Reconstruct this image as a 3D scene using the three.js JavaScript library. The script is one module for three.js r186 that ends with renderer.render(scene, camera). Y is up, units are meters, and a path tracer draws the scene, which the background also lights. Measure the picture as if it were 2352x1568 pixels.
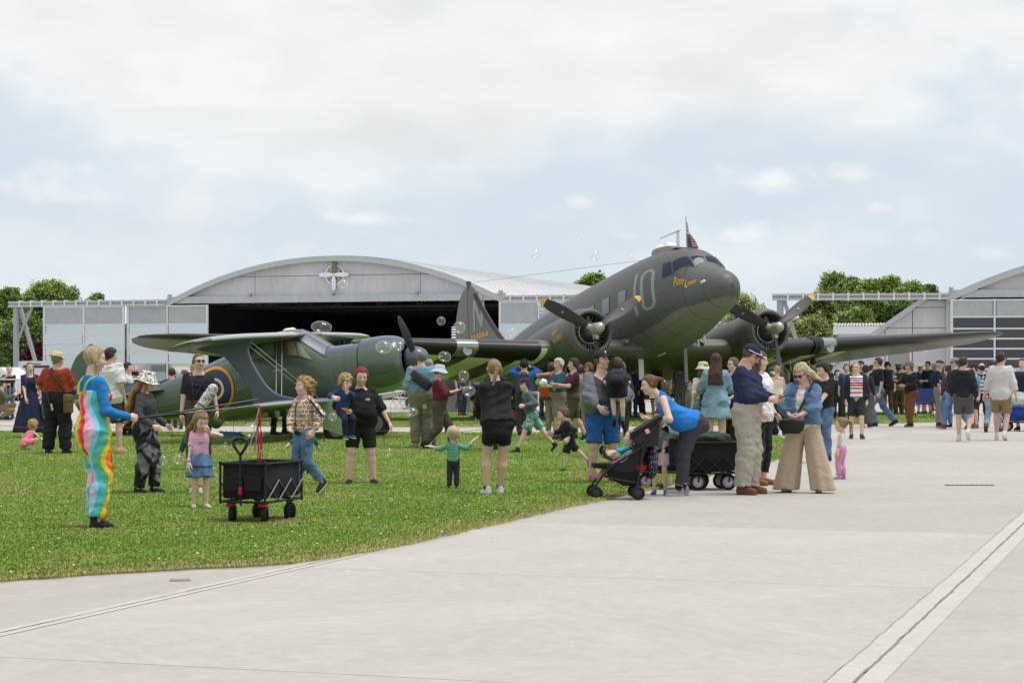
import * as THREE from 'three';
import { mergeGeometries, mergeVertices } from 'three/addons/utils/BufferGeometryUtils.js';
import { RoundedBoxGeometry } from 'three/addons/geometries/RoundedBoxGeometry.js';
import { ImprovedNoise } from 'three/addons/math/ImprovedNoise.js';

// ------------------------------------------------------------------ camera, sky, sun, exposure
const W = 1024, H = 682, FPX = 4700, EYE = 1.47, HORIZON = 848, MIDX = 1176, PICH = 1568.3;
const scene = new THREE.Scene();
const camera = new THREE.PerspectiveCamera(2 * Math.atan(PICH / 2 / FPX) * 180 / Math.PI, W / H, 0.5, 6000);
camera.position.set(0, EYE, 0);
camera.lookAt(0, EYE, -10);
camera.setViewOffset(2352, 1568, 0, -(HORIZON - PICH / 2), 2352, 1568);
const renderer = new THREE.WebGLRenderer({ antialias: true });
renderer.setSize(W, H);
renderer.toneMapping = THREE.LinearToneMapping;
renderer.toneMappingExposure = 1.14;
renderer.shadowMap.enabled = true;
const sun = new THREE.DirectionalLight(new THREE.Color(1, 0.95, 0.88), 2.0);
const SUNDIR = new THREE.Vector3(0.30, 1, 0.04).normalize();
sun.position.copy(SUNDIR).multiplyScalar(150).add(new THREE.Vector3(0, 0, -50));
sun.target.position.set(0, 0, -50);
sun.castShadow = true; sun.shadow.radius = 44;
sun.shadow.mapSize.set(4096, 4096);
Object.assign(sun.shadow.camera, { left: -60, right: 60, top: 60, bottom: -60, near: 1, far: 320 });
scene.add(sun, sun.target);

const noise = new ImprovedNoise(), nz = (x, y, z = 0.37) => noise.noise(x, y, z);
function fbm(x, y, z = 0.5, oct = 4) { let s = 0, a = 0.5; for (let i = 0; i < oct; i++, a *= 0.5, x *= 2.03, y *= 2.03, z += 3.7) s += a * nz(x, y, z); return s; }
const lerp = (a, b, t) => a + (b - a) * t, clamp = (x, a = 0, b = 1) => Math.min(b, Math.max(a, x));
const sstep = (x, a, b) => { const t = clamp((x - a) / (b - a)); return t * t * (3 - 2 * t); };
function makeSky() {
  const w = 4096, h = 2048, data = new Float32Array(w * h * 4), deg = 180 / Math.PI;
  // broken stratocumulus: position in degrees right of the view axis and up, size, softness, strength
  const puffs = [[-4.1, 4.15, 1.5, 0.42, 1], [-8.6, 7.4, 3.4, 1.6, 0.9], [-12.5, 4.7, 2.6, 1.0, 0.75], [-6.2, 6.7, 1.7, 1.3, 0.55], [-12, 2.2, 2.4, 0.35, 0.8], [1.9, 4.65, 0.5, 0.35, 0.8], [7.3, 5.2, 1.6, 0.62, 1], [9.5, 5.3, 1.1, 0.4, 0.8],
    [10.3, 4.4, 0.6, 0.25, 0.7], [6.5, 3.6, 1.3, 0.5, 0.95], [8.9, 2.9, 0.7, 0.25, 0.7], [3.2, 3.7, 0.8, 0.22, 0.5], [5.1, 3.9, 0.6, 0.25, 0.6], [-0.8, 5.6, 1.8, 0.3, 0.5], [13.2, 3.1, 1.0, 0.4, 0.6]];
  for (let j = 0; j < h; j++) {
    const el = ((j + 0.5) / h - 0.5) * 180;
    for (let i = 0; i < w; i++) {
      const o = (j * w + i) * 4;
      let az = ((i + 0.5) / w - 0.25) * 360; if (az > 180) az -= 360;
      if (el < -1) { data[o] = 0.5; data[o + 1] = 0.52; data[o + 2] = 0.53; data[o + 3] = 1; continue; }
      const near = Math.abs(az) < 20 && el < 17, ca = Math.cos(az / deg), sa = Math.sin(az / deg), ce = Math.cos(el / deg), dx0 = sa * ce, dy0 = Math.sin(el / deg), dz0 = -ca * ce;
      const f3 = (f, fy, s, oct) => { let v = 0, k = 0.5; for (let n = 0; n < oct; n++, k *= 0.5, f *= 2.05, fy *= 2.05) v += k * noise.noise(dx0 * f + s, dy0 * fy + s, dz0 * f); return v; };
      const big = f3(5.5, 11, 3.3, near ? 6 : 4), fine = near ? f3(22, 40, 7.1, 5) : 0;
      const topc = sstep(el, 4.2, 8.5), low = 1 - topc;
      let cover = sstep(big * 1.1 + 0.5 * fine + 0.55 * topc + 0.22 * sstep(-az, -4, 10), -0.02, 0.62) * lerp(0.72, 0.96, topc);
      let bright = 0.775 + 0.09 * fine + 0.13 * f3(8, 24, 11.7, near ? 5 : 2) + 0.02 * topc;
      if (near) for (const [a, e, ra, re, s] of puffs) {
        const dx = (az - a) / ra, dy = (el - e) / re, d = Math.hypot(dx, dy < 0 ? dy * 1.7 : dy) + 1.2 * fbm(az * 0.9 + a, el * 1.5, 2.2, 5), p = s * sstep(-d, -1.1, -0.1);
        cover = Math.max(cover, p * 0.85); bright = lerp(bright, dy < -0.1 ? 0.775 : 0.85, p);
      }
      const hazeT = Math.exp(-Math.max(el, 0) / 2.4), deep = sstep(el, 12, 60);
      const aur = Math.max(0, dx0 * SUNDIR.x + dy0 * SUNDIR.y + dz0 * SUNDIR.z), glow = 1 + 0.6 * aur ** 6;
      for (let c = 0; c < 3; c++) {
        let v = lerp(lerp([0.575, 0.672, 0.745][c], [0.45, 0.58, 0.72][c], deep), bright * [0.975, 0.995, 1.01][c], cover);
        data[o + c] = lerp(v, [0.62, 0.69, 0.745][c], hazeT * 0.55) * glow;
      }
      data[o + 3] = 1;
    }
  }
  const t = new THREE.DataTexture(data, w, h, THREE.RGBAFormat, THREE.FloatType);
  t.mapping = THREE.EquirectangularReflectionMapping; t.magFilter = THREE.LinearFilter; t.needsUpdate = true;
  return t;
}
scene.background = makeSky(); scene.environment = scene.background;

// ------------------------------------------------------------------ helpers
let seedState = 12345;
const seed = (n) => { seedState = n >>> 0; };
function rnd() { seedState = (seedState + 0x6d2b79f5) | 0; let t = Math.imul(seedState ^ (seedState >>> 15), 1 | seedState); t = (t + Math.imul(t ^ (t >>> 7), 61 | t)) ^ t; return ((t ^ (t >>> 14)) >>> 0) / 4294967296; }
const rr = (a, b) => a + (b - a) * rnd();
const V = (x, y, z) => new THREE.Vector3(x, y, z);
const DEG = Math.PI / 180;
const depthOf = (py) => FPX * EYE / (py - HORIZON);
const G = (px, py) => { const d = depthOf(py); return V((px - MIDX) / FPX * d, 0, -d); };       // the spot of ground seen at that pixel of the photograph
const PT = (px, py, d) => V((px - MIDX) / FPX * d, EYE + (HORIZON - py) / FPX * d, -d);
const used = new Map();
function numbered(n) { const k = used.get(n) ?? 0; used.set(n, k + 1); return k ? n + '_' + String(k).padStart(3, '0') : n; }
function tag(o, label, category, group, kind) { if (label) o.userData.label = label; if (category) o.userData.category = category; if (group) o.userData.group = group; if (kind) o.userData.kind = kind; return o; }
function thing(name, label, category, pos, turn = 0, group) {
  const o = new THREE.Group(); o.name = numbered(name); scene.add(o);
  if (pos) o.position.copy(pos); o.rotation.y = turn;
  return tag(o, label, category, group);
}
function mesh(name, geo, mat, parent = scene) {
  if (Array.isArray(geo)) geo = merge(geo);
  const m = new THREE.Mesh(geo, mat); m.name = parent === scene ? numbered(name) : name; m.castShadow = m.receiveShadow = true; parent.add(m); return m;
}
function structure(name, geo, mat, label, parent = scene) { const m = mesh(name, geo, mat, parent); if (parent === scene) tag(m, label, name.replace(/_/g, ' '), null, 'structure'); return m; }
const prep = (g) => { g = g.index ? g.toNonIndexed() : g; if (!g.attributes.uv) g.setAttribute('uv', new THREE.BufferAttribute(new Float32Array(g.attributes.position.count * 2), 2)); for (const k of Object.keys(g.attributes)) if (!['position', 'normal', 'uv', 'color'].includes(k)) g.deleteAttribute(k); return g; };
function merge(list) {
  list = list.filter(Boolean).map(prep);
  const colored = list.some((g) => g.attributes.color);
  for (const g of list) if (colored && !g.attributes.color) g.setAttribute('color', new THREE.BufferAttribute(new Float32Array(g.attributes.position.count * 3).fill(1), 3));
  return list.length === 1 ? list[0] : mergeGeometries(list);
}
const mats = new Map();
function mat(color, rough = 0.8, opt = {}) {
  const key = [color, rough, Object.entries(opt).map(([k, v]) => k + (v?.uuid ?? v?.toString?.())).join()].join('|');
  if (!mats.has(key)) {
    const { phys, ...o } = opt, m = phys ? new THREE.MeshPhysicalMaterial() : new THREE.MeshStandardMaterial();
    if (Array.isArray(color)) m.color.setRGB(...color); else m.color.set(color);
    m.roughness = rough; Object.assign(m, o); mats.set(key, m);
  }
  return mats.get(key);
}
function canvasTex(w, h, draw, repeat = false) {
  const c = document.createElement('canvas'); c.width = w; c.height = h; const x = c.getContext('2d'); draw(x, w, h);
  const t = new THREE.CanvasTexture(c); t.colorSpace = THREE.SRGBColorSpace; if (repeat) t.wrapS = t.wrapT = THREE.RepeatWrapping; return t;
}
function dataTex(w, h, fn, { srgb = false, repeat = true } = {}) {
  const d = new Uint8Array(w * h * 4);
  for (let y = 0; y < h; y++) for (let x = 0; x < w; x++) { const v = fn(x / w, y / h, x, y), o = (y * w + x) * 4; for (let c = 0; c < 3; c++) d[o + c] = clamp(v[c] ?? v[0]) * 255; d[o + 3] = v[3] === undefined ? 255 : v[3] * 255; }
  const t = new THREE.DataTexture(d, w, h); t.magFilter = THREE.LinearFilter; if (repeat) t.wrapS = t.wrapT = THREE.RepeatWrapping; if (srgb) t.colorSpace = THREE.SRGBColorSpace; t.needsUpdate = true; return t;
}
const tileN = (u, v, f, z, oct = 4) => { // noise that repeats over the unit square
  const a = u * 2 * Math.PI, b = v * 2 * Math.PI, r = f / (2 * Math.PI); let s = 0, k = 0.5, q = 1;
  for (let i = 0; i < oct; i++, k *= 0.5, q *= 2) s += k * noise.noise(Math.cos(a) * r * q + z, Math.sin(a) * r * q + Math.cos(b) * r * q, Math.sin(b) * r * q + z * 2.1); return s;
};
const fabricBump = dataTex(256, 256, (u, v) => [0.5 + 0.9 * tileN(u, v, 5, 3, 4)]);
const wrinkleBump = dataTex(512, 512, (u, v) => { const a = Math.abs(tileN(u + 0.25 * Math.sin(v * 6.283) / 6, v, 6, 4.7, 4)), b = Math.abs(tileN(u, v + 0.2 * Math.sin(u * 6.283) / 6, 9, 12.3, 3)), f = tileN(u, v, 70, 3.3, 2); return [clamp(0.25 + 1.1 * a + 0.6 * b + 0.12 * f)]; }); wrinkleBump.repeat.set(2.1, 2.1);
const streakMap = dataTex(256, 256, (u, v) => { const k = 0.86 + 0.42 * tileN(u, v * 0.12, 34, 5.1, 3) + 0.2 * tileN(u, v, 5, 1.1, 2); return [k, k * 0.99, k * 0.97]; }, { srgb: true });
const box = (w, h, d, x = 0, y = 0, z = 0, r = 0) => { const g = r ? new RoundedBoxGeometry(w, h, d, 2, r) : new THREE.BoxGeometry(w, h, d); return g.translate(x, y, z); };
function bar(a, b, r, r2 = r, n = 8) {   // a round bar between two points
  const d = V(0, 0, 0).subVectors(b, a), l = d.length(), g = new THREE.CylinderGeometry(r2, r, l, n);
  g.applyQuaternion(new THREE.Quaternion().setFromUnitVectors(V(0, 1, 0), d.normalize())); return g.translate((a.x + b.x) / 2, (a.y + b.y) / 2, (a.z + b.z) / 2);
}
function beam(a, b, w, h) {              // a squared bar between two points
  const d = V(0, 0, 0).subVectors(b, a), g = new THREE.BoxGeometry(w, h, d.length()), m = new THREE.Matrix4().lookAt(b, a, Math.abs(d.y) > 0.99 * d.length() ? V(1, 0, 0) : V(0, 1, 0));
  g.applyMatrix4(m); return g.translate((a.x + b.x) / 2, (a.y + b.y) / 2, (a.z + b.z) / 2);
}
const tube = (pts, r, seg = pts.length * 6, n = 7, closed = false) => new THREE.TubeGeometry(new THREE.CatmullRomCurve3(pts, closed), seg, r, n, closed);
const lathe = (pts, n = 32) => new THREE.LatheGeometry(pts.map(([r, y]) => new THREE.Vector2(r, y)), n);
function surface(fn, nu, nv, flip = false) {   // a grid of points fn(u, v), u and v from 0 to 1
  const p = [], uv = [], ix = [];
  for (let j = 0; j <= nv; j++) for (let i = 0; i <= nu; i++) { const q = fn(i / nu, j / nv); p.push(q.x, q.y, q.z); uv.push(i / nu, j / nv); }
  for (let j = 0; j < nv; j++) for (let i = 0; i < nu; i++) { const a = j * (nu + 1) + i, b = a + 1, c = a + nu + 1, d = c + 1; flip ? ix.push(a, c, b, b, c, d) : ix.push(a, b, c, b, d, c); }
  const g = new THREE.BufferGeometry(); g.setAttribute('position', new THREE.Float32BufferAttribute(p, 3)); g.setAttribute('uv', new THREE.Float32BufferAttribute(uv, 2)); g.setIndex(ix); g.computeVertexNormals(); return g;
}
function weldNormals(g) { g.deleteAttribute('normal'); const uv = g.attributes.uv; g = mergeVertices(g, 1e-4); g.computeVertexNormals(); return g; }
function extrude(pts, depth, bevel = 0) {
  const s = new THREE.Shape(pts.map(([x, y]) => new THREE.Vector2(x, y)));
  return new THREE.ExtrudeGeometry(s, { depth, bevelEnabled: bevel > 0, bevelSize: bevel, bevelThickness: bevel, bevelSegments: 2, curveSegments: 12 });
}
function planarUV(g, fx, fy) { const p = g.attributes.position, u = new Float32Array(p.count * 2), v = V(0, 0, 0); for (let i = 0; i < p.count; i++) { v.fromBufferAttribute(p, i); u[i * 2] = fx(v); u[i * 2 + 1] = fy(v); } g.setAttribute('uv', new THREE.BufferAttribute(u, 2)); return g; }
// ------------------------------------------------------------------ ground, apron, grass
const GRID = 18.3 * DEG, ALONG = V(Math.sin(GRID), 0, -Math.cos(GRID)), ACROSS = V(Math.cos(GRID), 0, Math.sin(GRID));
const LAWNS = [], inPoly = (P, x, z) => { let c = false; for (let i = 0, j = P.length - 1; i < P.length; j = i++) if ((P[i].z > z) !== (P[j].z > z) && x < (P[j].x - P[i].x) * (z - P[i].z) / (P[j].z - P[i].z) + P[i].x) c = !c; return c; }, onLawn = (x, z) => LAWNS.some((P) => inPoly(P, x, z));
const concreteMap = dataTex(1024, 1024, (u, v) => {
  const a = tileN(u, v, 4, 1.3, 5), b = tileN(u, v, 40, 7.7, 3), s = tileN(u, v, 90, 4.1, 2), st = sstep(tileN(u, v, 9, 15.2, 3), 0.22, 0.42), k = 0.88 + 0.05 * a + 0.06 * b + 0.05 * s - 0.02 * st;
  return [k, k * 0.99, k * 0.975];
}, { srgb: true });
const concreteBump = dataTex(512, 512, (u, v) => [0.5 + 0.5 * tileN(u, v, 60, 2.2, 3) + 0.25 * tileN(u, v, 8, 6.2, 3)]);
const concrete = [0.0, -0.018, 0.014, -0.03, 0.02].map((t) => mat([0.545 + t, 0.522 + t, 0.488 + t], 0.86, { map: concreteMap, bumpMap: concreteBump, bumpScale: 0.004 }));
const grassMap = dataTex(1024, 1024, (u, v) => {
  const a = tileN(u, v, 6, 9.3, 4), b = tileN(u, v, 70, 3.7, 3), y = sstep(a, 0.02, 0.3); return [lerp(0.52, 0.62, y) + 0.22 * b, lerp(0.70, 0.72, y) + 0.22 * b + 0.05 * a, 0.27 + 0.12 * b];
}, { srgb: true });
const grassMat = mat([0.70, 0.67, 0.50], 0.95, { map: grassMap });
const soil = mat([0.30, 0.23, 0.15], 0.95);
const metreUV = (g, s = 1, ox = 0, oy = 0) => planarUV(g, (v) => v.x / s + ox, (v) => -v.z / s + oy);
{
  const g = new THREE.PlaneGeometry(4400, 4400).rotateX(-Math.PI / 2).translate(0, -0.16, -1500); structure('ground', metreUV(g, 6), grassMat, 'wide grass airfield reaching to the horizon');
  // the apron: a base under everything, on it single slabs with joints between them as far as the joints can be seen
  const apron = thing('apron', 'pale concrete apron of big slabs with dark joints', 'apron'); apron.userData.kind = 'structure';
  const at = (s, t, y) => V(-1.60, y, -15.18).addScaledVector(ACROSS, s).addScaledVector(ALONG, t);
  const quad = (s0, s1, t0, t1, y) => { const p = [at(s0, t0, y), at(s1, t0, y), at(s1, t1, y), at(s0, t1, y)], b = new THREE.BufferGeometry(); b.setAttribute('position', new THREE.Float32BufferAttribute([0, 1, 2, 0, 2, 3].flatMap((i) => p[i].toArray()), 3)); b.computeVertexNormals(); return b; };
  mesh('sealant', metreUV(quad(-70, 70, -30, 52, -0.03)), mat([0.17, 0.16, 0.14], 0.9), apron);
  mesh('far_concrete', metreUV(merge([quad(-90, 90, 52.7, 110, -0.004), quad(-90, -20, -30, 52.7, -0.004), quad(40, 90, -30, 52.7, -0.004)]), 5), concrete[2], apron);
  seed(77);
  const L = 4.8, gap = 0.005;
  const geos = [0, 1, 2].map((k) => { const b = new THREE.BoxGeometry(L - 2 * gap, 0.06, L - 2 * gap); planarUV(b, (v) => v.x / 5 + k * 0.37, (v) => v.z / 5 + k * 0.61); return b; });
  for (let i = -5; i < 8; i++) for (let j = -3; j < 11; j++) {
    const c = at((i + 0.5) * L, (j + 0.5) * L, -0.03), d = -c.z; rnd();
    if (d < 4 || Math.abs(c.x) > d * 0.25 + 6) { continue; }
    const m = mesh('slab', geos[Math.floor(rnd() * 3)], concrete[Math.floor(rnd() * 5)], apron); m.position.copy(c); m.rotation.y = -GRID;
  }
  mesh('base_course', metreUV(quad(-21, 41, -25, 52.7, -0.045), 5), concrete[1], apron);
  // the two long joints that have been cut out and filled again
  const pale = mat([0.62, 0.595, 0.56], 0.8, { map: concreteMap });
  mesh('joint_repair', metreUV(merge([quad(L - 0.13, L - 0.006, -12, 30, 0.003), quad(L + 0.006, L + 0.13, -12, 30, 0.003)]), 3), pale, apron);
  mesh('joint_repair', metreUV(merge([quad(-0.08, -0.006, -12, 1.2, 0.003), quad(0.006, 0.08, -12, 1.2, 0.003)]), 3), pale, apron);
  const seam = (s0, t0, t1, w) => { const n = Math.round((t1 - t0) / 0.06); return surface((u, v) => { const t = lerp(t0, t1, v), c = 0.011 * nz(t * 3.1, s0) + 0.006 * nz(t * 13, s0 + 3), h = w * (0.55 + 0.7 * Math.abs(nz(t * 5, s0 + 9))); return at(s0 + c + (u - 0.5) * h, t, 0.0045); }, 1, n); };
  mesh('joint_seam', [seam(L, -12, 30, 0.022), seam(L - 0.13, -12, 30, 0.007), seam(0, -12, 1.3, 0.012)], mat([0.2, 0.18, 0.155], 0.9), apron).userData.kind = 'stuff';
  const dr = thing('drain_cover', 'narrow dark slot drain in the concrete at right', 'drain', G(2228, 1115), -0.02);
  mesh('grate', [box(0.62, 0.012, 0.06, 0, 0.004, 0, 0.003), ...[...Array(10)].map((_, i) => box(0.012, 0.016, 0.07, -0.28 + i * 0.062, 0.005, 0))], mat([0.12, 0.11, 0.1], 0.6), dr);
  const plate = thing('cover_plate', 'small rusty metal plate set in the concrete near the grass edge', 'plate', G(413, 1333), 0.2);
  mesh('plate', box(0.14, 0.012, 0.12, 0, 0.004, 0, 0.004), mat([0.3, 0.22, 0.15], 0.7), plate);

  // lawns: turf laid on the concrete's edge, then the blades
  const lawns = [
    ['lawn', 'mown lawn in front of the two aircraft with bubbles over it', [[-260, 1356], [0, 1337], [200, 1322], [410, 1310], [560, 1302], [670, 1295], [760, 1283], [850, 1268], [930, 1252], [1000, 1237], [1100, 1214], [1200, 1190], [1290, 1170], [1370, 1152], [1460, 1133], [1540, 1116], [1620, 1097], [1700, 1078], [1770, 1060], [1806, 1048], [1814, 1034], [1806, 1016], [1780, 1005], [1740, 1000], [1500, 997], [1000, 997], [500, 996], [0, 994], [-260, 993]]],
    ['grass_strip', 'narrow far grass strip under the large aircraft', [[300, 976], [310, 967], [360, 962], [1000, 950], [2050, 949], [2150, 955], [2170, 962], [2150, 970], [2000, 974], [1500, 979], [1000, 981], [600, 979], [340, 978]]]];
  const polys = LAWNS;
  for (const [name, label, px] of lawns) {
    const P = []; const raw = px.map(([x, y]) => G(x, y));
    raw.forEach((a, i) => { const b = raw[(i + 1) % raw.length], n = Math.max(1, Math.round(a.distanceTo(b) / 0.12)); const wob = name === 'lawn' && i < 20; for (let k = 0; k < (wob ? n : 1); k++) { const q = a.clone().lerp(b, k / n), f = wob ? 0.06 * fbm(q.x * 1.3, q.z * 1.3, 3.3, 4) + 0.03 * nz(q.x * 9, q.z * 9) : 0; q.x += f; q.z += f * 1.5; P.push(q); } });
    polys.push(P);
    const sh = new THREE.Shape(P.map((q) => new THREE.Vector2(q.x, -q.z)));
    const top = new THREE.ShapeGeometry(sh).rotateX(-Math.PI / 2).translate(0, 0.022, 0);
    const root = thing(name, label, 'lawn'); root.userData.kind = 'structure';
    mesh('turf', metreUV(top, 2.6), grassMat, root);
    const rim = []; P.forEach((a, i) => { const b = P[(i + 1) % P.length]; rim.push(a.x, 0.021, a.z, b.x, 0.021, b.z, b.x, -0.01, b.z, a.x, 0.021, a.z, b.x, -0.01, b.z, a.x, -0.01, a.z); });
    const rg = new THREE.BufferGeometry(); rg.setAttribute('position', new THREE.Float32BufferAttribute(rim, 3)); rg.computeVertexNormals(); mesh('soil_edge', rg, soil, root);
  }
  // blades
  seed(4242);
  const tuft = []; for (let i = 0; i < 12; i++) {
    const a = rr(0, 6.28), r = 0.085 * Math.sqrt(rnd()), x = Math.cos(a) * r, z = Math.sin(a) * r, h = rr(0.010, 0.027), w = rr(0.002, 0.004), la = rr(0, 6.28), l = h * rr(0.2, 0.7), b = rr(0, 6.28), cx = Math.cos(b) * w, cz = Math.sin(b) * w;
    const mx = x + Math.cos(la) * l * 0.35, mz = z + Math.sin(la) * l * 0.35, tx = x + Math.cos(la) * l, tz = z + Math.sin(la) * l;
    tuft.push(x - cx, 0, z - cz, x + cx, 0, z + cz, mx + cx, h * 0.6, mz + cz, x - cx, 0, z - cz, mx + cx, h * 0.6, mz + cz, mx - cx, h * 0.6, mz - cz, mx - cx, h * 0.6, mz - cz, mx + cx, h * 0.6, mz + cz, tx, h, tz);
  }
  const tg = new THREE.BufferGeometry(); tg.setAttribute('position', new THREE.Float32BufferAttribute(tuft, 3)); { const n = new Float32Array(tuft.length); for (let i = 0; i < n.length; i += 3) { n[i] = 0; n[i + 1] = 1; n[i + 2] = 0; } tg.setAttribute('normal', new THREE.BufferAttribute(n, 3)); }
  const bladeMat = new THREE.MeshPhysicalMaterial({ roughness: 0.75, side: THREE.DoubleSide, transmission: 0.4, thickness: 0 }); bladeMat.specularIntensity = 0.3;
  const N = 230000, inst = new THREE.InstancedMesh(tg, bladeMat, N), m4 = new THREE.Matrix4(), q = new THREE.Quaternion(), col = new THREE.Color(); let n = 0, tries = 0;
  const daisies = [];
  while (n < N && tries++ < 4e6) {
    const u = rnd(), d = 12.6 * Math.pow(72 / 12.6, u), x = rr(-0.262, 0.262) * d; // even in picture area: denser near
    if (!inPoly(polys[0], x, -d) && !inPoly(polys[1], x, -d) && !(d < 30 && rnd() < 0.4 && inPoly(polys[0], x - 0.03, -d - 0.06))) continue;
    const s = rr(0.75, 1.35) * lerp(1, 1.6, (d - 12) / 45), f = fbm(x * 0.55, d * 0.4, 2.2, 4), f2 = nz(x * 4, d * 4, 9.1), edge = d < 30 && !inPoly(polys[0], x + 0.16, -d + 0.22) ? 1 : 0, dry = Math.max(edge * rr(0.5, 1), sstep(f + 0.3 * f2 + rr(-0.12, 0.12), 0.05, 0.34)); if (edge && rnd() < 0.35) continue;
    m4.compose(V(x, 0.02, -d), q.setFromAxisAngle(V(0, 1, 0), rr(0, 6.28)), V(s, s * rr(0.7, 1.1), s)); inst.setMatrixAt(n, m4);
    const b = rr(0.88, 1.12) * (1 + 0.3 * f); col.setRGB(lerp(0.37, 0.56, dry) * b, lerp(0.585, 0.53, dry) * b, lerp(0.055, 0.17, dry) * b); inst.setColorAt(n, col); n++;
    if (rnd() < 0.0035 && (f2 > 0.05)) daisies.push([x + rr(-0.1, 0.1), -d]);
  }
  inst.count = n; inst.name = 'grass_blades'; inst.castShadow = inst.receiveShadow = true; tag(inst, 'short green grass blades covering the lawns', 'grass', null, 'stuff'); scene.add(inst);
  const dg = new THREE.SphereGeometry(0.011, 6, 4).scale(1, 0.5, 1), dm = new THREE.InstancedMesh(dg, mat([0.8, 0.8, 0.74], 0.8), daisies.length);
  daisies.forEach(([x, z], i) => dm.setMatrixAt(i, m4.makeTranslation(x, 0.055, z))); dm.name = 'daisies'; tag(dm, 'tiny white daisies scattered in the lawn', 'daisies', null, 'stuff'); scene.add(dm);
}

// ------------------------------------------------------------------ trees
{
  seed(99);
  const leafGeo = (n, spread, size) => { const p = [], nn = [], a = V(0, 0, 0), b = V(0, 0, 0); for (let i = 0; i < n; i++) { const c = V(rr(-1, 1), rr(-1, 1), rr(-1, 1)); if (c.length() > 1) c.normalize(); const out = c.clone().normalize().add(V(0, 0.6, 0)).normalize(); c.multiplyScalar(spread); a.set(rr(-1, 1), rr(-1, 1), rr(-1, 1)).normalize(); b.crossVectors(a, V(rr(-1, 1), rr(-1, 1), rr(-1, 1))).normalize(); const s = size * rr(0.6, 1.2); for (const [u, v] of [[-1, 0], [0, -0.55], [1, 0], [-1, 0], [1, 0], [0, 0.55]]) { p.push(c.x + (a.x * u + b.x * v) * s, c.y + (a.y * u + b.y * v) * s, c.z + (a.z * u + b.z * v) * s); nn.push(out.x, out.y, out.z); } } const g = new THREE.BufferGeometry(); g.setAttribute('position', new THREE.Float32BufferAttribute(p, 3)); g.setAttribute('normal', new THREE.Float32BufferAttribute(nn, 3)); return g; };
  const clump = leafGeo(20, 0.40, 0.10), thin = leafGeo(11, 0.42, 0.075);
  const leafMat = new THREE.MeshPhysicalMaterial({ roughness: 0.7, side: THREE.DoubleSide, transmission: 0.35, thickness: 0 }); leafMat.specularIntensity = 0.35;
  const bark = mat([0.11, 0.085, 0.06], 0.95);
  // px of the crown's middle, px of its top, half width in px, depth in metres
  function tree(name, label, px, top, hw, depth, tone, density = 1, sparse = false, lowest = 0.12) {
    const base = V((px - MIDX) / FPX * depth, -0.1, -depth), h = EYE + (HORIZON - top) / FPX * depth, r = hw / FPX * depth;
    const t = thing(name, label, name === 'copper_shrub' ? 'shrub' : 'tree', base, 0, null);
    const tr = []; const lean = rr(-0.2, 0.2);
    tr.push(bar(V(0, 0, 0), V(lean, h * 0.35, 0), 0.05 * r + 0.08, 0.035 * r + 0.05, 9));
    const puffs = [], np = Math.round((sparse ? 20 : 30) * Math.max(1, r / 2.2));
    for (let i = 0; i < np; i++) {
      const v = Math.pow((i + 0.5) / np, 0.85), y = lerp(lowest, 0.93, v) * h, k = Math.sqrt(Math.max(0.04, 1 - ((v - 0.42) / 0.62) ** 2)), a = i * 2.4 + rr(-0.5, 0.5), rad = r * k * Math.sqrt(rr(0.15, 0.8)), pr = r * rr(0.2, 0.36) * (sparse ? 0.8 : 1);
      const c = V(Math.cos(a) * rad, Math.min(y, h - pr * 0.72), Math.sin(a) * rad * 0.8); puffs.push([c, pr]);
      if (i % 2 === 0) { const s = V(lean * 0.8, Math.min(h * rr(0.2, 0.5), c.y * 0.8), 0), m = s.clone().lerp(c, 0.5).add(V(0, -0.1 * r, 0)); tr.push(tube([s, m, c], 0.012 * r + 0.02, 5, 5)); }
    }
    mesh('trunk', tr, bark, t);
    const per = Math.round(150 * density), tot = puffs.length * per, im = new THREE.InstancedMesh(sparse ? thin : clump, leafMat, tot), m4 = new THREE.Matrix4(), q = new THREE.Quaternion(), e = new THREE.Euler(), col = new THREE.Color(); let n = 0;
    for (const [c, pr] of puffs) { const light = rr(0.72, 1.2); for (let k = 0; k < per; k++) {
      const d = V(rr(-1, 1), rr(-0.75, 1), rr(-1, 1)); if (d.lengthSq() < 0.02) continue; d.normalize(); const f = pr * (0.6 + 0.5 * Math.pow(rnd(), 0.7)) * (1 + 0.25 * nz(d.x * 2 + c.x, d.y * 2 + c.y, d.z * 2));
      const p = c.clone().addScaledVector(d, f); p.y = Math.max(p.y, 0.15); const s = rr(0.55, 1.15) * clamp(depth / 125, 0.5, 1.3);
      m4.compose(p, q.setFromEuler(e.set(rr(-0.5, 0.5), rr(0, 6.28), rr(-0.5, 0.5))), V(s, s, s)); im.setMatrixAt(n, m4); const b = light * rr(0.75, 1.25); col.setRGB(tone[0] * b, tone[1] * b * rr(0.95, 1.05), tone[2] * b); im.setColorAt(n, col); n++;
    } }
    im.count = n; im.name = 'crown'; im.userData.kind = 'stuff'; im.castShadow = im.receiveShadow = true; t.add(im);
  }
  const green = [0.33, 0.46, 0.10], dark = [0.25, 0.38, 0.09], pale = [0.42, 0.50, 0.18];
  tree('tree', 'round green tree cut by the left edge behind the door rail', 8, 662, 62, 124, green);
  tree('tree', 'tallest leafy tree behind the left end of the hangar door rail', 112, 645, 82, 128, green, 1.1);
  tree('tree', 'dark green tree low down behind the steel rail post', 55, 730, 75, 121, dark, 1.2);
  tree('tree', 'small treetop just above the door rail left of the hangar', 218, 668, 22, 165, pale, 0.6);
  tree('tree', 'dark tree close behind the glass doors at left', 165, 700, 60, 136, dark);
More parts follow.
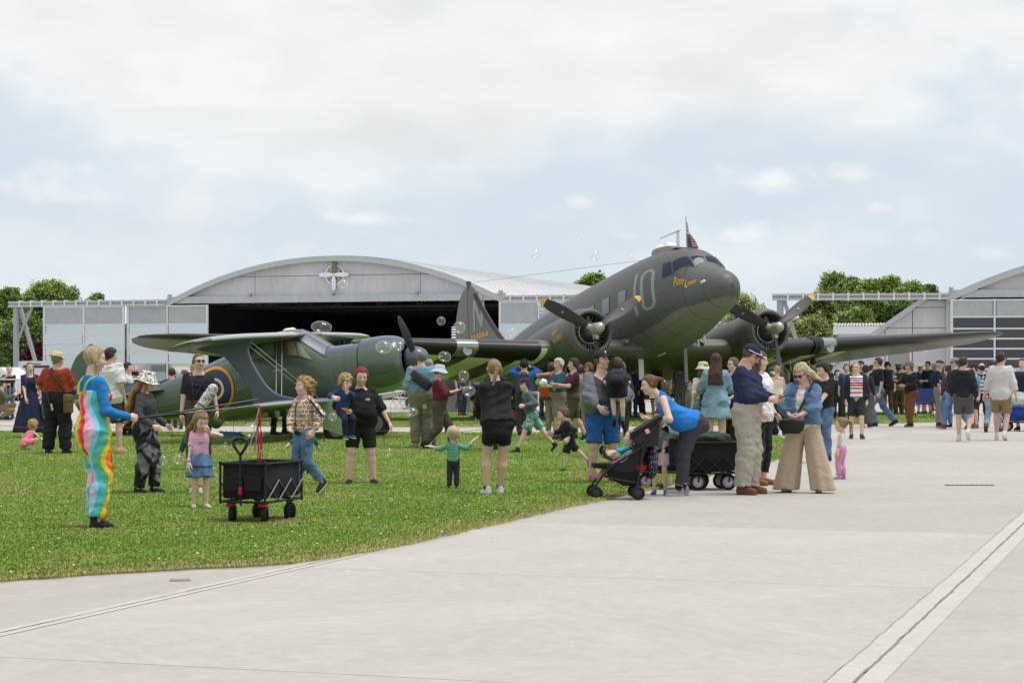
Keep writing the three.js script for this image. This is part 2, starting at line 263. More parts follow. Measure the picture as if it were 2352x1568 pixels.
  tree('copper_shrub', 'purple red copper shrub beside the glass hangar door', 84, 790, 30, 112, [0.13, 0.03, 0.04], 1.1, false, 0.2);
  tree('tree', 'green treetop showing above the pale roof behind the large aircraft', 1357, 625, 44, 170, green, 1, false, 0.4);
  tree('tree', 'thin leafed airy tree right behind the nose of the large aircraft', 1706, 668, 62, 132, pale, 0.85, true);
  tree('tree', 'low pale green tree behind the far engine', 1668, 738, 48, 126, pale, 0.8, true);
  tree('tree', 'tallest tree behind the right hangar rail with a dense crown', 1938, 630, 78, 135, green, 1.1);
  tree('tree', 'dense tree second from the hangar gable behind the rail', 2030, 634, 70, 138, green, 1.1);
  tree('tree', 'small dense tree nearest the right hangar gable above the rail', 2128, 650, 32, 160, dark, 1, false, 0.4);
  tree('tree', 'bright green bushy tree low under the rail by the far propeller', 1850, 735, 72, 122, pale, 1);
  tree('tree', 'dark tree between the rail and the sloping hangar wall', 2070, 690, 62, 130, dark, 1.1);
  tree('tree', 'leafy tree with its top just above the middle of the right rail', 1985, 640, 62, 131, green, 1.1);
  tree('tree', 'broad tree right of centre behind the right door rail', 2085, 646, 56, 134, green, 1.1);
  tree('tree', 'tree at the left end of the row behind the right door rail', 1878, 668, 46, 133, pale, 1);
  tree('tree', 'mid green tree under the middle of the right rail', 1960, 715, 66, 128, green, 1);
}

// ------------------------------------------------------------------ hangars
const cladBump = dataTex(256, 64, (u) => [0.5 + 0.5 * Math.sign(Math.sin(u * 2 * Math.PI * 8)) * Math.min(1, Math.abs(Math.sin(u * 2 * Math.PI * 8)) * 4)]);
const weatherMap = dataTex(512, 512, (u, v) => { const k = 0.93 + 0.10 * tileN(u, v, 5, 2.9, 4) + 0.05 * tileN(u, v * 0.2, 40, 8.8, 2); return [k, k, k]; }, { srgb: true });
const clad = mat([0.63, 0.63, 0.685], 0.6, { map: weatherMap }), galv = mat([0.56, 0.59, 0.61], 0.45, { metalness: 0.35, map: weatherMap }), whiteMetal = mat([0.66, 0.67, 0.69], 0.5), darkGap = mat([0.03, 0.03, 0.035], 0.9), steel = mat([0.36, 0.37, 0.40], 0.5, { metalness: 0.4 });
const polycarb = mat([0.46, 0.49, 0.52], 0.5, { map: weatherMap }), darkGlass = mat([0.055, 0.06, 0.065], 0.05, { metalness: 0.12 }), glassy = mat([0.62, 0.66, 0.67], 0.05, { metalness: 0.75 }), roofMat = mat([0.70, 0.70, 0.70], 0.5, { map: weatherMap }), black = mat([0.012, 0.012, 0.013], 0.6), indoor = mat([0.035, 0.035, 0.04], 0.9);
function hangar(o) {
  // facade frame: x along the front, y up, z towards the apron
  const U = V(Math.cos(o.yaw), 0, Math.sin(o.yaw)), N = V(-Math.sin(o.yaw), 0, Math.cos(o.yaw)), P0 = V((o.px - MIDX) / FPX * o.depth, 0, -o.depth);
  const root = thing('hangar', o.label, 'hangar', P0, -o.yaw);
  const S = (px) => { const a = (px - MIDX) / FPX; return (-P0.z * a - P0.x) / (U.x + a * U.z); };
  const Y = (px, py) => { const d = -(P0.z + S(px) * U.z); return EYE + (HORIZON - py) / FPX * d; };
  const x0 = o.x0 ?? S(o.left), x1 = o.x1 ?? S(o.right), w = x1 - x0, cx = (x0 + x1) / 2, base = o.base, top = o.top, rise = top - base, R = (w * w / 4 + rise * rise) / (2 * rise), D = o.deep;
  const arc = (x) => top - R + Math.sqrt(Math.max(0, R * R - (x - cx) ** 2));
  const arcPts = (n, dy = 0, e = 0) => [...Array(n + 1)].map((_, i) => { const x = x0 - e + (w + 2 * e) * i / n; return [x, arc(clamp(x, x0, x1)) + dy]; });
  for (const xx of [x0 + 0.02, x1 - 0.02]) mesh('corner_post', box(0.22, base, 0.2, xx, base / 2, -0.12), whiteMetal, root);
  // gable: panels with open joints
  const vx = o.vJoints, hy = o.hJoint, xs = [x0, ...vx, x1];
  mesh('gable_backing', extrude([[x0, base], ...arcPts(40, -0.2).map(([x, y]) => [x, Math.max(y, base + 0.01)]), [x1, base]], 0.1).translate(0, 0, -0.22), darkGap, root);
  for (let i = 0; i + 1 < xs.length; i++) for (const up of [0, 1]) {
    const a = xs[i] + 0.012, b = xs[i + 1] - 0.012, pts = [];
    const n = 16; let any = false;
    const lo = up ? hy + 0.012 : base + 0.30, hiOf = (x) => Math.min(up ? 99 : hy - 0.012, arc(x) - 0.2);
    for (let k = 0; k <= n; k++) { const x = lerp(a, b, k / n), y = hiOf(x); if (y > lo + 0.02) { pts.push([x, y]); any = true; } }
    if (!any || pts.length < 3) continue;
    pts.unshift([pts[0][0], lo]); pts.push([pts[pts.length - 1][0], lo]);
    const g = extrude(pts, 0.05).translate(0, 0, -0.11); mesh('panel', planarUV(g, (v) => v.x / 7, (v) => v.y / 7), clad, root);
  }
  // header beam, fascia along the arch
  const header = mesh('header_beam', planarUV(box(w, 0.34, 0.30, cx, base + 0.12, 0.0), (v) => v.x / 3, (v) => v.y / 3), galv, root);
  const fas = []; const AP = arcPts(24, 0, 0.1); for (let i = 0; i < 24; i++) fas.push(beam(V(AP[i][0], AP[i][1] - 0.12, 0.05), V(AP[i + 1][0], AP[i + 1][1] - 0.12, 0.05), 0.36, 0.26)); mesh('fascia', fas, galv, root);
  // roof: standing-seam sheets
  const sheets = Math.ceil(D / 1.0); const rg = [], ribs = [];
  rg.push(surface((u, v) => { const x = lerp(x0 - 0.25, x1 + 0.25, u); return V(x, arc(clamp(x, x0, x1)) + 0.03 - Math.max(0, Math.abs(x - cx) - w / 2) * 0.5, -D * v - 0.1); }, 36, 2));
  const sheetRoof = mesh('roof', planarUV(rg[0], (v) => v.x / 6, (v) => v.z / 6), roofMat, root);
  for (let i = 1; i < sheets; i++) { const P = arcPts(18, 0.055); for (let k = 0; k < 18; k++) ribs.push(beam(V(P[k][0], P[k][1], -i), V(P[k + 1][0], P[k + 1][1], -i), 0.05, 0.05)); }
  const rm = mesh('roof_seams', ribs, whiteMetal, root); rm.userData.kind = 'stuff';
  // shell
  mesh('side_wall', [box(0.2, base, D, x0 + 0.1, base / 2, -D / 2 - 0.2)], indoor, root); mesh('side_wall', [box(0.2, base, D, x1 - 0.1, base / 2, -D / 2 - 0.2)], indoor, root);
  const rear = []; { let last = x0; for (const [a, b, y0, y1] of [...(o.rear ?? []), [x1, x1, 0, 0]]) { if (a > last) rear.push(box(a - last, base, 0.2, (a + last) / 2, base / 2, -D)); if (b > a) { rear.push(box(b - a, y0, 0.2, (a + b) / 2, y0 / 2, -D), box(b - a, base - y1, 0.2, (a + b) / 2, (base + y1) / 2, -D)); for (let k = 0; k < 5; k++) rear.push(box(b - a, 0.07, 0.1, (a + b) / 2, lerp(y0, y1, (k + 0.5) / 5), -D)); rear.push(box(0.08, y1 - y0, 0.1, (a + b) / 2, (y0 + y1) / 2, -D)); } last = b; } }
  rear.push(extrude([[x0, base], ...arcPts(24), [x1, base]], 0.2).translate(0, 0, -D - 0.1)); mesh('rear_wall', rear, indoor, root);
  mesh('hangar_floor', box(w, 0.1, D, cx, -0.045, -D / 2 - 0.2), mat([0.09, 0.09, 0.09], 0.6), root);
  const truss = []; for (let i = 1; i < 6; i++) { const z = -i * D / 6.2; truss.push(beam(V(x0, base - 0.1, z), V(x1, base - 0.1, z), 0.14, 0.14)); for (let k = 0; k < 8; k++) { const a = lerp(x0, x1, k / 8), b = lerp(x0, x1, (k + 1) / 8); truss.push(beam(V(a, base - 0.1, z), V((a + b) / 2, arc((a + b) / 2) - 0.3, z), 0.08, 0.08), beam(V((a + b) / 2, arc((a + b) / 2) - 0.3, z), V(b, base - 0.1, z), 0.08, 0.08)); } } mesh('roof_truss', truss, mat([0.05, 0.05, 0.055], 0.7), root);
  const gal = []; for (const y of [2.6, 3.05, 3.5]) gal.push(beam(V(lerp(x0, x1, 0.5), y, -D * 0.55), V(x1 - 0.3, y, -D * 0.55), 0.05, 0.05)); for (let k = 0; k < 9; k++) gal.push(beam(V(lerp(lerp(x0, x1, 0.5), x1 - 0.3, k / 8), 0, -D * 0.55), V(lerp(lerp(x0, x1, 0.5), x1 - 0.3, k / 8), 3.5, -D * 0.55), 0.06, 0.06)); mesh('gallery_rail', gal, mat([0.07, 0.07, 0.075], 0.6), root);
  // lean-tos on both flanks: a front wall under a sloping edge and a roof
  for (const s of [-1, 1]) {
    const xa = s < 0 ? x0 : x1, X = (d) => xa + s * d, pts = [[X(0.02), 0], [X(0.02), base], [X(1.0), base], [X(6.2), 0.9], [X(6.2), 0]];
    mesh('lean_to_backing', extrude(pts.map(([x, y]) => [x, Math.max(y - 0.12, 0)]), 0.1).translate(0, 0, -0.5), darkGap, root);
    const cols = s < 0 ? [0.03, 1.55, 2.75, 4.3, 6.15] : [0.03, 1.55, 3.1, 4.6, 6.15], rows = [0.05, 2.55, 3.3, 4.2, 9], edge = (d) => d < 1 ? base - 0.16 : lerp(base - 0.16, 0.75, (d - 1) / 5.2);
    for (let i = 0; i + 1 < cols.length; i++) for (let j = 0; j + 1 < rows.length; j++) {
      const isDoor = s < 0 && i === 1 && j === 0; const a = cols[i] + 0.015, b = cols[i + 1] - 0.015, lo = rows[j] + 0.012, p = [];
      const parts = isDoor ? [[a, a + 0.1], [b - 0.1, b]] : [[a, b]];
      for (const [c, d] of parts) { const q = []; for (let k = 0; k <= 8; k++) { const t = lerp(c, d, k / 8), y = Math.min(rows[j + 1] - 0.012, edge(t)); if (y > lo + 0.01) q.push([X(t), y]); } if (q.length < 2) continue; q.unshift([q[0][0], lo]); q.push([q[q.length - 1][0], lo]); if (s < 0) q.reverse(); mesh('panel', planarUV(extrude(q, 0.05).translate(0, 0, -0.39), (v) => v.x / 7 + i, (v) => v.y / 7), clad, root); }
      if (isDoor) { const dx = X((a + b) / 2), dw = b - a - 0.24; const dd = mesh('door', [box(dw, 2.4, 0.05, dx, 1.24, -0.40, 0.01)], mat([0.30, 0.32, 0.30], 0.5), root); mesh('door_frame', [box(0.07, 2.5, 0.1, dx - dw / 2 - 0.04, 1.25, -0.36), box(0.07, 2.5, 0.1, dx + dw / 2 + 0.04, 1.25, -0.36), box(dw + 0.16, 0.07, 0.1, dx, 2.51, -0.357)], whiteMetal, dd); mesh('handle', box(0.12, 0.03, 0.05, dx + dw * 0.36, 1.05, -0.36, 0.008), black, dd); }
    }
    mesh('sloping_trim', [beam(V(X(0), base - 0.02, -0.32), V(X(1.0), base - 0.02, -0.32), 0.2, 0.16), beam(V(X(0.97), base - 0.02, -0.315), V(X(6.3), 0.85, -0.315), 0.2, 0.22)], galv, root);
    mesh('lean_to_roof', surface((u, v) => V(X(u * 6.3), u < 0.16 ? base - 0.03 : lerp(base - 0.03, 0.85, (u * 6.3 - 1) / 5.3), -0.4 - v * (D - 1)), 32, 1, s > 0), roofMat, root);
    // door rail standing out over the lean-to, on a braced post
    const L = o.rail[s < 0 ? 0 : 1], rl = [box(L, 0.10, 0.26, X(L / 2), base + 0.10, 0.28), box(L, 0.10, 0.26, X(L / 2), base - 0.09, 0.28), box(L, 0.08, 0.14, X(L / 2), base + 0.005, 0.24)];
    mesh('door_rail', rl, galv, root); const railM = root.children[root.children.length - 1], bk = box(0.09, 0.34, 0.31); for (let i = 0; i < Math.floor(L / 0.66); i++) mesh('bracket', bk, whiteMetal, railM).position.set(X(0.4 + i * 0.66), base + 0.02, 0.281);
    const ex = X(L - 0.35); mesh('rail_post', [bar(V(ex, 0, 0.2), V(ex, base - 0.14, 0.2), 0.15, 0.15, 12)], steel, root);
    mesh('brace', [beam(V(ex + -s * 1.55, 0, -0.1), V(ex + -s * 0.18, base - 0.15, 0.1), 0.16, 0.16)], steel, root); mesh('brace', [beam(V(ex - s * 0.1, base * 0.62, 0.2), V(ex - s * 0.95, base - 0.14, 0.2), 0.1, 0.1)], steel, root);
  }
  // glazed sliding leaves
  for (const lf of o.leaves) {
    const a = lf.a ?? S(lf.l), b = lf.b ?? S(lf.r), z = lf.z, leaf = new THREE.Group(); leaf.name = 'door_leaf'; root.add(leaf); const mid = (a + b) / 2, T = base - 0.12, ys = lf.ys;
    const fr = [box(0.11, T, 0.09, a + 0.055, T / 2, z), box(0.11, T, 0.09, b - 0.055, T / 2, z), box(0.085, T, 0.08, mid, T / 2, z)];
    for (const y of [0.09, ...ys, T - 0.05]) fr.push(box(b - a - 0.22, 0.07, 0.075, mid, y, z - 0.003));
    mesh('frame', fr, whiteMetal, leaf);
    const lev = [0.1, ...ys, T - 0.05]; for (let i = 0; i + 1 < lev.length; i++) for (const h of [0, 1]) { const c = h ? (mid + b) / 2 : (a + mid) / 2, hh = lev[i + 1] - lev[i] - 0.06; if (hh > 0.05) { const m = i === lev.length - 2 || (i === 0 && o.solidBase) ? polycarb : o.solidBase ? darkGlass : glassy; const pane = mesh('pane', planarUV(box((b - a) / 2 - 0.15, hh, 0.02, c, (lev[i] + lev[i + 1]) / 2, z), (v) => v.x / 3, (v) => v.y / 3), m, leaf); if (m !== polycarb) { pane.rotation.x = 0.004 * Math.sin(i * 3.1 + h * 5 + lf.z * 9); pane.rotation.y = 0.003 * Math.cos(i * 2.3 + h); } } }
  }
  for (const [x, y] of o.floods) { const f = new THREE.Group(); f.name = 'floodlight'; f.position.set(x, y, 0.2); root.add(f); mesh('housing', box(0.2, 0.09, 0.1, 0, 0, 0.05, 0.015), black, f); mesh('lens', [-1, 0, 1].map((k) => box(0.05, 0.055, 0.02, k * 0.06, 0, 0.1, 0.008)), mat([0.7, 0.7, 0.68], 0.3), f); mesh('bracket', box(0.03, 0.12, 0.06, 0.0, -0.06, -0.02), steel, f); }
  return { root, S, Y, x0, x1, cx, arc, base };
}
const YAW_LEFT = 18.5 * DEG, YAW_RIGHT = 9 * DEG;
const hgL = (() => {
  const P0d = 100, sOf = (px) => { const U = V(Math.cos(YAW_LEFT), 0, Math.sin(YAW_LEFT)), P0 = V((770 - MIDX) / FPX * P0d, 0, -P0d), a = (px - MIDX) / FPX; return (-P0.z * a - P0.x) / (U.x + a * U.z); }, yOf = (px, py) => { const d = P0d - sOf(px) * Math.sin(YAW_LEFT); return EYE + (HORIZON - py) / FPX * d; };
  const base = yOf(770, 691), x0 = sOf(385), x1 = sOf(1160), top = yOf(770, 588);
  const ys = [833, 812, 790, 768, 745].map((y) => yOf(340, y));
  const h = hangar({ px: 770, depth: P0d, yaw: YAW_LEFT, left: 385, right: 1160, base, top, deep: 38, label: 'grey arched hangar at left with an open black doorway and a propeller emblem', vJoints: [sOf(584), sOf(964)], hJoint: yOf(770, 632), rail: [sOf(385) - sOf(27), 7.7],
    rear: [913, 1036].map((px) => { const U = V(Math.cos(YAW_LEFT), 0, Math.sin(YAW_LEFT)), N = V(-U.z, 0, U.x), Q = V((770 - MIDX) / FPX * 100, 0, -100).addScaledVector(N, -38), a = (px - MIDX) / FPX, s = (-Q.z * a - Q.x) / (U.x + a * U.z); return [s, s + 0.85, 3.45, 4.35]; }),
    leaves: [{ l: 107, r: 293, z: 0.36, ys }, { l: 296, r: 482, z: 0.22, ys }, { l: 1152, r: 1335, z: 0.36, ys: [833, 812, 790, 768, 745].map((y) => yOf(1240, y)) }],
    floods: [[sOf(394), base + 0.36], [sOf(578), base + 0.36], [sOf(768), base + 0.36], [sOf(961), base + 0.36], [sOf(1154), base + 0.36]] });
  // propeller emblem on the gable
  const em = new THREE.Group(); em.name = 'propeller_emblem'; em.position.set(sOf(768), yOf(768, 631), -0.02); h.root.add(em);
  const chrome = mat([0.8, 0.81, 0.82], 0.18, { metalness: 0.9 });
  mesh('ring', new THREE.TorusGeometry(0.48, 0.05, 10, 40), chrome, em);
  mesh('cylinder_head', [...Array(9)].map((_, i) => { const a = i / 9 * 6.283; return bar(V(Math.cos(a) * 0.14, Math.sin(a) * 0.14, 0.02), V(Math.cos(a) * 0.42, Math.sin(a) * 0.42, 0.02), 0.05, 0.065, 8); }), mat([0.5, 0.5, 0.48], 0.35, { metalness: 0.6 }), em);
  for (let i = 0; i < 4; i++) { const b = mesh('blade', extrude([[-0.055, 0.05], [-0.1, 0.3], [-0.095, 0.65], [-0.05, 0.77], [0.03, 0.78], [0.09, 0.68], [0.1, 0.32], [0.055, 0.05]], 0.03, 0.012).translate(0, 0, 0.1), i ? chrome : mat([0.16, 0.2, 0.05], 0.4), em); b.rotation.z = i * Math.PI / 2; }
  mesh('hub', lathe([[0, 0.2], [0.05, 0.19], [0.09, 0.13], [0.1, 0.06]], 20).rotateX(Math.PI / 2), chrome, em);
  return h;
})();
const hgR = (() => {
  const d0 = 90, U = V(Math.cos(YAW_RIGHT), 0, Math.sin(YAW_RIGHT)), P0 = V((2180 - MIDX) / FPX * d0, 0, -d0), sOf = (px) => { const a = (px - MIDX) / FPX; return (-P0.z * a - P0.x) / (U.x + a * U.z); }, yOf = (px, py) => EYE + (HORIZON - py) / FPX * (d0 - sOf(px) * Math.sin(YAW_RIGHT));
  const base = yOf(2180, 681), x0 = 0, x1 = 17.4, ys = [847, 824, 801, 778, 755, 728].map((y) => yOf(2260, y)), w = 1.9;
  return hangar({ px: 2180, depth: d0, yaw: YAW_RIGHT, x0, x1, base, top: base + 2.1, deep: 38, solidBase: true, label: 'grey arched hangar at right with glazed front doors and a sloping side wall', vJoints: [5.4, 11.7], hJoint: base + 1.2, rail: [7.7, 2],
    leaves: [0, 1, 2, 3].map((k) => ({ a: 0.06 + k * 3.8, b: 0.06 + k * 3.8 + 3.78, z: k % 2 ? 0.22 : 0.34, ys })), floods: [[0.1, base + 0.36]] });
})();
{ // small buildings behind
  const b = thing('shed', 'small pale shed with a corrugated roof behind the sloping hangar wall', 'shed', PT(1985, 848, 112).setY(0), -0.15);
  const h = EYE + (HORIZON - 768) / FPX * 112; mesh('wall', box(3.2, h, 4, 0.25, h / 2, 0), clad, b);
  mesh('fascia', box(3.5, 0.42, 4.2, 0.1, h + 0.2, 0.02), whiteMetal, b);
  mesh('roof', surface((u, v) => V(lerp(-1.65, 1.9, u), h + 0.45 + 0.05 * Math.sin(u * 6.283 * 22) + v * 0.2, lerp(2.15, -2.1, v)), 176, 1), roofMat, b);
  const c = thing('storage_hut', 'pale grey hut seen under the nose of the large aircraft', 'hut', PT(1612, 848, 116).setY(0), -0.1); const hh = EYE + (HORIZON - 800) / FPX * 116;
  mesh('wall', box(3.4, hh, 3, 0.5, hh / 2, 0), clad, c); mesh('roof', extrude([[-2, 0], [0, 0.55], [2, 0], [2, 0.12], [0, 0.67], [-2, 0.12]].map(([x, y]) => [x + 0.5, y + hh]), 3.3).translate(0, 0, -1.65), roofMat, c);
}
// ------------------------------------------------------------------ the large twin-engined transport aircraft
const spline = (T) => (a) => { // smooth interpolation of rows [a, ...values]
  let i = 0; while (i < T.length - 2 && a > T[i + 1][0]) i++;
  const p0 = T[Math.max(0, i - 1)], p1 = T[i], p2 = T[i + 1], p3 = T[Math.min(T.length - 1, i + 2)], h = p2[0] - p1[0], t = clamp((a - p1[0]) / h), out = [];
  for (let k = 1; k < p1.length; k++) {
    const m1 = i > 0 ? (p2[k] - p0[k]) / (p2[0] - p0[0]) : (p2[k] - p1[k]) / h, m2 = i < T.length - 2 ? (p3[k] - p1[k]) / (p3[0] - p1[0]) : (p2[k] - p1[k]) / h, t2 = t * t, t3 = t2 * t;
    out.push((2 * t3 - 3 * t2 + 1) * p1[k] + (t3 - 2 * t2 + t) * h * m1 + (-2 * t3 + 3 * t2) * p2[k] + (t3 - t2) * h * m2);
  } return out;
};
const naca = (x, th) => 5 * th * (0.2969 * Math.sqrt(x) - 0.126 * x - 0.3516 * x * x + 0.2843 * x ** 3 - 0.1036 * x ** 4);
const propBlade = (R, chord, twist, tip) => { // a blade along +y turning about +z; returns [blade, tip cap]
  const mk = (r0, r1) => surface((u, v) => { const r = lerp(r0, r1, v), f = r / R, c = chord * (f < 0.22 ? lerp(0.42, 0.72, f / 0.22) : f < 0.55 ? lerp(0.72, 1, (f - 0.22) / 0.33) : Math.sqrt(Math.max(0.0004, 1 - ((f - 0.55) / 0.4501) ** 2.6)) * 1), th = lerp(0.5, 0.07, sstep(f, 0.06, 0.5)) * (f < 0.2 ? 0.75 : 1), b = u * 2 * Math.PI, x = Math.cos(b) * c / 2, z = Math.sin(b) * c / 2 * th, a = twist * (1 - f) + 18 * DEG;
    return V(x * Math.cos(a) - z * Math.sin(a), r, x * Math.sin(a) + z * Math.cos(a)); }, 14, 20, true); return tip ? [mk(0.1, R * tip), mk(R * tip, R)] : [mk(0.1, R)]; };
const dcFus = spline([[0.06, -0.14, -0.16, 0.01], [0.08, 0.02, -0.30, 0.17], [0.17, 0.15, -0.42, 0.30], [0.38, 0.29, -0.56, 0.44], [0.7, 0.44, -0.70, 0.58], [1.05, 0.57, -0.79, 0.69], [1.2, 0.65, -0.82, 0.73], [1.38, 0.92, -0.87, 0.79], [1.75, 1.21, -0.94, 0.90], [2.2, 1.38, -1.03, 1.01], [2.8, 1.50, -1.13, 1.11], [3.5, 1.56, -1.21, 1.19], [4.8, 1.60, -1.27, 1.25], [7.5, 1.59, -1.26, 1.25], [9.5, 1.55, -1.16, 1.2], [11.5, 1.46, -0.92, 1.08], [13.5, 1.30, -0.6, 0.86], [15.5, 1.08, -0.25, 0.58], [17.2, 0.90, 0.05, 0.34], [18.7, 0.80, 0.32, 0.10]]);
const DC = { psi: 0.412, pitch: 0.192, nose: V(5.876, 3.905, -54.5), base: V(0, -3.06, -4.7) };
const dcP = (a, y, s) => V(-s, y + 3.06, -a + 4.7);
const dcSkin = (a, phi, off = 0) => { const [yt, yb, w] = dcFus(a), yc = lerp(yb, yt, 0.47), n = 2 / 2.15, c = Math.cos(phi), s = Math.sin(phi); const cy = Math.sign(c) * Math.abs(c) ** n, sx = Math.sign(s) * Math.abs(s) ** n; return dcP(a, yc + cy * ((c > 0 ? yt - yc : yc - yb) + off), sx * (w + off)); };
const dcWing = spline([[0, 4.15, 4.40, -1.02, 0.155], [3.9, 4.15, 4.40, -1.02, 0.155], [4.1, 4.18, 4.36, -1.01, 0.155], [9, 5.5, 3.02, -0.53, 0.13], [12.6, 6.5, 2.02, -0.18, 0.11], [13.4, 6.76, 1.72, -0.10, 0.10], [13.9, 7.02, 1.36, -0.05, 0.09], [14.2, 7.26, 0.95, -0.01, 0.08], [14.36, 7.48, 0.50, 0.0, 0.07], [14.42, 7.68, 0.06, 0.0, 0.06]]);
const wingPt = (wing, P, s, t, off = 0, tilt = 2) => { const z = Math.abs(s), [le, ch, y, th] = wing(z), x = t * t, up = t > 0 ? 1 : -1, yc = 0.03 * 4 * x * (1 - x), inc = tilt * DEG; const cx = x * ch - (x < 0.02 ? off * (1 - x / 0.02) : 0), cy = (yc + up * naca(x, th)) * ch + up * off; return P(le + cx * Math.cos(inc) + cy * Math.sin(inc), y + cy * Math.cos(inc) - cx * Math.sin(inc), s); };
const cowlRad = (a) => spline([[2.97, 0.575], [3.0, 0.62], [3.08, 0.66], [3.3, 0.705], [3.7, 0.725], [4.12, 0.715], [4.3, 0.72]])(a)[0];
const dcGroup = (() => {
  const t = thing('transport_aircraft', 'large olive drab twin-engined wartime transport aircraft with its nose in the air', 'aircraft');
  t.rotation.order = 'YXZ'; t.rotation.set(-DC.pitch, DC.psi, 0.010);
  t.position.copy(DC.nose).add(DC.base.clone().applyEuler(t.rotation)); 
  const LEN = 18.7;
  const wear = (x, w, h, n, cols, amin, amax) => { for (let i = 0; i < n; i++) { x.globalAlpha = rr(amin, amax); x.fillStyle = cols[Math.floor(rnd() * cols.length)]; x.beginPath(); x.ellipse(rnd() * w, rnd() * h, rr(4, 90), rr(3, 30), rr(-0.2, 0.2), 0, 7); x.fill(); } x.globalAlpha = 1; };
  seed(31);
  const fusTex = canvasTex(2048, 2048, (x, w, h) => {
    const X = (a) => a / LEN * w, Yp = (p) => p / 360 * h;
    x.fillStyle = '#525656'; x.fillRect(0, 0, w, h); wear(x, w, h, 900, ['#636766', '#434848', '#5a5c57', '#4c5152'], 0.04, 0.12);
    // grey belly with a soft wavy edge, both sides mirrored
    x.fillStyle = '#74756e'; x.filter = 'blur(5px)'; x.beginPath(); const edge = (a) => 118 + 58 * Math.exp(-Math.max(0, a - 0.1) * 3.2) + 9 * sstep(a, 1, 3) - 4 * sstep(a, 3.5, 5) + (a > 9 ? (a - 9) * 1.2 : 0); for (let a = 0.22; a <= LEN; a += 0.1) x.lineTo(X(a), Yp(edge(a))); for (let a = LEN; a >= 0.22; a -= 0.1) x.lineTo(X(a), Yp(360 - edge(a))); x.fill(); x.filter = 'none';
    for (let i = 0; i < 160; i++) { x.globalAlpha = rr(0.03, 0.10); x.fillStyle = '#2c2d26'; const a = rr(2, LEN); x.fillRect(X(a), Yp(rr(130, 230)), X(rr(0.3, 2)), rr(1, 5)); } x.globalAlpha = 1;
    x.strokeStyle = '#2b2f2b'; x.globalAlpha = 0.75; x.lineWidth = 2.2;
    for (const a of [0.62, 1.35, 2.62, 3.55, 4.6, 5.7, 6.8, 7.9, 9, 10.1, 11.2, 12.3, 13.4, 14.5, 15.6, 16.6]) { x.beginPath(); x.moveTo(X(a), 0); x.lineTo(X(a), h); x.stroke(); }
    for (const p of [22, 48, 70, 92, 114, 138, 160, 180, 200, 222, 246, 268, 290, 312, 338]) { x.beginPath(); x.moveTo(X(1.35), Yp(p)); x.lineTo(w, Yp(p)); x.stroke(); }
    x.globalAlpha = 0.22; x.fillStyle = '#23261f'; for (let a = 0.7; a < LEN; a += 0.08) for (const p of [22, 48, 70, 92, 114, 138, 222, 246, 268, 290, 312, 338]) x.fillRect(X(a), Yp(p) + 5, 1.5, 1.5);
    x.globalAlpha = 1;
    MARKS(x, X, Yp);
  });
  fusTex.wrapS = fusTex.wrapT = THREE.RepeatWrapping; fusTex.anisotropy = 8;
  function MARKS(x, X, Yp) {
    const put = (a, p, fn) => { x.save(); x.translate(X(a), Yp(p)); x.scale(-1, 1); fn(); x.restore(); };
    x.fillStyle = '#8e948c';
    x.lineWidth = 16; x.strokeStyle = '#8b9189'; x.lineJoin = 'miter';
    const line = (P, close) => { x.beginPath(); P.forEach(([a, p], i) => (i ? x.lineTo(X(a), Yp(p)) : x.moveTo(X(a), Yp(p)))); if (close) x.closePath(); x.stroke(); };
    line([[3.46, 57], [3.42, 105]]);
    line([[3.12, 64], [2.98, 59], [2.72, 58.5], [2.57, 63], [2.52, 98], [2.64, 103], [2.90, 103.5], [3.04, 99]], true);
  }
  const olive = mat([1, 1, 1], 0.5, { map: fusTex });
  mesh('fuselage', surface((u, v) => { const a = LEN * (v < 0.25 ? 4.5 * v * v : lerp(0.28125, 1, (v - 0.25) / 0.75)); return dcSkin(a, u * 2 * Math.PI); }, 56, 120, false), olive, t);
  { const g = t.children[0].geometry, p = g.attributes.position, uv = g.attributes.uv; for (let i = 0; i < p.count; i++) uv.setXY(i, (4.7 - p.getZ(i)) / LEN, 1 - uv.getX(i)); }
  const patch = (list, off, n = 8) => list.map((c) => surface((u, v) => { const a = lerp(lerp(c[0][0], c[1][0], u), lerp(c[3][0], c[2][0], u), v), p = lerp(lerp(c[0][1], c[1][1], u), lerp(c[3][1], c[2][1], u), v); return dcSkin(a, p * DEG, off); }, n, n));
  const glassM = mat([0.02, 0.03, 0.055], 0.08, { phys: true, specularIntensity: 0.35 }), frameM = mat([0.085, 0.09, 0.08], 0.5), oliveM = mat([0.09, 0.095, 0.09], 0.48), blackM = mat([0.012, 0.012, 0.013], 0.5), greyM = mat([0.2, 0.205, 0.19], 0.5), silver = mat([0.42, 0.42, 0.40], 0.35, { metalness: 0.6 }), whiteP = mat([0.72, 0.72, 0.7], 0.4), rubber = mat([0.02, 0.02, 0.02], 0.85);
  for (const k of [1, -1]) {
    const w = (c) => c.map(([a, p]) => [a, k * p]);
    for (const c of [[[1.21, 2.5], [1.19, 28], [1.47, 24], [1.37, 2.5]], [[1.23, 33], [1.69, 64], [1.84, 49], [1.52, 28]], [[1.75, 68], [2.08, 72], [2.20, 53], [1.91, 50]]]) {
      const m = [0, 1].map((q) => c.reduce((x, y) => x + y[q] / 4, 0)), big = c.map(([a, p]) => [m[0] + (a - m[0]) * 1.2, m[1] + (p - m[1]) * 1.2]);
      mesh('window_frame', patch([w(big)], 0.010), frameM, t); mesh('cockpit_window', patch([w(c.map(([a, p]) => [m[0] + (a - m[0]) * 1.05, m[1] + (p - m[1]) * 1.05]))], 0.022), glassM, t);
    }
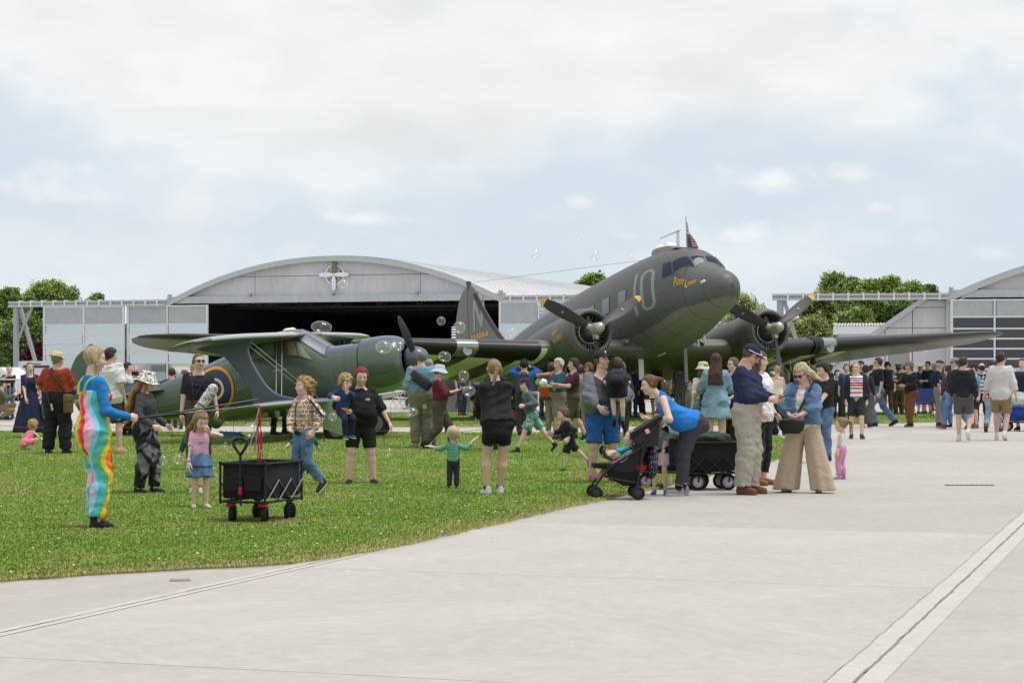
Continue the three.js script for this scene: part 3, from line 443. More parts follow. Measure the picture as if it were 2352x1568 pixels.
    for (let i = 0; i < 7; i++) { const a = 3.92 + i * 1.0; mesh('window_frame', patch([w([[a - 0.025, 89], [a + 0.465, 89], [a + 0.465, 71], [a - 0.025, 71]])], 0.006), frameM, t); mesh('cabin_window', patch([w([[a, 88], [a + 0.44, 88], [a + 0.44, 72], [a, 72]])], 0.012), mat([0.16, 0.18, 0.19], 0.12), t); }
  }
  // wings
  const wingTex = canvasTex(2048, 1024, (x, w, h) => { // along: span; down the picture: lower surface from the nose to the trailing edge, then the upper
    x.fillStyle = '#686a5e'; x.fillRect(0, 0, w, h / 2); x.fillStyle = '#5a5e58'; x.fillRect(0, h / 2, w, h / 2); wear(x, w, h, 700, ['#70736a', '#4d514a', '#7a7c70'], 0.04, 0.13);
    const S = (z) => z / 14.42 * w; const z0 = 3.66, st = 0.66;
    for (let i = 0; i < 5; i++) { x.fillStyle = i % 2 ? '#131412' : '#efefe4'; x.fillRect(S(z0 + i * st), 0, S(st), h / 2); }
    x.globalAlpha = 0.5; x.strokeStyle = '#2f332b'; x.lineWidth = 1.5; for (let z = 0.5; z < 14.4; z += 0.72) { x.beginPath(); x.moveTo(S(z), 0); x.lineTo(S(z), h); x.stroke(); } for (const f of [0.38, 0.55, 0.7, 0.84]) for (const o of [0, 1]) { const y = o ? h - f * h / 2 : f * h / 2; x.beginPath(); x.moveTo(0, y); x.lineTo(w, y); x.stroke(); }
    x.globalAlpha = 0.18; x.fillStyle = '#20221a'; for (let i = 0; i < 260; i++) x.fillRect(rnd() * w, rnd() * h, rr(1, 3), rr(20, 140)); x.globalAlpha = 1; });
  const wingM = mat([1, 1, 1], 0.45, { map: wingTex });
  for (const k of [1, -1]) {
    const g = surface((u, v) => wingPt(dcWing, dcP, k * 14.42 * (v < 0.85 ? v * 13.4 / 14.42 / 0.85 : lerp(13.4 / 14.42, 1, (v - 0.85) / 0.15)), u * 2 - 1), 40, 60, k > 0);
    { const uv = g.attributes.uv, p = g.attributes.position; for (let i = 0; i < p.count; i++) { const tt = uv.getX(i) * 2 - 1; uv.setXY(i, Math.abs(p.getX(i)) / 14.42, tt < 0 ? 1 - 0.5 * tt * tt : 0.5 * (tt * tt)); } }
    // the seam at the nose jumps between the two halves of the map: keep both edges apart
    { const uv = g.attributes.uv; for (let i = 0; i < uv.count; i++) if (uv.getY(i) < 0.004 && uv.getY(i) >= 0) uv.setY(i, 0.004); }
    mesh('wing', g, wingM, t);
    mesh('deicer_boot', surface((u, v) => { const tt = lerp(-0.37, 0.26, u); return wingPt(dcWing, dcP, k * lerp(3.85, 14.3, v), tt, 0.012); }, 16, 50, k > 0), mat([0.012, 0.012, 0.014], 0.42), t);
    const ll = mesh('landing_light', surface((u, v) => wingPt(dcWing, dcP, k * lerp(5.55, 6.12, v), lerp(-0.36, 0.2, u), 0.022), 12, 8, k > 0), mat([0.30, 0.31, 0.31], 0.12, { metalness: 0.5 }), t);
    mesh('reflector', lathe([[0, 0], [0.08, 0.015], [0.13, 0.05], [0.14, 0.06], [0.12, 0.065], [0, 0.04]], 24).rotateX(Math.PI / 2).translate(...wingPt(dcWing, dcP, k * 5.84, -0.14, 0.05).toArray()), mat([0.32, 0.32, 0.32], 0.2, { metalness: 0.8 }), ll);
    if (k < 0) mesh('light_cover', surface((u, v) => wingPt(dcWing, dcP, k * lerp(5.2, 5.56, v), lerp(-0.3, 0.34, u), 0.05 + 0.02 * Math.sin(v * 9 + u * 7)), 12, 6, false), mat([0.015, 0.015, 0.017], 0.8), t);
    mesh('tailplane', surface((u, v) => wingPt(spline([[0, 16.1, 2.75, 0.42, 0.1], [2.2, 16.6, 2.15, 0.42, 0.09], [3.6, 17.15, 1.45, 0.42, 0.08], [4.0, 17.6, 0.8, 0.42, 0.06], [4.07, 17.9, 0.1, 0.42, 0.05]]), dcP, k * 4.07 * v, u * 2 - 1), 24, 16, k > 0), mat([0.2, 0.205, 0.19], 0.5), t);
    // engine: cowling, nacelle, crankcase, cylinders, propeller
    const N = (a, r, th) => dcP(a, -0.81 + r * Math.cos(th), k * 2.82 - k * 0 + r * Math.sin(th));
    const nacTex = nacelleTex(k);
    const cowlR = spline([[2.97, 0.575], [3.0, 0.62], [3.08, 0.66], [3.3, 0.705], [3.7, 0.725], [4.12, 0.715]]);
    const cg = surface((u, v) => N(lerp(2.97, 4.12, v), cowlR(lerp(2.97, 4.12, v))[0], u * 2 * Math.PI), 48, 14, true);
    mesh('engine_cowling', cg, mat([1, 1, 1], 0.45, { map: nacTex }), t);
    mesh('cowl_lip', [surface((u, v) => { const b = v * Math.PI; return N(3.02 - 0.055 * Math.sin(b), 0.535 + 0.06 * Math.cos(b) * -1 + 0.03, u * 2 * Math.PI); }, 48, 8, false), surface((u, v) => N(lerp(3.02, 3.7, v), lerp(0.505, 0.56, v), u * 2 * Math.PI), 48, 3, false)], oliveM, t);
    mesh('cowl_lining', surface((u, v) => N(lerp(3.04, 4.1, v), lerp(0.60, 0.69, v), u * 2 * Math.PI), 40, 3), blackM, t);
    mesh('firewall', new THREE.CircleGeometry(0.7, 40).translate(...dcP(4.0, -0.81, k * 2.82).toArray()), blackM, t);
    const nac = spline([[4.08, -0.81, 0.66, 0.67], [4.3, -0.81, 0.675, 0.70], [4.9, -0.80, 0.69, 0.76], [5.8, -0.80, 0.66, 0.80], [6.8, -0.78, 0.56, 0.76], [7.8, -0.78, 0.40, 0.58], [8.8, -0.85, 0.2, 0.3], [9.3, -0.9, 0.04, 0.05]]);
    mesh('nacelle', surface((u, v) => { const a = lerp(4.08, 9.3, v), [yc, w, hh] = nac(a), th = u * 2 * Math.PI, c = Math.cos(th); return dcP(a, yc + c * (c > 0 ? Math.min(w, hh) : hh), k * 2.82 + w * Math.sin(th)); }, 40, 30, true), mat([0.088, 0.092, 0.086], 0.5), t);
    const eng = mesh('engine', [lathe([[0, 0.50], [0.12, 0.49], [0.2, 0.42], [0.24, 0.3], [0.27, 0.16], [0.29, 0], [0.3, -0.3]], 32).rotateX(Math.PI / 2).translate(...dcP(3.42, -0.81, k * 2.82).toArray())], mat([0.05, 0.052, 0.055], 0.45, { metalness: 0.3 }), t);
    for (let i = 0; i < 14; i++) {
      const th = i / 14 * 6.2832 + 0.1, off = i % 2 ? 0.22 : 0, fins = [];
      for (let q = 0; q < 8; q++) { const r = 0.28 + q * 0.032; fins.push(new THREE.CylinderGeometry(0.085, 0.085, 0.016, 12).rotateZ(0).translate(0, r, 0)); } fins.push(new THREE.CylinderGeometry(0.066, 0.066, 0.26, 10).translate(0, 0.38, 0), box(0.15, 0.06, 0.1, 0, 0.53, 0, 0.015));
      const m = merge(fins).rotateZ(th).translate(...dcP(3.42 + off, -0.81, k * 2.82).toArray()); mesh('cylinder', m, mat([0.09, 0.09, 0.09], 0.5, { metalness: 0.4 }), eng);
      const rods = [-0.028, 0.028].map((d) => bar(V(d, 0.25, 0.13), V(d * 1.6, 0.5, 0.1), 0.011, 0.011, 6)); mesh('pushrod', merge(rods).rotateZ(th).translate(...dcP(3.40, -0.81, k * 2.82).toArray()), mat([0.5, 0.5, 0.47], 0.35, { metalness: 0.5 }), eng);
    }
    mesh('collector_ring', new THREE.TorusGeometry(0.3, 0.022, 8, 48).translate(...dcP(3.2, -0.81, k * 2.82).toArray()), silver, eng);
    mesh('ignition_box', [box(0.1, 0.14, 0.1, 0.0, 0.40, 0.2, 0.02), bar(V(-0.14, 0.38, 0.18), V(0.14, 0.36, 0.18), 0.02), bar(V(0.06, 0.3, 0.2), V(0.05, 0.45, 0.2), 0.03)].map((g) => g.translate(...dcP(3.4, -0.81, k * 2.82).toArray())), mat([0.16, 0.06, 0.045], 0.5), eng);
    const prop = new THREE.Group(); prop.name = 'propeller'; prop.position.copy(dcP(2.80, -0.81, k * 2.82)); t.add(prop);
    prop.rotation.z = (k > 0 ? 182 : 184) * DEG;
    const [bl, tp] = propBlade(1.765, 0.335, 30 * DEG, 0.915);
    const logo = canvasTex(64, 128, (x) => { x.fillStyle = '#b9a08a'; x.beginPath(); x.ellipse(32, 64, 26, 56, 0, 0, 7); x.fill(); x.fillStyle = '#7c1d16'; x.beginPath(); x.ellipse(32, 64, 21, 48, 0, 0, 7); x.fill(); x.fillStyle = '#d8c7b4'; x.fillRect(22, 40, 6, 48); x.fillRect(36, 40, 6, 48); x.fillRect(22, 60, 20, 7); });
    for (let i = 0; i < 3; i++) { const b = mesh('propeller_blade', bl, mat([0.028, 0.029, 0.032], 0.5), prop); b.rotation.z = i * 2 * Math.PI / 3; mesh('yellow_tip', tp, mat([0.72, 0.39, 0.02], 0.5), b);
      mesh('maker_badge', surface((u, v) => { const f = lerp(0.575, 0.625, v), aa = 30 * DEG * (1 - f) + 18 * DEG, xx = lerp(-0.05, 0.05, u), zz = 0.021; return V(xx * Math.cos(aa) - zz * Math.sin(aa), f * 1.765, xx * Math.sin(aa) + zz * Math.cos(aa)); }, 4, 4), mat([1, 1, 1], 0.5, { map: logo, transparent: true, alphaTest: 0.5 }), b); }
    mesh('propeller_hub', [lathe([[0, 0.44], [0.05, 0.43], [0.1, 0.40], [0.14, 0.34], [0.15, 0.27], [0.15, 0.14], [0.17, 0.12], [0.17, 0.06], [0.15, 0.0], [0.13, -0.2]], 28).rotateX(Math.PI / 2), ...[0, 1, 2].map((i) => new THREE.CylinderGeometry(0.085, 0.1, 0.2, 16).translate(0, 0.17, 0).rotateZ(i * 2 * Math.PI / 3))], mat([0.40, 0.395, 0.37], 0.4, { metalness: 0.45 }), prop);
    mesh('exhaust_pipe', [surface((u, v) => { const th = u * 6.2832, r = 0.125 * (v < 0.5 ? 1 : 0.84), a = v < 0.5 ? lerp(4.5, 5.5, v * 2) : lerp(5.5, 4.52, (v - 0.5) * 2); return dcP(a, -1.28 + r * Math.cos(th) - 0.06 * (a - 4.5), k * 3.36 + r * Math.sin(th)); }, 18, 6, true)], mat([0.09, 0.085, 0.075], 0.5, { metalness: 0.3 }), t);
    mesh('oil_cooler', [surface((u, v) => { const th = u * 6.2832, r = lerp(0.24, 0.28, v); return dcP(lerp(4.35, 5.3, v), -1.62 + r * Math.cos(th), k * 2.82 + r * Math.sin(th)); }, 24, 4, true), new THREE.TorusGeometry(0.24, 0.03, 8, 30).translate(...dcP(4.35, -1.62, k * 2.82).toArray())], mat([0.08, 0.085, 0.078], 0.5), t);
    mesh('intake', box(0.26, 0.13, 0.7, 0, 0, 0, 0.05).translate(...dcP(4.3, -0.07, k * 2.82).toArray()), blackM, t);
    // undercarriage
    const wc = dcP(4.7, -3.06 + 0.57, k * 2.82); const wh = new THREE.Group(); wh.name = 'main_wheel'; wh.position.copy(wc); t.add(wh);
    mesh('tyre', lathe([[0.28, -0.2], [0.46, -0.21], [0.54, -0.15], [0.57, 0], [0.54, 0.15], [0.46, 0.21], [0.28, 0.2]], 40).rotateZ(Math.PI / 2), rubber, wh); mesh('wheel_hub', new THREE.CylinderGeometry(0.29, 0.29, 0.34, 28).rotateZ(Math.PI / 2), silver, wh);
    const up = (s, a, y) => dcP(a, y, k * (2.82 + s)); mesh('undercarriage_strut', [-0.3, 0.3].flatMap((s) => [bar(up(s, 4.7, -2.49), up(s, 5.0, -1.2), 0.065, 0.075, 12), bar(up(s, 4.78, -2.2), up(s, 6.3, -1.35), 0.035, 0.035, 8)]).concat([bar(up(-0.3, 4.7, -2.49), up(0.3, 4.7, -2.49), 0.05), bar(up(-0.3, 4.9, -1.7), up(0.3, 4.9, -1.7), 0.035)]), greyM, t);
  }
  function nacelleTex(k) { return canvasTex(1024, 256, (x, w, h) => { x.fillStyle = '#51554f'; x.fillRect(0, 0, w, h); wear(x, w, h, 200, ['#686c64', '#4c514b', '#6f6f64'], 0.05, 0.14); x.globalAlpha = 0.6; x.strokeStyle = '#2b2e28'; x.lineWidth = 2; for (const q of [0.14, 0.36, 0.64, 0.86]) { x.beginPath(); x.moveTo(q * w, 0); x.lineTo(q * w, h); x.stroke(); } x.beginPath(); x.moveTo(0, h * 0.75); x.lineTo(w, h * 0.75); x.stroke(); x.globalAlpha = 1;
      if (k > 0) { // quoted name on the starboard cowl
        x.save(); x.translate(0.185 * w, 0.40 * h); x.rotate(-Math.PI / 2); x.scale(1, 1); x.scale(1, -1); x.rotate(Math.PI); x.fillStyle = '#d09a1c'; x.font = 'italic bold 46px sans-serif'; x.restore();
      } }); }
  { // the name on the nose
    const pt = canvasTex(1024, 320, (x) => { const word = (s, px, py, size, sx) => { for (const [d, c] of [[5, '#191710'], [0, '#dba01a']]) { x.save(); x.translate(px + d, py + d); x.transform(sx, 0, -0.1, 1, 0, 0); x.font = 'italic bold ' + size + 'px sans-serif'; x.fillStyle = c; x.fillText(s, 0, 0); x.restore(); } };
      word('P', 30, 262, 250, 0.72); word('lacid', 150, 250, 205, 0.68); word('L', 500, 275, 285, 0.8); word('assie', 635, 235, 205, 0.74); x.fillStyle = '#dba01a'; x.save(); x.translate(480, 262); x.rotate(0.05); x.fillRect(0, 0, 150, 18); x.restore(); });
    mesh('painted_name', patch([[[1.70, 92], [0.86, 78], [0.92, 54], [1.72, 68]]], 0.006, 14), mat([1, 1, 1], 0.5, { map: pt, transparent: true, alphaTest: 0.4 }), t);
  }
  { // the name on the engine cowling: a thin painted patch that follows the cowl
    const nt = canvasTex(512, 256, (x) => { x.fillStyle = '#d29c1e'; x.font = 'italic bold 92px sans-serif'; x.save(); x.translate(30, 108); x.scale(0.8, 1); x.rotate(-0.06); x.fillText('“Eager', 0, 0); x.restore(); x.font = 'bold 92px sans-serif'; x.save(); x.translate(96, 218); x.scale(0.92, 1); x.rotate(-0.04); x.fillText('EILEEN”', 0, 0); x.restore(); });
    mesh('painted_name', surface((u, v) => { const a = lerp(4.16, 3.2, u), th = lerp(106, 66, v) * DEG, r = Math.max(cowlRad(a) + 0.006, 0.6); return dcP(a, -0.81 + r * Math.cos(th), 2.82 + r * Math.sin(th)); }, 10, 10), mat([1, 1, 1], 0.5, { map: nt, transparent: true, alphaTest: 0.4 }), t);
  }
  // fin and rudder
  const finLE = spline([[0.3, 14.1], [1.0, 14.7], [2.2, 16.05], [3.2, 17.0], [3.75, 17.42], [3.93, 17.7], [4.0, 18.0]]), finTE = spline([[0.2, 18.9], [0.9, 19.35], [1.8, 19.5], [2.8, 19.42], [3.5, 19.0], [3.85, 18.6], [4.0, 18.1]]), hinge = 17.95;
  const slab = (y0, y1, aA, aB, th) => surface((u, v) => { const y = lerp(y0, y1, v), l = aA(y), r = Math.max(aB(y), l + 0.01), ch = Math.max(0.02, finTE(y)[0] - finLE(y)[0]), b = u * 2 * Math.PI, f = (1 - Math.cos(b)) / 2, a = lerp(l, r, f), q = clamp((a - finLE(y)[0]) / ch, 0, 1); return dcP(a, y, Math.sign(Math.sin(b)) * Math.max(0.004, naca(q, th) * ch) * (Math.abs(Math.sin(b)) < 1e-6 ? 0 : 1)); }, 28, 24, false);
  const finM = mat([0.112, 0.118, 0.108], 0.5), fin = mesh('fin', slab(0.3, 3.99, (y) => finLE(y)[0], () => hinge - 0.012, 0.09), finM, t);
  const rud = mesh('rudder', slab(0.3, 3.97, () => hinge + 0.012, (y) => finTE(y)[0], 0.09), mat([0.125, 0.132, 0.122], 0.55), t);
  mesh('deicer_boot', surface((u, v) => { const y = lerp(1.1, 3.55, v), l = finLE(y)[0] - 0.012, b = lerp(-1, 1, u); return dcP(l + 0.16 * b * b, y, b * 0.095); }, 8, 16), mat([0.012, 0.012, 0.014], 0.42), t);
  mesh('rudder_hinge', [box(0.16, 0.06, 0.42, 0, 0, 0).translate(...dcP(17.95, 3.0, 0).toArray()), box(0.2, 0.06, 0.42).translate(...dcP(18.0, 1.45, 0).toArray())], blackM, t);
  mesh('fin_cap', [bar(dcP(17.86, 3.5, 0), dcP(17.92, 4.1, 0), 0.05, 0.1, 8)], mat([0.05, 0.075, 0.05], 0.5), t);
  const nTex = canvasTex(256, 512, (x) => { x.strokeStyle = '#8f968d'; x.lineWidth = 46; x.lineJoin = 'bevel'; x.beginPath(); x.moveTo(36, 490); x.lineTo(36, 40); x.lineTo(216, 470); x.lineTo(216, 20); x.stroke(); });
  const side = (y, a) => { const ch = finTE(y)[0] - finLE(y)[0]; return dcP(a, y, naca(clamp((a - finLE(y)[0]) / ch), 0.09) * ch + 0.008); };
  mesh('tail_letter', surface((u, v) => side(lerp(2.18, 3.42, v), lerp(17.5, 16.62, u)), 8, 10), mat([1, 1, 1], 0.55, { map: nTex, transparent: true, alphaTest: 0.4 }), t);
  const numTex = canvasTex(512, 128, (x) => { x.fillStyle = '#d8a11f'; x.font = 'bold 118px sans-serif'; x.scale(0.98, 1); x.fillText('224064', 12, 106, 490); });
  mesh('serial_number', surface((u, v) => side(lerp(1.93, 1.74, u) + 0.27 * v, lerp(17.88, 15.72, u)), 14, 4), mat([1, 1, 1], 0.55, { map: numTex, transparent: true, alphaTest: 0.4 }), t);
  // tail wheel
  mesh('tail_wheel', [lathe([[0.08, -0.08], [0.2, -0.09], [0.25, 0], [0.2, 0.09], [0.08, 0.08]], 28).rotateZ(Math.PI / 2).translate(...dcP(16.5, -0.72 + 0.25, 0).toArray()), bar(dcP(16.5, -0.47, 0.12), dcP(16.2, 0.1, 0.1), 0.03), bar(dcP(16.5, -0.47, -0.12), dcP(16.2, 0.1, -0.1), 0.03)], rubber, t);
  // roof: radome, aerials, flag; belly: masts
  const rd = mesh('radome', lathe([[0, 0.26], [0.12, 0.245], [0.24, 0.19], [0.33, 0.10], [0.38, 0.05]], 32).scale(1, 1, 1.15).translate(...dcP(3.45, 1.58, 0).toArray()), whiteP, t); mesh('radome_base', lathe([[0.40, 0.06], [0.42, 0.02], [0.44, -0.12]], 32).scale(1, 1, 1.15).translate(...dcP(3.45, 1.58, 0).toArray()), greyM, rd);
  mesh('blade_aerial', [beam(dcP(2.62, 1.4, 0.1), dcP(2.52, 1.94, 0.1), 0.03, 0.13), beam(dcP(2.40, 1.93, 0.1), dcP(3.55, 1.99, 0.1), 0.07, 0.025)], whiteP, t);
  mesh('hatch', box(0.7, 0.03, 0.7, 0, 0, 0, 0.01).rotateX(0.08).translate(...dcP(2.6, 1.42, 0).toArray()), oliveM, t);
  mesh('aerial_wire', bar(dcP(4.4, 1.6, 0), dcP(17.7, 4.02, 0), 0.005, 0.005, 5), blackM, t);
  const flagTex = canvasTex(512, 320, (x, w, h) => { for (let i = 0; i < 13; i++) { x.fillStyle = i % 2 ? '#e8e4e2' : '#b3122c'; x.fillRect(0, i * h / 13, w, h / 13 + 1); } x.fillStyle = '#1c2350'; x.fillRect(0, 0, w * 0.42, h * 7 / 13); x.fillStyle = '#eee'; for (let r = 0; r < 9; r++) for (let c = 0; c < (r % 2 ? 5 : 6); c++) { x.beginPath(); x.arc(w * 0.42 * (c * 2 + 1 + (r % 2)) / 12.2, h * 7 / 13 * (r + 0.6) / 9.2, 5, 0, 7); x.fill(); } });
  const fst = dcP(2.3, 1.36, 0.0), ftop = dcP(2.16, 2.26, 0.0), flag = mesh('flag', surface((u, v) => { const top = ftop.clone().lerp(fst, 0.12), bot = ftop.clone().lerp(fst, 0.95), p = top.clone().lerp(bot, v); const f = u * (0.08 + 0.34 * v), w = 0.09 * Math.sin(u * 9 + v * 2) * u; return V(p.x + f * 0.8 + 0.02, p.y - u * (0.5 * (1 - v) + 0.05), p.z + w + f * 0.45); }, 24, 16), mat([1, 1, 1], 0.8, { map: flagTex, side: THREE.DoubleSide }), t);
  mesh('flag_staff', bar(fst, ftop, 0.014, 0.012, 8), silver, t);
  mesh('belly_mast', [beam(dcP(3.5, -1.2, -0.3), dcP(3.62, -2.15, -0.3), 0.03, 0.10)], greyM, t);
  mesh('belly_mast', [beam(dcP(4.7, -1.2, 0.5), dcP(4.78, -1.85, 0.5), 0.03, 0.16)], whiteP, t);
  mesh('belly_aerial', [box(0.05, 0.03, 0.42, 0, 0, 0, 0.01).translate(...dcP(3.9, -1.30, 0.25).toArray())], whiteP, t); mesh('belly_aerial', [box(0.03, 0.2, 0.08, 0, 0, 0, 0.01).translate(...dcP(2.1, -1.22, -0.15).toArray())], whiteP, t); mesh('belly_aerial', [box(0.03, 0.2, 0.08, 0, 0, 0, 0.01).translate(...dcP(2.4, -1.28, -0.12).toArray())], whiteP, t);
  mesh('probe_cover', [box(0.06, 0.07, 0.2, 0, 0, 0, 0.02).translate(...dcP(0.36, -0.02, 0.70).toArray())], whiteP, t);
  mesh('belly_pipe', [tube([dcP(4.6, -1.2, 0.9), dcP(4.7, -1.6, 0.9), dcP(4.6, -1.85, 0.92), dcP(4.5, -2.2, 0.92)], 0.025)], blackM, t);
  // root fillets between wing and fuselage
  for (const k of [1, -1]) mesh('wing_fillet', surface((u, v) => { const aa = lerp(4.1, 8.9, v), rr0 = 0.42 * Math.sin(Math.PI * clamp(v * 0.9 + 0.1)), b = u * Math.PI / 2; return dcP(aa, -1.0 + 0.06 - 0.08 * (v) + rr0 * (1 - Math.sin(b)), k * (1.12 + rr0 * 1.3 * (1 - Math.cos(b)))); }, 8, 20), oliveM, t);
  return t;
})();
// ------------------------------------------------------------------ the small cabin biplane
const bpGroup = (() => {
  const psi = 1.30, pitch = 0.141, base = V(0, -1.52, -1.75), nose = V(-1.76, 1.73, -42.5);
  const P = (a, y, s) => V(-s, y + 1.52, -a + 1.75);
  const t = thing('biplane', 'green and slate grey cabin biplane with a blue and red roundel', 'aircraft'); t.rotation.order = 'YXZ'; t.rotation.set(-pitch, psi, 0.02); t.position.copy(nose).add(base.clone().applyEuler(t.rotation));
  const fus = spline([[1.36, 0.50, -0.60, 0.56], [1.9, 0.51, -0.66, 0.60], [2.04, 0.53, -0.67, 0.62], [2.3, 0.72, -0.69, 0.64], [2.55, 0.90, -0.71, 0.66], [2.8, 0.99, -0.72, 0.67], [3.3, 0.98, -0.72, 0.66], [3.8, 0.86, -0.70, 0.61], [4.4, 0.68, -0.66, 0.52], [5.2, 0.47, -0.58, 0.40], [6, 0.30, -0.50, 0.27], [6.8, 0.16, -0.43, 0.15], [7.5, 0.08, -0.38, 0.05]]);
  const skin = (a, phi, off = 0, n = 2.5) => { const [yt, yb, w] = fus(a), yc = lerp(yb, yt, 0.45), c = Math.cos(phi), s = Math.sin(phi), k = 2 / n, up = a > 2 && c > 0 ? 2 / 2.1 : k; return P(a, yc + Math.sign(c) * Math.abs(c) ** k * ((c > 0 ? yt - yc : yc - yb) + off), Math.sign(s) * Math.abs(s) ** up * (w + off)); };
  const slate = '#454d5c', green = '#4a5a48', sky = '#7d9270';
  const tex = canvasTex(2048, 1024, (x, w, h) => {
    const Y = (p) => p / 360 * h, X = (a) => (a - 1.3) / 6.3 * w;
    x.fillStyle = green; x.fillRect(0, 0, w, h); x.fillStyle = slate;
    for (const m of [1, -1]) { x.beginPath(); x.moveTo(0, m > 0 ? 0 : h); for (let a = 1.3; a <= 7.6; a += 0.05) { const p = a < 2.1 ? 47 : a < 3.9 ? 34 : 40 + 5 * Math.sin(a * 2); x.lineTo(X(a), m > 0 ? Y(p) : h - Y(p)); } x.lineTo(w, m > 0 ? 0 : h); x.fill(); }
    x.fillStyle = sky; x.fillRect(0, Y(150), w, Y(60));
    seed(8); for (let i = 0; i < 300; i++) { x.globalAlpha = rr(0.02, 0.06); x.fillStyle = rnd() < 0.5 ? '#5b6a58' : '#3b463b'; x.beginPath(); x.ellipse(rnd() * w, rnd() * h, rr(10, 120), rr(5, 30), 0, 0, 7); x.fill(); } x.globalAlpha = 1;
    x.strokeStyle = '#2a332a'; x.lineWidth = 2.5; x.globalAlpha = 0.7; for (const a of [1.62, 1.98]) { x.beginPath(); x.moveTo(X(a), Y(50)); x.lineTo(X(a), Y(130)); x.stroke(); } x.beginPath(); x.moveTo(X(1.36), Y(48)); x.lineTo(X(2.05), Y(47)); x.stroke(); x.strokeRect(X(1.64), Y(58), X(1.9) - X(1.64), Y(34)); x.globalAlpha = 1;
    x.save(); x.translate(X(6.75), Y(88)); x.scale(-1, 1); x.translate(-340, 0); x.fillStyle = '#20261f'; x.font = 'bold 52px sans-serif'; x.scale(1.0, 0.9); x.fillText('ROYAL NAVY', 0, 0); x.restore();
  });
  const paint = new THREE.MeshPhysicalMaterial({ map: tex, roughness: 0.42, clearcoat: 0.5, clearcoatRoughness: 0.12 }), slateM = mat(slate, 0.4, { phys: true, clearcoat: 0.5, clearcoatRoughness: 0.12 }), greenM = mat(green, 0.42, { phys: true, clearcoat: 0.4, clearcoatRoughness: 0.15 }), skyM = mat('#8ea188', 0.5), silverM = mat([0.55, 0.55, 0.55], 0.3, { metalness: 0.7 }), rubber = mat([0.02, 0.02, 0.02], 0.85), dark = mat([0.015, 0.015, 0.016], 0.6);
  const reUV = (g) => { const p = g.attributes.position, uv = g.attributes.uv; for (let i = 0; i < p.count; i++) uv.setXY(i, (1.75 - p.getZ(i) - 1.3) / 6.3, 1 - uv.getX(i)); return g; };
  mesh('fuselage', reUV(surface((u, v) => skin(lerp(1.36, 3.9, v), u * 2 * Math.PI), 48, 40)), paint, t);
  mesh('rear_fuselage', reUV(surface((u, v) => skin(lerp(3.89, 7.5, v), u * 2 * Math.PI, 0, 2.2), 22, 10)), new THREE.MeshPhysicalMaterial({ map: tex, roughness: 0.45, clearcoat: 0.4, clearcoatRoughness: 0.15, flatShading: true }), t);
  const cr = spline([[0.46, 0.40], [0.5, 0.47], [0.58, 0.53], [0.75, 0.575], [1.0, 0.595], [1.33, 0.585]]);
  const cowlTex = canvasTex(512, 128, (x, w, h) => { x.fillStyle = green; x.fillRect(0, 0, w, h); x.fillStyle = slate; x.fillRect(0, 0, w * 0.13, h); x.fillRect(w * 0.87, 0, w * 0.13, h); x.fillStyle = sky; x.fillRect(w * 0.40, 0, w * 0.2, h); x.strokeStyle = '#27302a'; x.lineWidth = 2; for (const q of [0.3, 0.7]) { x.beginPath(); x.moveTo(q * w, 0); x.lineTo(q * w, h); x.stroke(); } });
  mesh('engine_cowling', surface((u, v) => { const a = lerp(0.46, 1.33, v), r = cr(a)[0], th = u * 2 * Math.PI; return P(a, -0.02 + r * Math.cos(th), r * Math.sin(th)); }, 48, 20), mat([1, 1, 1], 0.4, { phys: true, map: cowlTex, clearcoat: 0.5, clearcoatRoughness: 0.12 }), t);
  mesh('cowl_lip', new THREE.TorusGeometry(0.385, 0.035, 10, 48).translate(...P(0.475, -0.02, 0).toArray()), slateM, t);
  mesh('cowl_gap', surface((u, v) => { const th = u * 6.2832, r = 0.545; return P(lerp(1.2, 1.5, v), -0.02 + r * Math.cos(th), r * Math.sin(th)); }, 40, 2), dark, t);
  const en = mesh('engine', [new THREE.CircleGeometry(0.52, 36).translate(...P(0.9, -0.02, 0).toArray()), lathe([[0.16, 0.2], [0.22, 0.1], [0.24, -0.2]], 24).rotateX(Math.PI / 2).translate(...P(0.72, -0.02, 0).toArray())], mat([0.02, 0.02, 0.022], 0.5), t);
  for (let i = 0; i < 9; i++) mesh('cylinder', merge([0, 1, 2, 3, 4, 5].map((q) => new THREE.CylinderGeometry(0.075, 0.075, 0.018, 10).translate(0, 0.24 + q * 0.032, 0)).concat([new THREE.CylinderGeometry(0.06, 0.06, 0.2, 10).translate(0, 0.3, 0)])).rotateZ(i * 0.698 + 0.3).translate(...P(0.72, -0.02, 0).toArray()), mat([0.1, 0.1, 0.1], 0.5, { metalness: 0.4 }), en);
  const pr = new THREE.Group(); pr.name = 'propeller'; pr.position.copy(P(0.24, 0, 0)); t.add(pr); pr.rotation.z = 0.75;
  mesh('spinner', lathe([[0, 0.26], [0.08, 0.25], [0.16, 0.205], [0.22, 0.12], [0.255, 0.0], [0.26, -0.14], [0.22, -0.2]], 32).rotateX(Math.PI / 2), slateM, pr);
  { const [bl] = propBlade(1.22, 0.20, 34 * DEG); for (let i = 0; i < 2; i++) { const b = mesh('propeller_blade', bl, mat([0.035, 0.036, 0.04], 0.4), pr); b.rotation.z = i * Math.PI; } }
  // wings: upper set back, lower forward
  const tipW = (le, ch, y, th, dih) => { const R = []; for (let i = 0; i <= 16; i++) { const z = 4.88 * (i < 6 ? i / 6 * 0.62 : 0.62 + 0.38 * Math.sin((i - 6) / 10 * Math.PI / 2)), e = z < 3.0 ? 1 : Math.sqrt(Math.max(0.0006, 1 - ((z - 3.0) / 1.88) ** 2)); R.push([z, le + ch * 0.45 * (1 - e), ch * e, y + dih * z, th]); } return spline(R); };
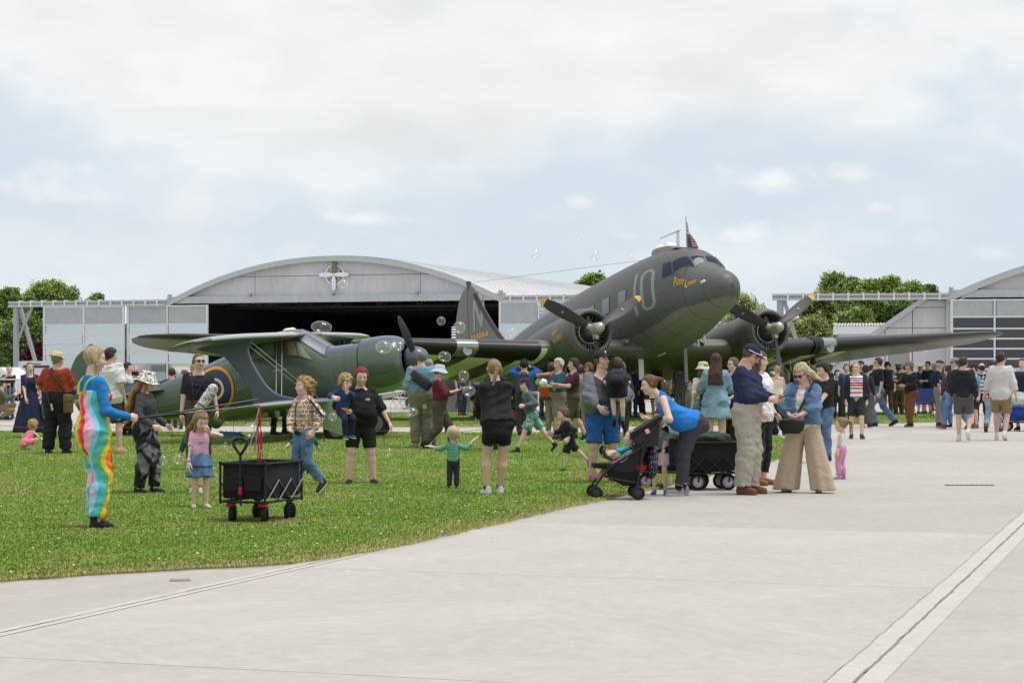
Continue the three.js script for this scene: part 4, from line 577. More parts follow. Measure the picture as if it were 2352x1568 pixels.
  const up = tipW(2.50, 1.55, 0.84, 0.115, -0.012), low = tipW(1.80, 1.55, -0.64, 0.115, 0.012);
  const wingTex = (roundel) => canvasTex(1024, 1024, (x, w, h) => { x.fillStyle = roundel ? '#6c8258' : '#5d7350'; x.fillRect(0, 0, w, h / 2); x.fillStyle = slate; x.fillRect(0, h / 2, w, h / 2); x.fillStyle = '#4f5a5a'; x.fillRect(0, 0, w, 14); x.globalAlpha = 0.10; x.fillStyle = '#1f2a1c'; for (let i = 0; i < 16; i++) x.fillRect(i * w / 16, 0, 4, h); x.globalAlpha = 1;
    if (roundel) { const c = [0.70 * w, 0.25 * h]; for (const [r, k] of [[1, '#182019'], [0.52, '#9a9c94'], [0.46, '#1a1f3a'], [0.22, '#5a1d1a']]) { x.fillStyle = k; x.beginPath(); x.ellipse(c[0], c[1], r * 0.145 * w, r * 0.2 * h, 0, 0, 7); x.fill(); } } });
  for (const [nm, W0, rd] of [['upper_wing', up, false], ['lower_wing', low, true]]) for (const k of [1, -1]) {
    const g = surface((u, v) => wingPt(W0, P, k * 4.88 * (v < 0.5 ? v * 2 * 0.62 : 0.62 + 0.38 * Math.sin((v - 0.5) * Math.PI)), u * 2 - 1, 0, rd ? 6 : 3), 32, 34, k > 0), uv = g.attributes.uv, p = g.attributes.position;
    for (let i = 0; i < p.count; i++) { const tt = uv.getX(i) * 2 - 1; uv.setXY(i, Math.abs(p.getX(i)) / 4.88, tt < 0 ? 1 - 0.5 * tt * tt : 0.5 * tt * tt); }
    mesh(nm, g, mat([1, 1, 1], 0.38, { phys: true, map: wingTex(rd), clearcoat: 0.5, clearcoatRoughness: 0.12 }), t);
  }
  mesh('leading_edge', [1, -1].flatMap((k) => [up, low].map((W0) => surface((u, v) => wingPt(W0, P, k * lerp(0.7, 4.5, v), lerp(-0.1, 0.34, u), 0.004, W0 === low ? 6 : 3), 8, 24, k > 0))), mat([0.27, 0.29, 0.31], 0.32, { phys: true, clearcoat: 0.6 }), t);
  // broad faired struts between the wings, wires
  for (const k of [1, -1]) {
    const o = [[2.58, 0.80], [2.72, 0.62], [2.70, 0.36], [2.60, 0.10], [2.44, -0.2], [2.2, -0.42], [1.82, -0.55], [2.72, -0.57], [2.74, -0.3], [2.86, 0.0], [3.05, 0.3], [3.3, 0.58], [3.95, 0.79]];
    const sh = new THREE.Shape(); sh.moveTo(-o[0][0], o[0][1]); sh.splineThru(o.slice(1, 7).map(([a, y]) => new THREE.Vector2(-a, y))); sh.lineTo(-o[7][0], o[7][1]); sh.splineThru(o.slice(8).map(([a, y]) => new THREE.Vector2(-a, y)));
    const g = new THREE.ExtrudeGeometry(sh, { depth: 0.03, bevelEnabled: true, bevelSize: 0.03, bevelThickness: 0.025, bevelSegments: 3, curveSegments: 16 }).rotateY(-Math.PI / 2).translate(-k * 2.95, 1.52, 1.75);
    mesh('wing_strut', g, slateM, t);
    const w = []; for (const d of [0, 0.12]) w.push(bar(P(2.75 + d, 0.76, k * 2.75), P(2.2 + d, -0.55, k * 0.75), 0.008), bar(P(2.85 + d, 0.80, k * 0.75), P(2.25 + d, -0.53, k * 2.75), 0.008)); w.push(bar(P(2.45, 0.12, k * 1.75), P(2.75, 0.12, k * 1.75), 0.014)); for (const q of w) mesh('flying_wire', q, silverM, t);
  }
  // glass
  const patch = (c, off, n = 10) => surface((u, v) => skin(lerp(lerp(c[0][0], c[1][0], u), lerp(c[3][0], c[2][0], u), v), DEG * lerp(lerp(c[0][1], c[1][1], u), lerp(c[3][1], c[2][1], u), v), off), n, n);
  const sky2 = mat([0.17, 0.175, 0.21], 0.3, { phys: true, specularIntensity: 0.5 }), win = mat([0.24, 0.27, 0.17], 0.08, { metalness: 0.15 }), red = mat([0.42, 0.04, 0.03], 0.4);
  for (const k of [1, -1]) {
    const w = (c) => c.map(([a, p]) => [a, p * k]);
    mesh('windscreen', patch(w([[2.06, 2], [2.06, 52], [2.62, 40], [2.62, 2]]), 0.012), sky2, t);
    mesh('windscreen_frame', [patch(w([[2.03, 24], [2.03, 26.5], [2.64, 20], [2.64, 18]]), 0.018), patch(w([[2.0, 52], [2.03, 55], [2.66, 42], [2.64, 39.5]]), 0.018), patch(w([[2.62, 0], [2.62, 42], [2.67, 42], [2.67, 0]]), 0.016)], slateM, t);
    mesh('window_frame', [patch(w([[2.24, 72], [2.88, 72], [2.92, 46], [2.55, 46]]), 0.008)], greenM, t); mesh('red_trim', patch(w([[2.78, 70.5], [2.84, 70.5], [2.88, 48], [2.83, 48]]), 0.021), red, t); mesh('side_window', patch(w([[2.30, 70.5], [2.82, 70.5], [2.86, 48], [2.58, 48]]), 0.016), win, t);
    mesh('window_post', patch(w([[2.56, 71], [2.6, 71], [2.68, 47], [2.64, 47]]), 0.02), greenM, t);
    mesh('window_frame', patch(w([[3.08, 70], [3.82, 66], [3.60, 45], [3.10, 44]]), 0.008), greenM, t); mesh('rear_window', patch(w([[3.12, 68.5], [3.76, 65], [3.57, 47], [3.14, 46]]), 0.014), win, t);
    mesh('triangle_marking', patch(w([[3.86, 76], [4.02, 77], [3.95, 66], [3.94, 66]]), 0.008, 2), mat([0.6, 0.6, 0.6], 0.5), t);
  }
  // roundel on the flank: a disc laid over the stringers
  for (const k of [1, -1]) {
    const rt = canvasTex(512, 512, (x) => { for (const [r, c] of [[250, '#c88a12'], [218, '#1b2450'], [120, '#c9ccc6'], [92, '#5c1a16']]) { x.fillStyle = c; x.beginPath(); x.arc(256, 256, r, 0, 7); x.fill(); } });
    mesh('roundel', surface((u, v) => { const a = 4.62 + 0.49 * (0.5 - u) * 2, y = -0.02 + 0.49 * (v - 0.5) * 2, [yt, yb, w] = fus(a), yc = lerp(yb, yt, 0.45), f = clamp(Math.abs(y - yc) / (y > yc ? yt - yc : yc - yb), 0, 0.985); return P(a, y, k * (w * Math.pow(1 - f ** 2.2, 1 / 2.2) + 0.012)); }, 24, 24), mat([1, 1, 1], 0.42, { map: rt, transparent: true, alphaTest: 0.5 }), t);
  }
  // tail
  const sec = (o, d, m, nm) => { const sh = new THREE.Shape(); sh.moveTo(-o[0][0], o[0][1]); sh.splineThru(o.slice(1).map(([a, y]) => new THREE.Vector2(-a, y))); return mesh(nm, new THREE.ExtrudeGeometry(sh, { depth: d, bevelEnabled: true, bevelSize: 0.02, bevelThickness: 0.03, bevelSegments: 3, curveSegments: 20 }).rotateY(-Math.PI / 2).translate(d / 2, 1.52, 1.75), m, t); };
  sec([[6.35, 0.2], [6.78, 0.40], [7.04, 0.75], [7.24, 1.08], [7.44, 1.2], [7.44, 0.1], [7.2, -0.2]], 0.03, greenM, 'fin');
  sec([[7.47, -0.36], [7.47, 1.22], [7.74, 1.24], [8.0, 1.05], [8.17, 0.66], [8.12, 0.15], [7.9, -0.25]], 0.03, greenM, 'rudder');
  const tp = spline([[0, 6.5, 1.15, 0.13, 0.10], [1.0, 6.62, 0.95, 0.13, 0.09], [1.6, 6.8, 0.7, 0.13, 0.08], [1.85, 7.02, 0.35, 0.13, 0.06], [1.92, 7.15, 0.05, 0.13, 0.05]]);
  for (const k of [1, -1]) { mesh('tailplane', surface((u, v) => wingPt(tp, P, k * 1.92 * v, u * 2 - 1), 20, 14, k > 0), greenM, t); mesh('tail_fillet', surface((u, v) => { const a = lerp(5.9, 7.3, v), r = 0.34 * Math.sin(Math.PI * clamp(v * 0.85 + 0.15)), b = u * Math.PI / 2; return P(a, 0.14 + r * (1 - Math.sin(b)) * 0.8, k * (0.06 + r * 1.5 * (1 - Math.cos(b)))); }, 10, 14), slateM, t); }
  // undercarriage
  for (const k of [1, -1]) {
    const wh = new THREE.Group(); wh.name = 'main_wheel'; wh.position.copy(P(1.72, -1.52 + 0.31, k * 1.22)); t.add(wh);
    mesh('tyre', lathe([[0.17, -0.1], [0.26, -0.11], [0.3, -0.07], [0.31, 0], [0.3, 0.07], [0.26, 0.11], [0.17, 0.1]], 32).rotateZ(Math.PI / 2), rubber, wh); mesh('wheel_hub', new THREE.CylinderGeometry(0.175, 0.175, 0.19, 24).rotateZ(Math.PI / 2), mat([0.3, 0.3, 0.3], 0.5, { metalness: 0.4 }), wh);
    mesh('undercarriage_leg', [bar(P(1.72, -1.2, k * 1.06), P(1.8, -0.55, k * 0.95), 0.05), bar(P(1.75, -1.1, k * 1.06), P(2.5, -0.6, k * 0.9), 0.03)], silverM, t);
    mesh('undercarriage_door', extrude([[-1.58, -0.62], [-1.50, -1.33], [-1.62, -1.36], [-1.98, -1.18], [-2.02, -0.62]], 0.02).rotateY(-Math.PI / 2).translate(-k * 1.36 + 0.01, 1.52, 1.75), skyM, t);
  }
  mesh('tail_wheel', [lathe([[0.05, -0.05], [0.12, -0.05], [0.14, 0], [0.12, 0.05], [0.05, 0.05]], 20).rotateZ(Math.PI / 2).translate(...P(7.0, -0.62, 0).toArray()), bar(P(7.0, -0.6, 0), P(6.8, -0.35, 0), 0.03)], rubber, t);
  mesh('navigation_light', new THREE.SphereGeometry(0.045, 14, 10).scale(1.2, 0.8, 1).translate(...P(2.5, -0.53, -4.9).toArray()), mat([0.5, 0.02, 0.02], 0.2), t);
  mesh('roof_aerial', [lathe([[0, 0.05], [0.09, 0.045], [0.13, 0.02], [0.14, 0]], 20).translate(...P(2.95, 0.99, 0).toArray())], mat([0.7, 0.7, 0.7], 0.4), t);
  return t;
})();
// ------------------------------------------------------------------ people: skeleton, distance fields, surface nets
function nets(f, lo, hi, c) {
  const n = [0, 1, 2].map((k) => Math.ceil((hi[k] - lo[k]) / c / 4) * 4 + 4), [nx, ny, nzz] = n, F = new Float32Array(nx * ny * nzz), at = (i, j, k) => i + nx * (j + ny * k);
  for (let K = 0; K < nzz; K += 4) for (let J = 0; J < ny; J += 4) for (let I = 0; I < nx; I += 4) {
    const d0 = f(lo[0] + (I + 1.5) * c, lo[1] + (J + 1.5) * c, lo[2] + (K + 1.5) * c), skip = Math.abs(d0) > 3.6 * c;
    for (let k = K; k < K + 4; k++) for (let j = J; j < J + 4; j++) for (let i = I; i < I + 4; i++) F[at(i, j, k)] = skip ? d0 : f(lo[0] + i * c, lo[1] + j * c, lo[2] + k * c);
  }
  const id = new Int32Array(nx * ny * nzz).fill(-1), P = [], ix = [], E = [[0, 1], [0, 2], [0, 4], [1, 3], [1, 5], [2, 3], [2, 6], [3, 7], [4, 5], [4, 6], [5, 7], [6, 7]], v = new Float32Array(8);
  for (let k = 0; k < nzz - 1; k++) for (let j = 0; j < ny - 1; j++) for (let i = 0; i < nx - 1; i++) {
    let m = 0; for (let q = 0; q < 8; q++) { v[q] = F[at(i + (q & 1), j + ((q >> 1) & 1), k + (q >> 2))]; if (v[q] < 0) m |= 1 << q; }
    if (m === 0 || m === 255) continue;
    let x = 0, y = 0, z = 0, cnt = 0; for (const [a, b] of E) { if ((v[a] < 0) === (v[b] < 0)) continue; const t = v[a] / (v[a] - v[b]); x += (a & 1) + t * ((b & 1) - (a & 1)); y += ((a >> 1) & 1) + t * (((b >> 1) & 1) - ((a >> 1) & 1)); z += (a >> 2) + t * ((b >> 2) - (a >> 2)); cnt++; }
    id[at(i, j, k)] = P.length / 3; P.push(lo[0] + (i + x / cnt) * c, lo[1] + (j + y / cnt) * c, lo[2] + (k + z / cnt) * c);
  }
  const quad = (a, b, d, e, flip) => { if (a < 0 || b < 0 || d < 0 || e < 0) return; flip ? ix.push(a, d, b, b, d, e) : ix.push(a, b, d, b, e, d); };
  for (let k = 1; k < nzz - 1; k++) for (let j = 1; j < ny - 1; j++) for (let i = 1; i < nx - 1; i++) {
    const s = F[at(i, j, k)] < 0;
    if (s !== (F[at(i + 1, j, k)] < 0)) quad(id[at(i, j - 1, k - 1)], id[at(i, j, k - 1)], id[at(i, j - 1, k)], id[at(i, j, k)], !s);
    if (s !== (F[at(i, j + 1, k)] < 0)) quad(id[at(i - 1, j, k - 1)], id[at(i, j, k - 1)], id[at(i - 1, j, k)], id[at(i, j, k)], s);
    if (s !== (F[at(i, j, k + 1)] < 0)) quad(id[at(i - 1, j - 1, k)], id[at(i, j - 1, k)], id[at(i - 1, j, k)], id[at(i, j, k)], !s);
  }
  if (!ix.length) return null;
  const g = new THREE.BufferGeometry(); g.setAttribute('position', new THREE.Float32BufferAttribute(P, 3)); g.setIndex(ix); g.computeVertexNormals(); return g;
}
const smin = (a, b, k) => { const h = Math.max(k - Math.abs(a - b), 0) / k; return Math.min(a, b) - h * h * k * 0.25; };
const smax = (a, b, k) => -smin(-a, -b, k);
const cone = (x, y, z, a, b, ra, rb) => { const bx = b.x - a.x, by = b.y - a.y, bz = b.z - a.z, px = x - a.x, py = y - a.y, pz = z - a.z, t = clamp((px * bx + py * by + pz * bz) / (bx * bx + by * by + bz * bz)); return Math.hypot(px - bx * t, py - by * t, pz - bz * t) - ra - (rb - ra) * t; };
const ell = (x, y, z, cx, cy, cz, rx, ry, rz) => { x -= cx; y -= cy; z -= cz; const k0 = Math.hypot(x / rx, y / ry, z / rz), k1 = Math.hypot(x / rx / rx, y / ry / ry, z / rz / rz); return k1 < 1e-9 ? -Math.min(rx, ry, rz) : k0 * (k0 - 1) / k1; };
const sph = (x, y, z, cx, cy, cz, r) => Math.hypot(x - cx, y - cy, z - cz) - r;
const cache = new Map(), cached = (key, make) => { if (!cache.has(key)) cache.set(key, make()); return cache.get(key); };
// a head in its own axes: origin between the eyes' height and the skull, face towards +z, 0.235 m from chin to crown
function headField(kind) {
  const kid = kind === 'kid', fem = kind === 'fem', jw = kid ? 0.026 : fem ? 0.029 : 0.037, ns = kid ? 0.7 : fem ? 0.88 : 1.05, nr = kid ? 0.037 : fem ? 0.042 : 0.053;
  return (x, y, z) => {
    const X = Math.abs(x); let d = ell(x, y, z, 0, 0.03, -0.012, kid ? 0.078 : 0.075, kid ? 0.09 : 0.088, kid ? 0.097 : 0.095);
    d = smin(d, ell(x, y, z, 0, -0.035, 0.022, kid ? 0.06 : 0.057, 0.084, 0.064), 0.03);
    d = smin(d, cone(X, y, z, V0.set(0, -0.083, 0.02), V1.set(jw, -0.075, -0.005), 0.03, 0.028), 0.025);
    d = smin(d, sph(x, y, z, 0, -0.097, 0.052, kid ? 0.018 : 0.021), 0.02);
    d = smin(d, sph(X, y, z, 0.036, -0.032, 0.05, kid ? 0.03 : 0.026), 0.02);
    d = smin(d, cone(X, y, z, V0.set(0.012, 0.022, 0.076), V1.set(0.044, 0.02, 0.062), kid ? 0.007 : 0.0095, 0.008), 0.02);
    d = smax(d, -sph(X, y, z, 0.031, 0.0, 0.095, 0.0165), 0.012);
    d = Math.min(d, sph(X, y, z, 0.031, 0.0, 0.0725, 0.0125));
    d = smin(d, cone(x, y, z, V0.set(0, 0.004, 0.082), V1.set(0, -0.036 * (0.6 + 0.4 * ns), 0.088 + 0.016 * ns), 0.009 * ns, 0.013 * ns), 0.012);
    d = smin(d, sph(X, y, z, 0.011 * ns, -0.038, 0.088, 0.0085 * ns), 0.008);
    d = smin(d, cone(X, y, z, V0.set(0, -0.063, 0.083), V1.set(0.02, -0.065, 0.076), 0.0065, 0.004), 0.006);
    d = smin(d, cone(X, y, z, V0.set(0, -0.073, 0.081), V1.set(0.015, -0.072, 0.076), 0.0075, 0.004), 0.006);
    d = Math.min(d, ell(X, y, z, 0.079 + 0.15 * Math.max(0, -z - 0.01) * 0.5, -0.008, -0.014, 0.011, 0.032, 0.02));
    return smin(d, cone(x, y, z, V0.set(0, -0.06, -0.02), V1.set(0, -0.19, -0.03), nr, nr * 1.12), 0.02);
  };
}
const V0 = V(0, 0, 0), V1 = V(0, 0, 0);
function headGeo(kind, c, browTone, smile) {
  return cached('head' + kind + c + browTone + smile, () => {
    const g = nets(headField(kind), [-0.1, -0.17, -0.125], [0.1, 0.135, 0.125], c), p = g.attributes.position, col = new Float32Array(p.count * 3);
    for (let i = 0; i < p.count; i++) {
      const x = Math.abs(p.getX(i)), y = p.getY(i), z = p.getZ(i); let r = 1, gg = 1, b = 1;
      const set = (t, R, Gn, B) => { r = lerp(r, R, t); gg = lerp(gg, Gn, t); b = lerp(b, B, t); };
      if (z > 0.03) set(0.35 * sstep(Math.hypot(x - 0.042, y + 0.035), 0.035, 0.0), 1.06, 0.82, 0.78);
      if (z > 0.06) set(0.3 * sstep(Math.hypot(x, y + 0.035), 0.025, 0.0), 1.05, 0.8, 0.76);
      if (z > 0.055) { const m = Math.hypot(x / 0.024, (y + 0.068 - (smile ? x * x * 10 : 0)) / 0.011); set(0.75 * sstep(m, 1.15, 0.6), smile ? 0.95 : 0.85, smile ? 0.82 : 0.5, smile ? 0.8 : 0.48); if (Math.abs(y + 0.068 - (smile ? x * x * 10 : 0)) < 0.0028 && x < 0.02) set(0.7, 0.3, 0.14, 0.12); }
      const e = Math.hypot(x - 0.031, y) ; if (z > 0.066 && e < 0.0145) { set(0.85, 0.95, 1.05, 1.15); if (e < 0.0068) set(1, 0.13, 0.10, 0.08); if (y > 0.0075) set(0.8, 0.35, 0.22, 0.18); }
      if (z > 0.05 && x > 0.012 && x < 0.05 && Math.abs(y - 0.0245 + (x - 0.03) ** 2 * 6) < 0.0055) set(0.75, browTone, browTone * 0.8, browTone * 0.65);
      col.set([r, gg, b], i * 3);
    }
    g.setAttribute('color', new THREE.BufferAttribute(col, 3)); return g;
  });
}
// a right hand: wrist at the origin, fingers along +y, palm facing +z, thumb towards +x
function handGeo(pose, c) {
  return cached('hand' + pose + c, () => {
    const curl = { relaxed: 0.42, grip: 1.35, open: 0.12, hold: 0.85 }[pose], B = [];
    for (let i = 0; i < 4; i++) {
      const len = [0.072, 0.08, 0.075, 0.058][i], r = [0.0088, 0.009, 0.0085, 0.0075][i], x = 0.031 - i * 0.0205, fan = (0.10 - i * 0.065) * (1 - Math.min(1, curl)); let p = V(x, 0.088 - Math.abs(i - 1.2) * 0.005, 0.002), a = 0;
      [0.46, 0.30, 0.24].forEach((f, k) => { a += curl * (k ? 0.85 : 0.75) * (1 + i * 0.06); const q = p.clone().add(V(Math.sin(fan), Math.cos(a) * Math.cos(fan), Math.sin(a)).multiplyScalar(len * f)); B.push([p, q, r * (1 - k * 0.07), r * (0.93 - k * 0.08)]); p = q; });
    }
    const tc = pose === 'grip' || pose === 'hold' ? 1 : 0, t1 = V(0.046, 0.05, 0.014 + 0.014 * tc), t2 = V(0.055 - 0.012 * tc, 0.078, 0.026 + 0.012 * tc), t3 = V(0.058 - 0.03 * tc, 0.102 - 0.01 * tc, 0.03 + 0.018 * tc);
    B.push([V(0.024, 0.02, 0.004), t1, 0.015, 0.0115], [t1, t2, 0.0112, 0.0095], [t2, t3, 0.0095, 0.0078]);
    return nets((x, y, z) => {
      let d = ell(x, y, z, 0, 0.052, 0, 0.042, 0.05, 0.0145); d = smin(d, cone(x, y, z, V0.set(-0.025, 0.07, 0), V1.set(0.028, 0.078, 0), 0.013, 0.014), 0.012); d = smin(d, cone(x, y, z, V0.set(0, -0.03, 0), V1.set(0, 0.03, 0), 0.026, 0.022), 0.02);
      let e = 9; for (const b of B) e = Math.min(e, cone(x, y, z, b[0], b[1], b[2], b[3])); return smin(d, e, 0.008);
    }, [-0.06, -0.055, -0.035], [0.085, 0.185, 0.10], c);
  });
}
// shoe for the left or right foot alike: sole on y = 0, ankle above the origin, toe towards +z
function shoeGeo(kind, c) {
  return cached('shoe' + kind + c, () => {
    const boot = kind === 'boot', sandal = kind === 'sandal', up = (x, y, z) => {
      let d = cone(x, y, z, V0.set(0, 0.042, -0.035), V1.set(0.004, 0.032, 0.135), 0.041, 0.041); d = smin(d, cone(x, y, z, V0.set(0, 0.07, -0.012), V1.set(0, 0.045, 0.09), 0.04, 0.034), 0.03);
      if (!sandal) d = smin(d, cone(x, y, z, V0.set(0, 0.06, -0.02), V1.set(0, boot ? 0.16 : 0.098, -0.02), 0.042, boot ? 0.05 : 0.046), 0.02);
      return smax(smax(d, -y + 0.004, 0.006), Math.abs(x) - 0.047 - 0.05 * clamp(z, 0, 0.06) * 0.3, 0.02);
    };
    const toe = (x, y, z) => Math.max(Math.min(up(x, y, z), 9), y - 0.03);
    return { upper: nets((x, y, z) => Math.max(up(x, y, z), -(y - 0.022)), [-0.07, -0.01, -0.1], [0.07, 0.19, 0.2], c), sole: nets((x, y, z) => Math.max(up(x, y * 0.4 + 0.012, z) - 0.004, y - 0.028, -y + 0.001), [-0.075, -0.012, -0.105], [0.075, 0.05, 0.205], c) };
  });
}
function hairGeo(style, kind, c) {
  return cached('hair' + style + kind + c, () => {
    const hf = headField(kind), N = (x, y, z, s) => noise.noise(x * s, y * s, z * s);
    const line = (z) => (z > 0.05 ? 0.066 : z > 0.015 ? lerp(-0.01, 0.066, (z - 0.015) / 0.035) : lerp(-0.095, -0.02, clamp((z + 0.1) / 0.11)));
    const cap = (th, low = 0) => (x, y, z) => { const s = Math.max(hf(x, y, z) - th - 0.004 * N(x * 2, y * 0.5, z * 2, 26), -(hf(x, y, z) + 0.012)); return smax(s, (line(z) + low - y) * 0.8, 0.012); };
    let f, lo = [-0.13, -0.16, -0.16], hi = [0.13, 0.17, 0.15];
    const strand = (x, y, z, a = 0.006) => a * N(x * 1.4, y * 0.16, z * 1.4, 34);
    if (style === 'short') f = cap(0.012);
    else if (style === 'crop') f = cap(0.004);
    else if (style === 'bald') f = (x, y, z) => Math.max(cap(0.005)(x, y, z), y - 0.045 - 0.35 * Math.max(0, -z - 0.02));
    else if (style === 'thick') f = (x, y, z) => cap(0.022)(x, y, z) - 0.008 * N(x, y * 0.6, z, 22);
    else if (style === 'curly') { const b = cap(0.026, -0.02); f = (x, y, z) => b(x, y, z) - 0.018 * N(x, y, z, 30) - 0.006 * N(x, y, z, 70); hi = [0.14, 0.18, 0.16]; lo = [-0.14, -0.17, -0.17]; }
    else if (style === 'bun' || style === 'bunlow') { const b = cap(0.009), hy = style === 'bun' ? 0.10 : -0.02; f = (x, y, z) => smin(b(x, y, z), sph(x, y, z, 0, hy, style === 'bun' ? -0.11 : -0.125, 0.035) - 0.008 * N(x, y, z, 40), 0.015); lo = [-0.12, -0.16, -0.19]; }
    else if (style === 'pony') { const b = cap(0.008); f = (x, y, z) => smin(b(x, y, z), Math.min(cone(x, y, z, V0.set(0, 0.065, -0.105), V1.set(0.01, 0.03, -0.165), 0.022, 0.03), cone(x, y, z, V0.set(0.01, 0.03, -0.165), V1.set(0.025, -0.13, -0.15), 0.03, 0.012)) - strand(x, y, z, 0.01), 0.015); lo = [-0.12, -0.18, -0.22]; }
    else if (style === 'longpony') { const b = cap(0.008); f = (x, y, z) => { let d = b(x, y, z); for (let i = 0; i < 9; i++) d = smin(d, ell(x, y, z, 0.012 * i * 0.9, 0.0 - i * 0.036, -0.115 - 0.012 * Math.sin(i * 0.5), 0.026 - 0.0012 * i, 0.026, 0.02), 0.006); return d - strand(x, y, z, 0.003); }; lo = [-0.12, -0.36, -0.17]; hi = [0.15, 0.16, 0.14]; }
    else if (style === 'braids') { const b = cap(0.009); f = (x, y, z) => { let d = b(x, y, z); const X = Math.abs(x); for (let i = 0; i < 9; i++) d = smin(d, ell(X, y, z, 0.082 + 0.006 * Math.sin(i * 1.7), -0.03 - i * 0.034, -0.01 + 0.006 * i + 0.008 * (i % 2), 0.019, 0.024, 0.019), 0.005); return d - strand(x, y, z, 0.002); }; lo = [-0.14, -0.36, -0.15]; hi = [0.14, 0.16, 0.15]; }
    else if (style === 'long' || style === 'verylong' || style === 'bob') {
      const b = cap(0.013), L = { long: 0.32, verylong: 0.42, bob: 0.17 }[style]; f = (x, y, z) => {
        const t = clamp(-(y - 0.03) / L), w = lerp(0.088, style === 'bob' ? 0.09 : 0.135, t), dp = lerp(0.06, 0.045, t), cz = lerp(-0.035, style === 'bob' ? -0.035 : -0.125, Math.min(1, t * 1.6)); let d = (Math.hypot(x / w, (z - cz) / dp) - 1) * Math.min(w, dp) * 0.9; d = smax(d, y - 0.05, 0.02); d = Math.max(d, -(y + L + 0.02 * N(x, 0, z, 40)));
        d = Math.max(d, -(hf(x, y, z) - 0.003)); d = smin(b(x, y, z), d, 0.02); const X = Math.abs(x); d = smin(d, cone(X, y, z, V0.set(0.07, 0.03, 0.02), V1.set(0.085, -L * 0.75, 0.02), 0.018, 0.014), 0.02); return d - strand(x, y, z, 0.010); };
      lo = [-0.18, -L - 0.05, -0.2]; hi = [0.18, 0.17, 0.15];
    } else if (style === 'swept') { // blown towards the back and one side
      const b = cap(0.014); f = (x, y, z) => { let d = b(x, y, z); for (const [ax, ay, az, bx, by, bz, r] of [[0.02, 0.06, -0.08, -0.06, 0.03, -0.19, 0.05], [0.0, 0.02, -0.08, -0.05, -0.09, -0.17, 0.05], [-0.06, 0.0, -0.03, -0.09, -0.12, -0.08, 0.035], [0.06, 0.0, -0.04, 0.05, -0.12, -0.11, 0.035], [-0.02, 0.07, -0.06, -0.13, 0.07, -0.15, 0.03]]) d = smin(d, cone(x, y, z, V0.set(ax, ay, az), V1.set(bx, by, bz), r, r * 0.45), 0.03); return Math.max(d, -(hf(x, y, z) - 0.002)) - 0.012 * N(x * 0.5, y * 1.5, z * 0.5, 34); }; lo = [-0.2, -0.19, -0.25]; hi = [0.14, 0.17, 0.14];
    } else if (style === 'longside') { // blonde, long, falling forward and out to the wearer's left
      const b = cap(0.015); f = (x, y, z) => { let d = b(x, y, z); for (const [ax, ay, az, bx, by, bz, r] of [[0.05, 0.06, -0.03, 0.15, -0.08, -0.06, 0.05], [0.12, -0.03, -0.05, 0.22, -0.15, -0.07, 0.035], [0.0, 0.04, -0.08, 0.08, -0.12, -0.12, 0.06], [-0.08, 0.03, 0.01, -0.095, -0.12, 0.03, 0.022], [0.0, -0.05, -0.09, 0.02, -0.2, -0.11, 0.05]]) d = smin(d, cone(x, y, z, V0.set(ax, ay, az), V1.set(bx, by, bz), r, r * 0.4), 0.03); return Math.max(d, -(hf(x, y, z) - 0.002)) - strand(x, y, z, 0.012); }; lo = [-0.16, -0.26, -0.2]; hi = [0.27, 0.17, 0.15];
    }
    const g = nets(f, lo, hi, c); return planarUV(g, (v) => Math.atan2(v.x, v.z) * 0.5, (v) => v.y * 3);
  });
}
function hatGeo(style, c) {
  return cached('hat' + style + c, () => {
    if (style === 'cap' || style === 'capback') return nets((x, y, z) => {
      let d = ell(x, y, z, 0, 0.035, -0.012, 0.091, 0.098, 0.110) ; d = smax(d, 0.04 - y, 0.006); d = Math.max(d, -(ell(x, y, z, 0, 0.03, -0.012, 0.084, 0.09, 0.103)));
      const s = style === 'cap' ? 1 : -1, zz = z * s; const br = Math.max(Math.abs(y - 0.05 + 0.9 * Math.max(0, zz - 0.08) * 0.25 + x * x * 3) - 0.0045, Math.hypot(x / 0.08, (zz - 0.085) / 0.085) * 0.08 - 0.08); return Math.min(d, Math.max(br, 0.07 - zz));
    }, [-0.11, 0.0, -0.19], [0.11, 0.15, 0.19], c);
    const prof = { bucket: [[0.0, 0.125], [0.06, 0.122], [0.083, 0.11], [0.09, 0.085], [0.097, 0.05], [0.125, 0.012], [0.15, -0.012]], trilby: [[0, 0.135], [0.05, 0.145], [0.072, 0.14], [0.085, 0.12], [0.092, 0.085], [0.098, 0.052], [0.12, 0.05], [0.135, 0.045]], officer: [[0, 0.125], [0.11, 0.135], [0.135, 0.12], [0.125, 0.10], [0.095, 0.085], [0.093, 0.045]], straw: [[0, 0.13], [0.05, 0.13], [0.08, 0.115], [0.092, 0.06], [0.13, 0.045], [0.165, 0.04]] }[style];
    const full = prof.concat(prof.slice().reverse().map(([r, y]) => [Math.max(0, r - 0.006), y - 0.006])); const g = lathe(full, 36).scale(0.94, 1, 1.08).translate(0, 0, -0.012);
    if (style === 'bucket' || style === 'straw' || style === 'trilby') { const p = g.attributes.position; for (let i = 0; i < p.count; i++) { const r = Math.hypot(p.getX(i), p.getZ(i)); if (r > 0.1) p.setY(i, p.getY(i) + (style === 'trilby' ? 0.25 * Math.abs(p.getX(i)) * (r - 0.1) * 8 * 0.1 + (p.getZ(i) < 0 ? 0.02 : -0.012) * (r - 0.1) / 0.035 : 0.008 * Math.sin(Math.atan2(p.getX(i), p.getZ(i)) * 3 + 1))); } g.computeVertexNormals(); }
    return g;
  });
}
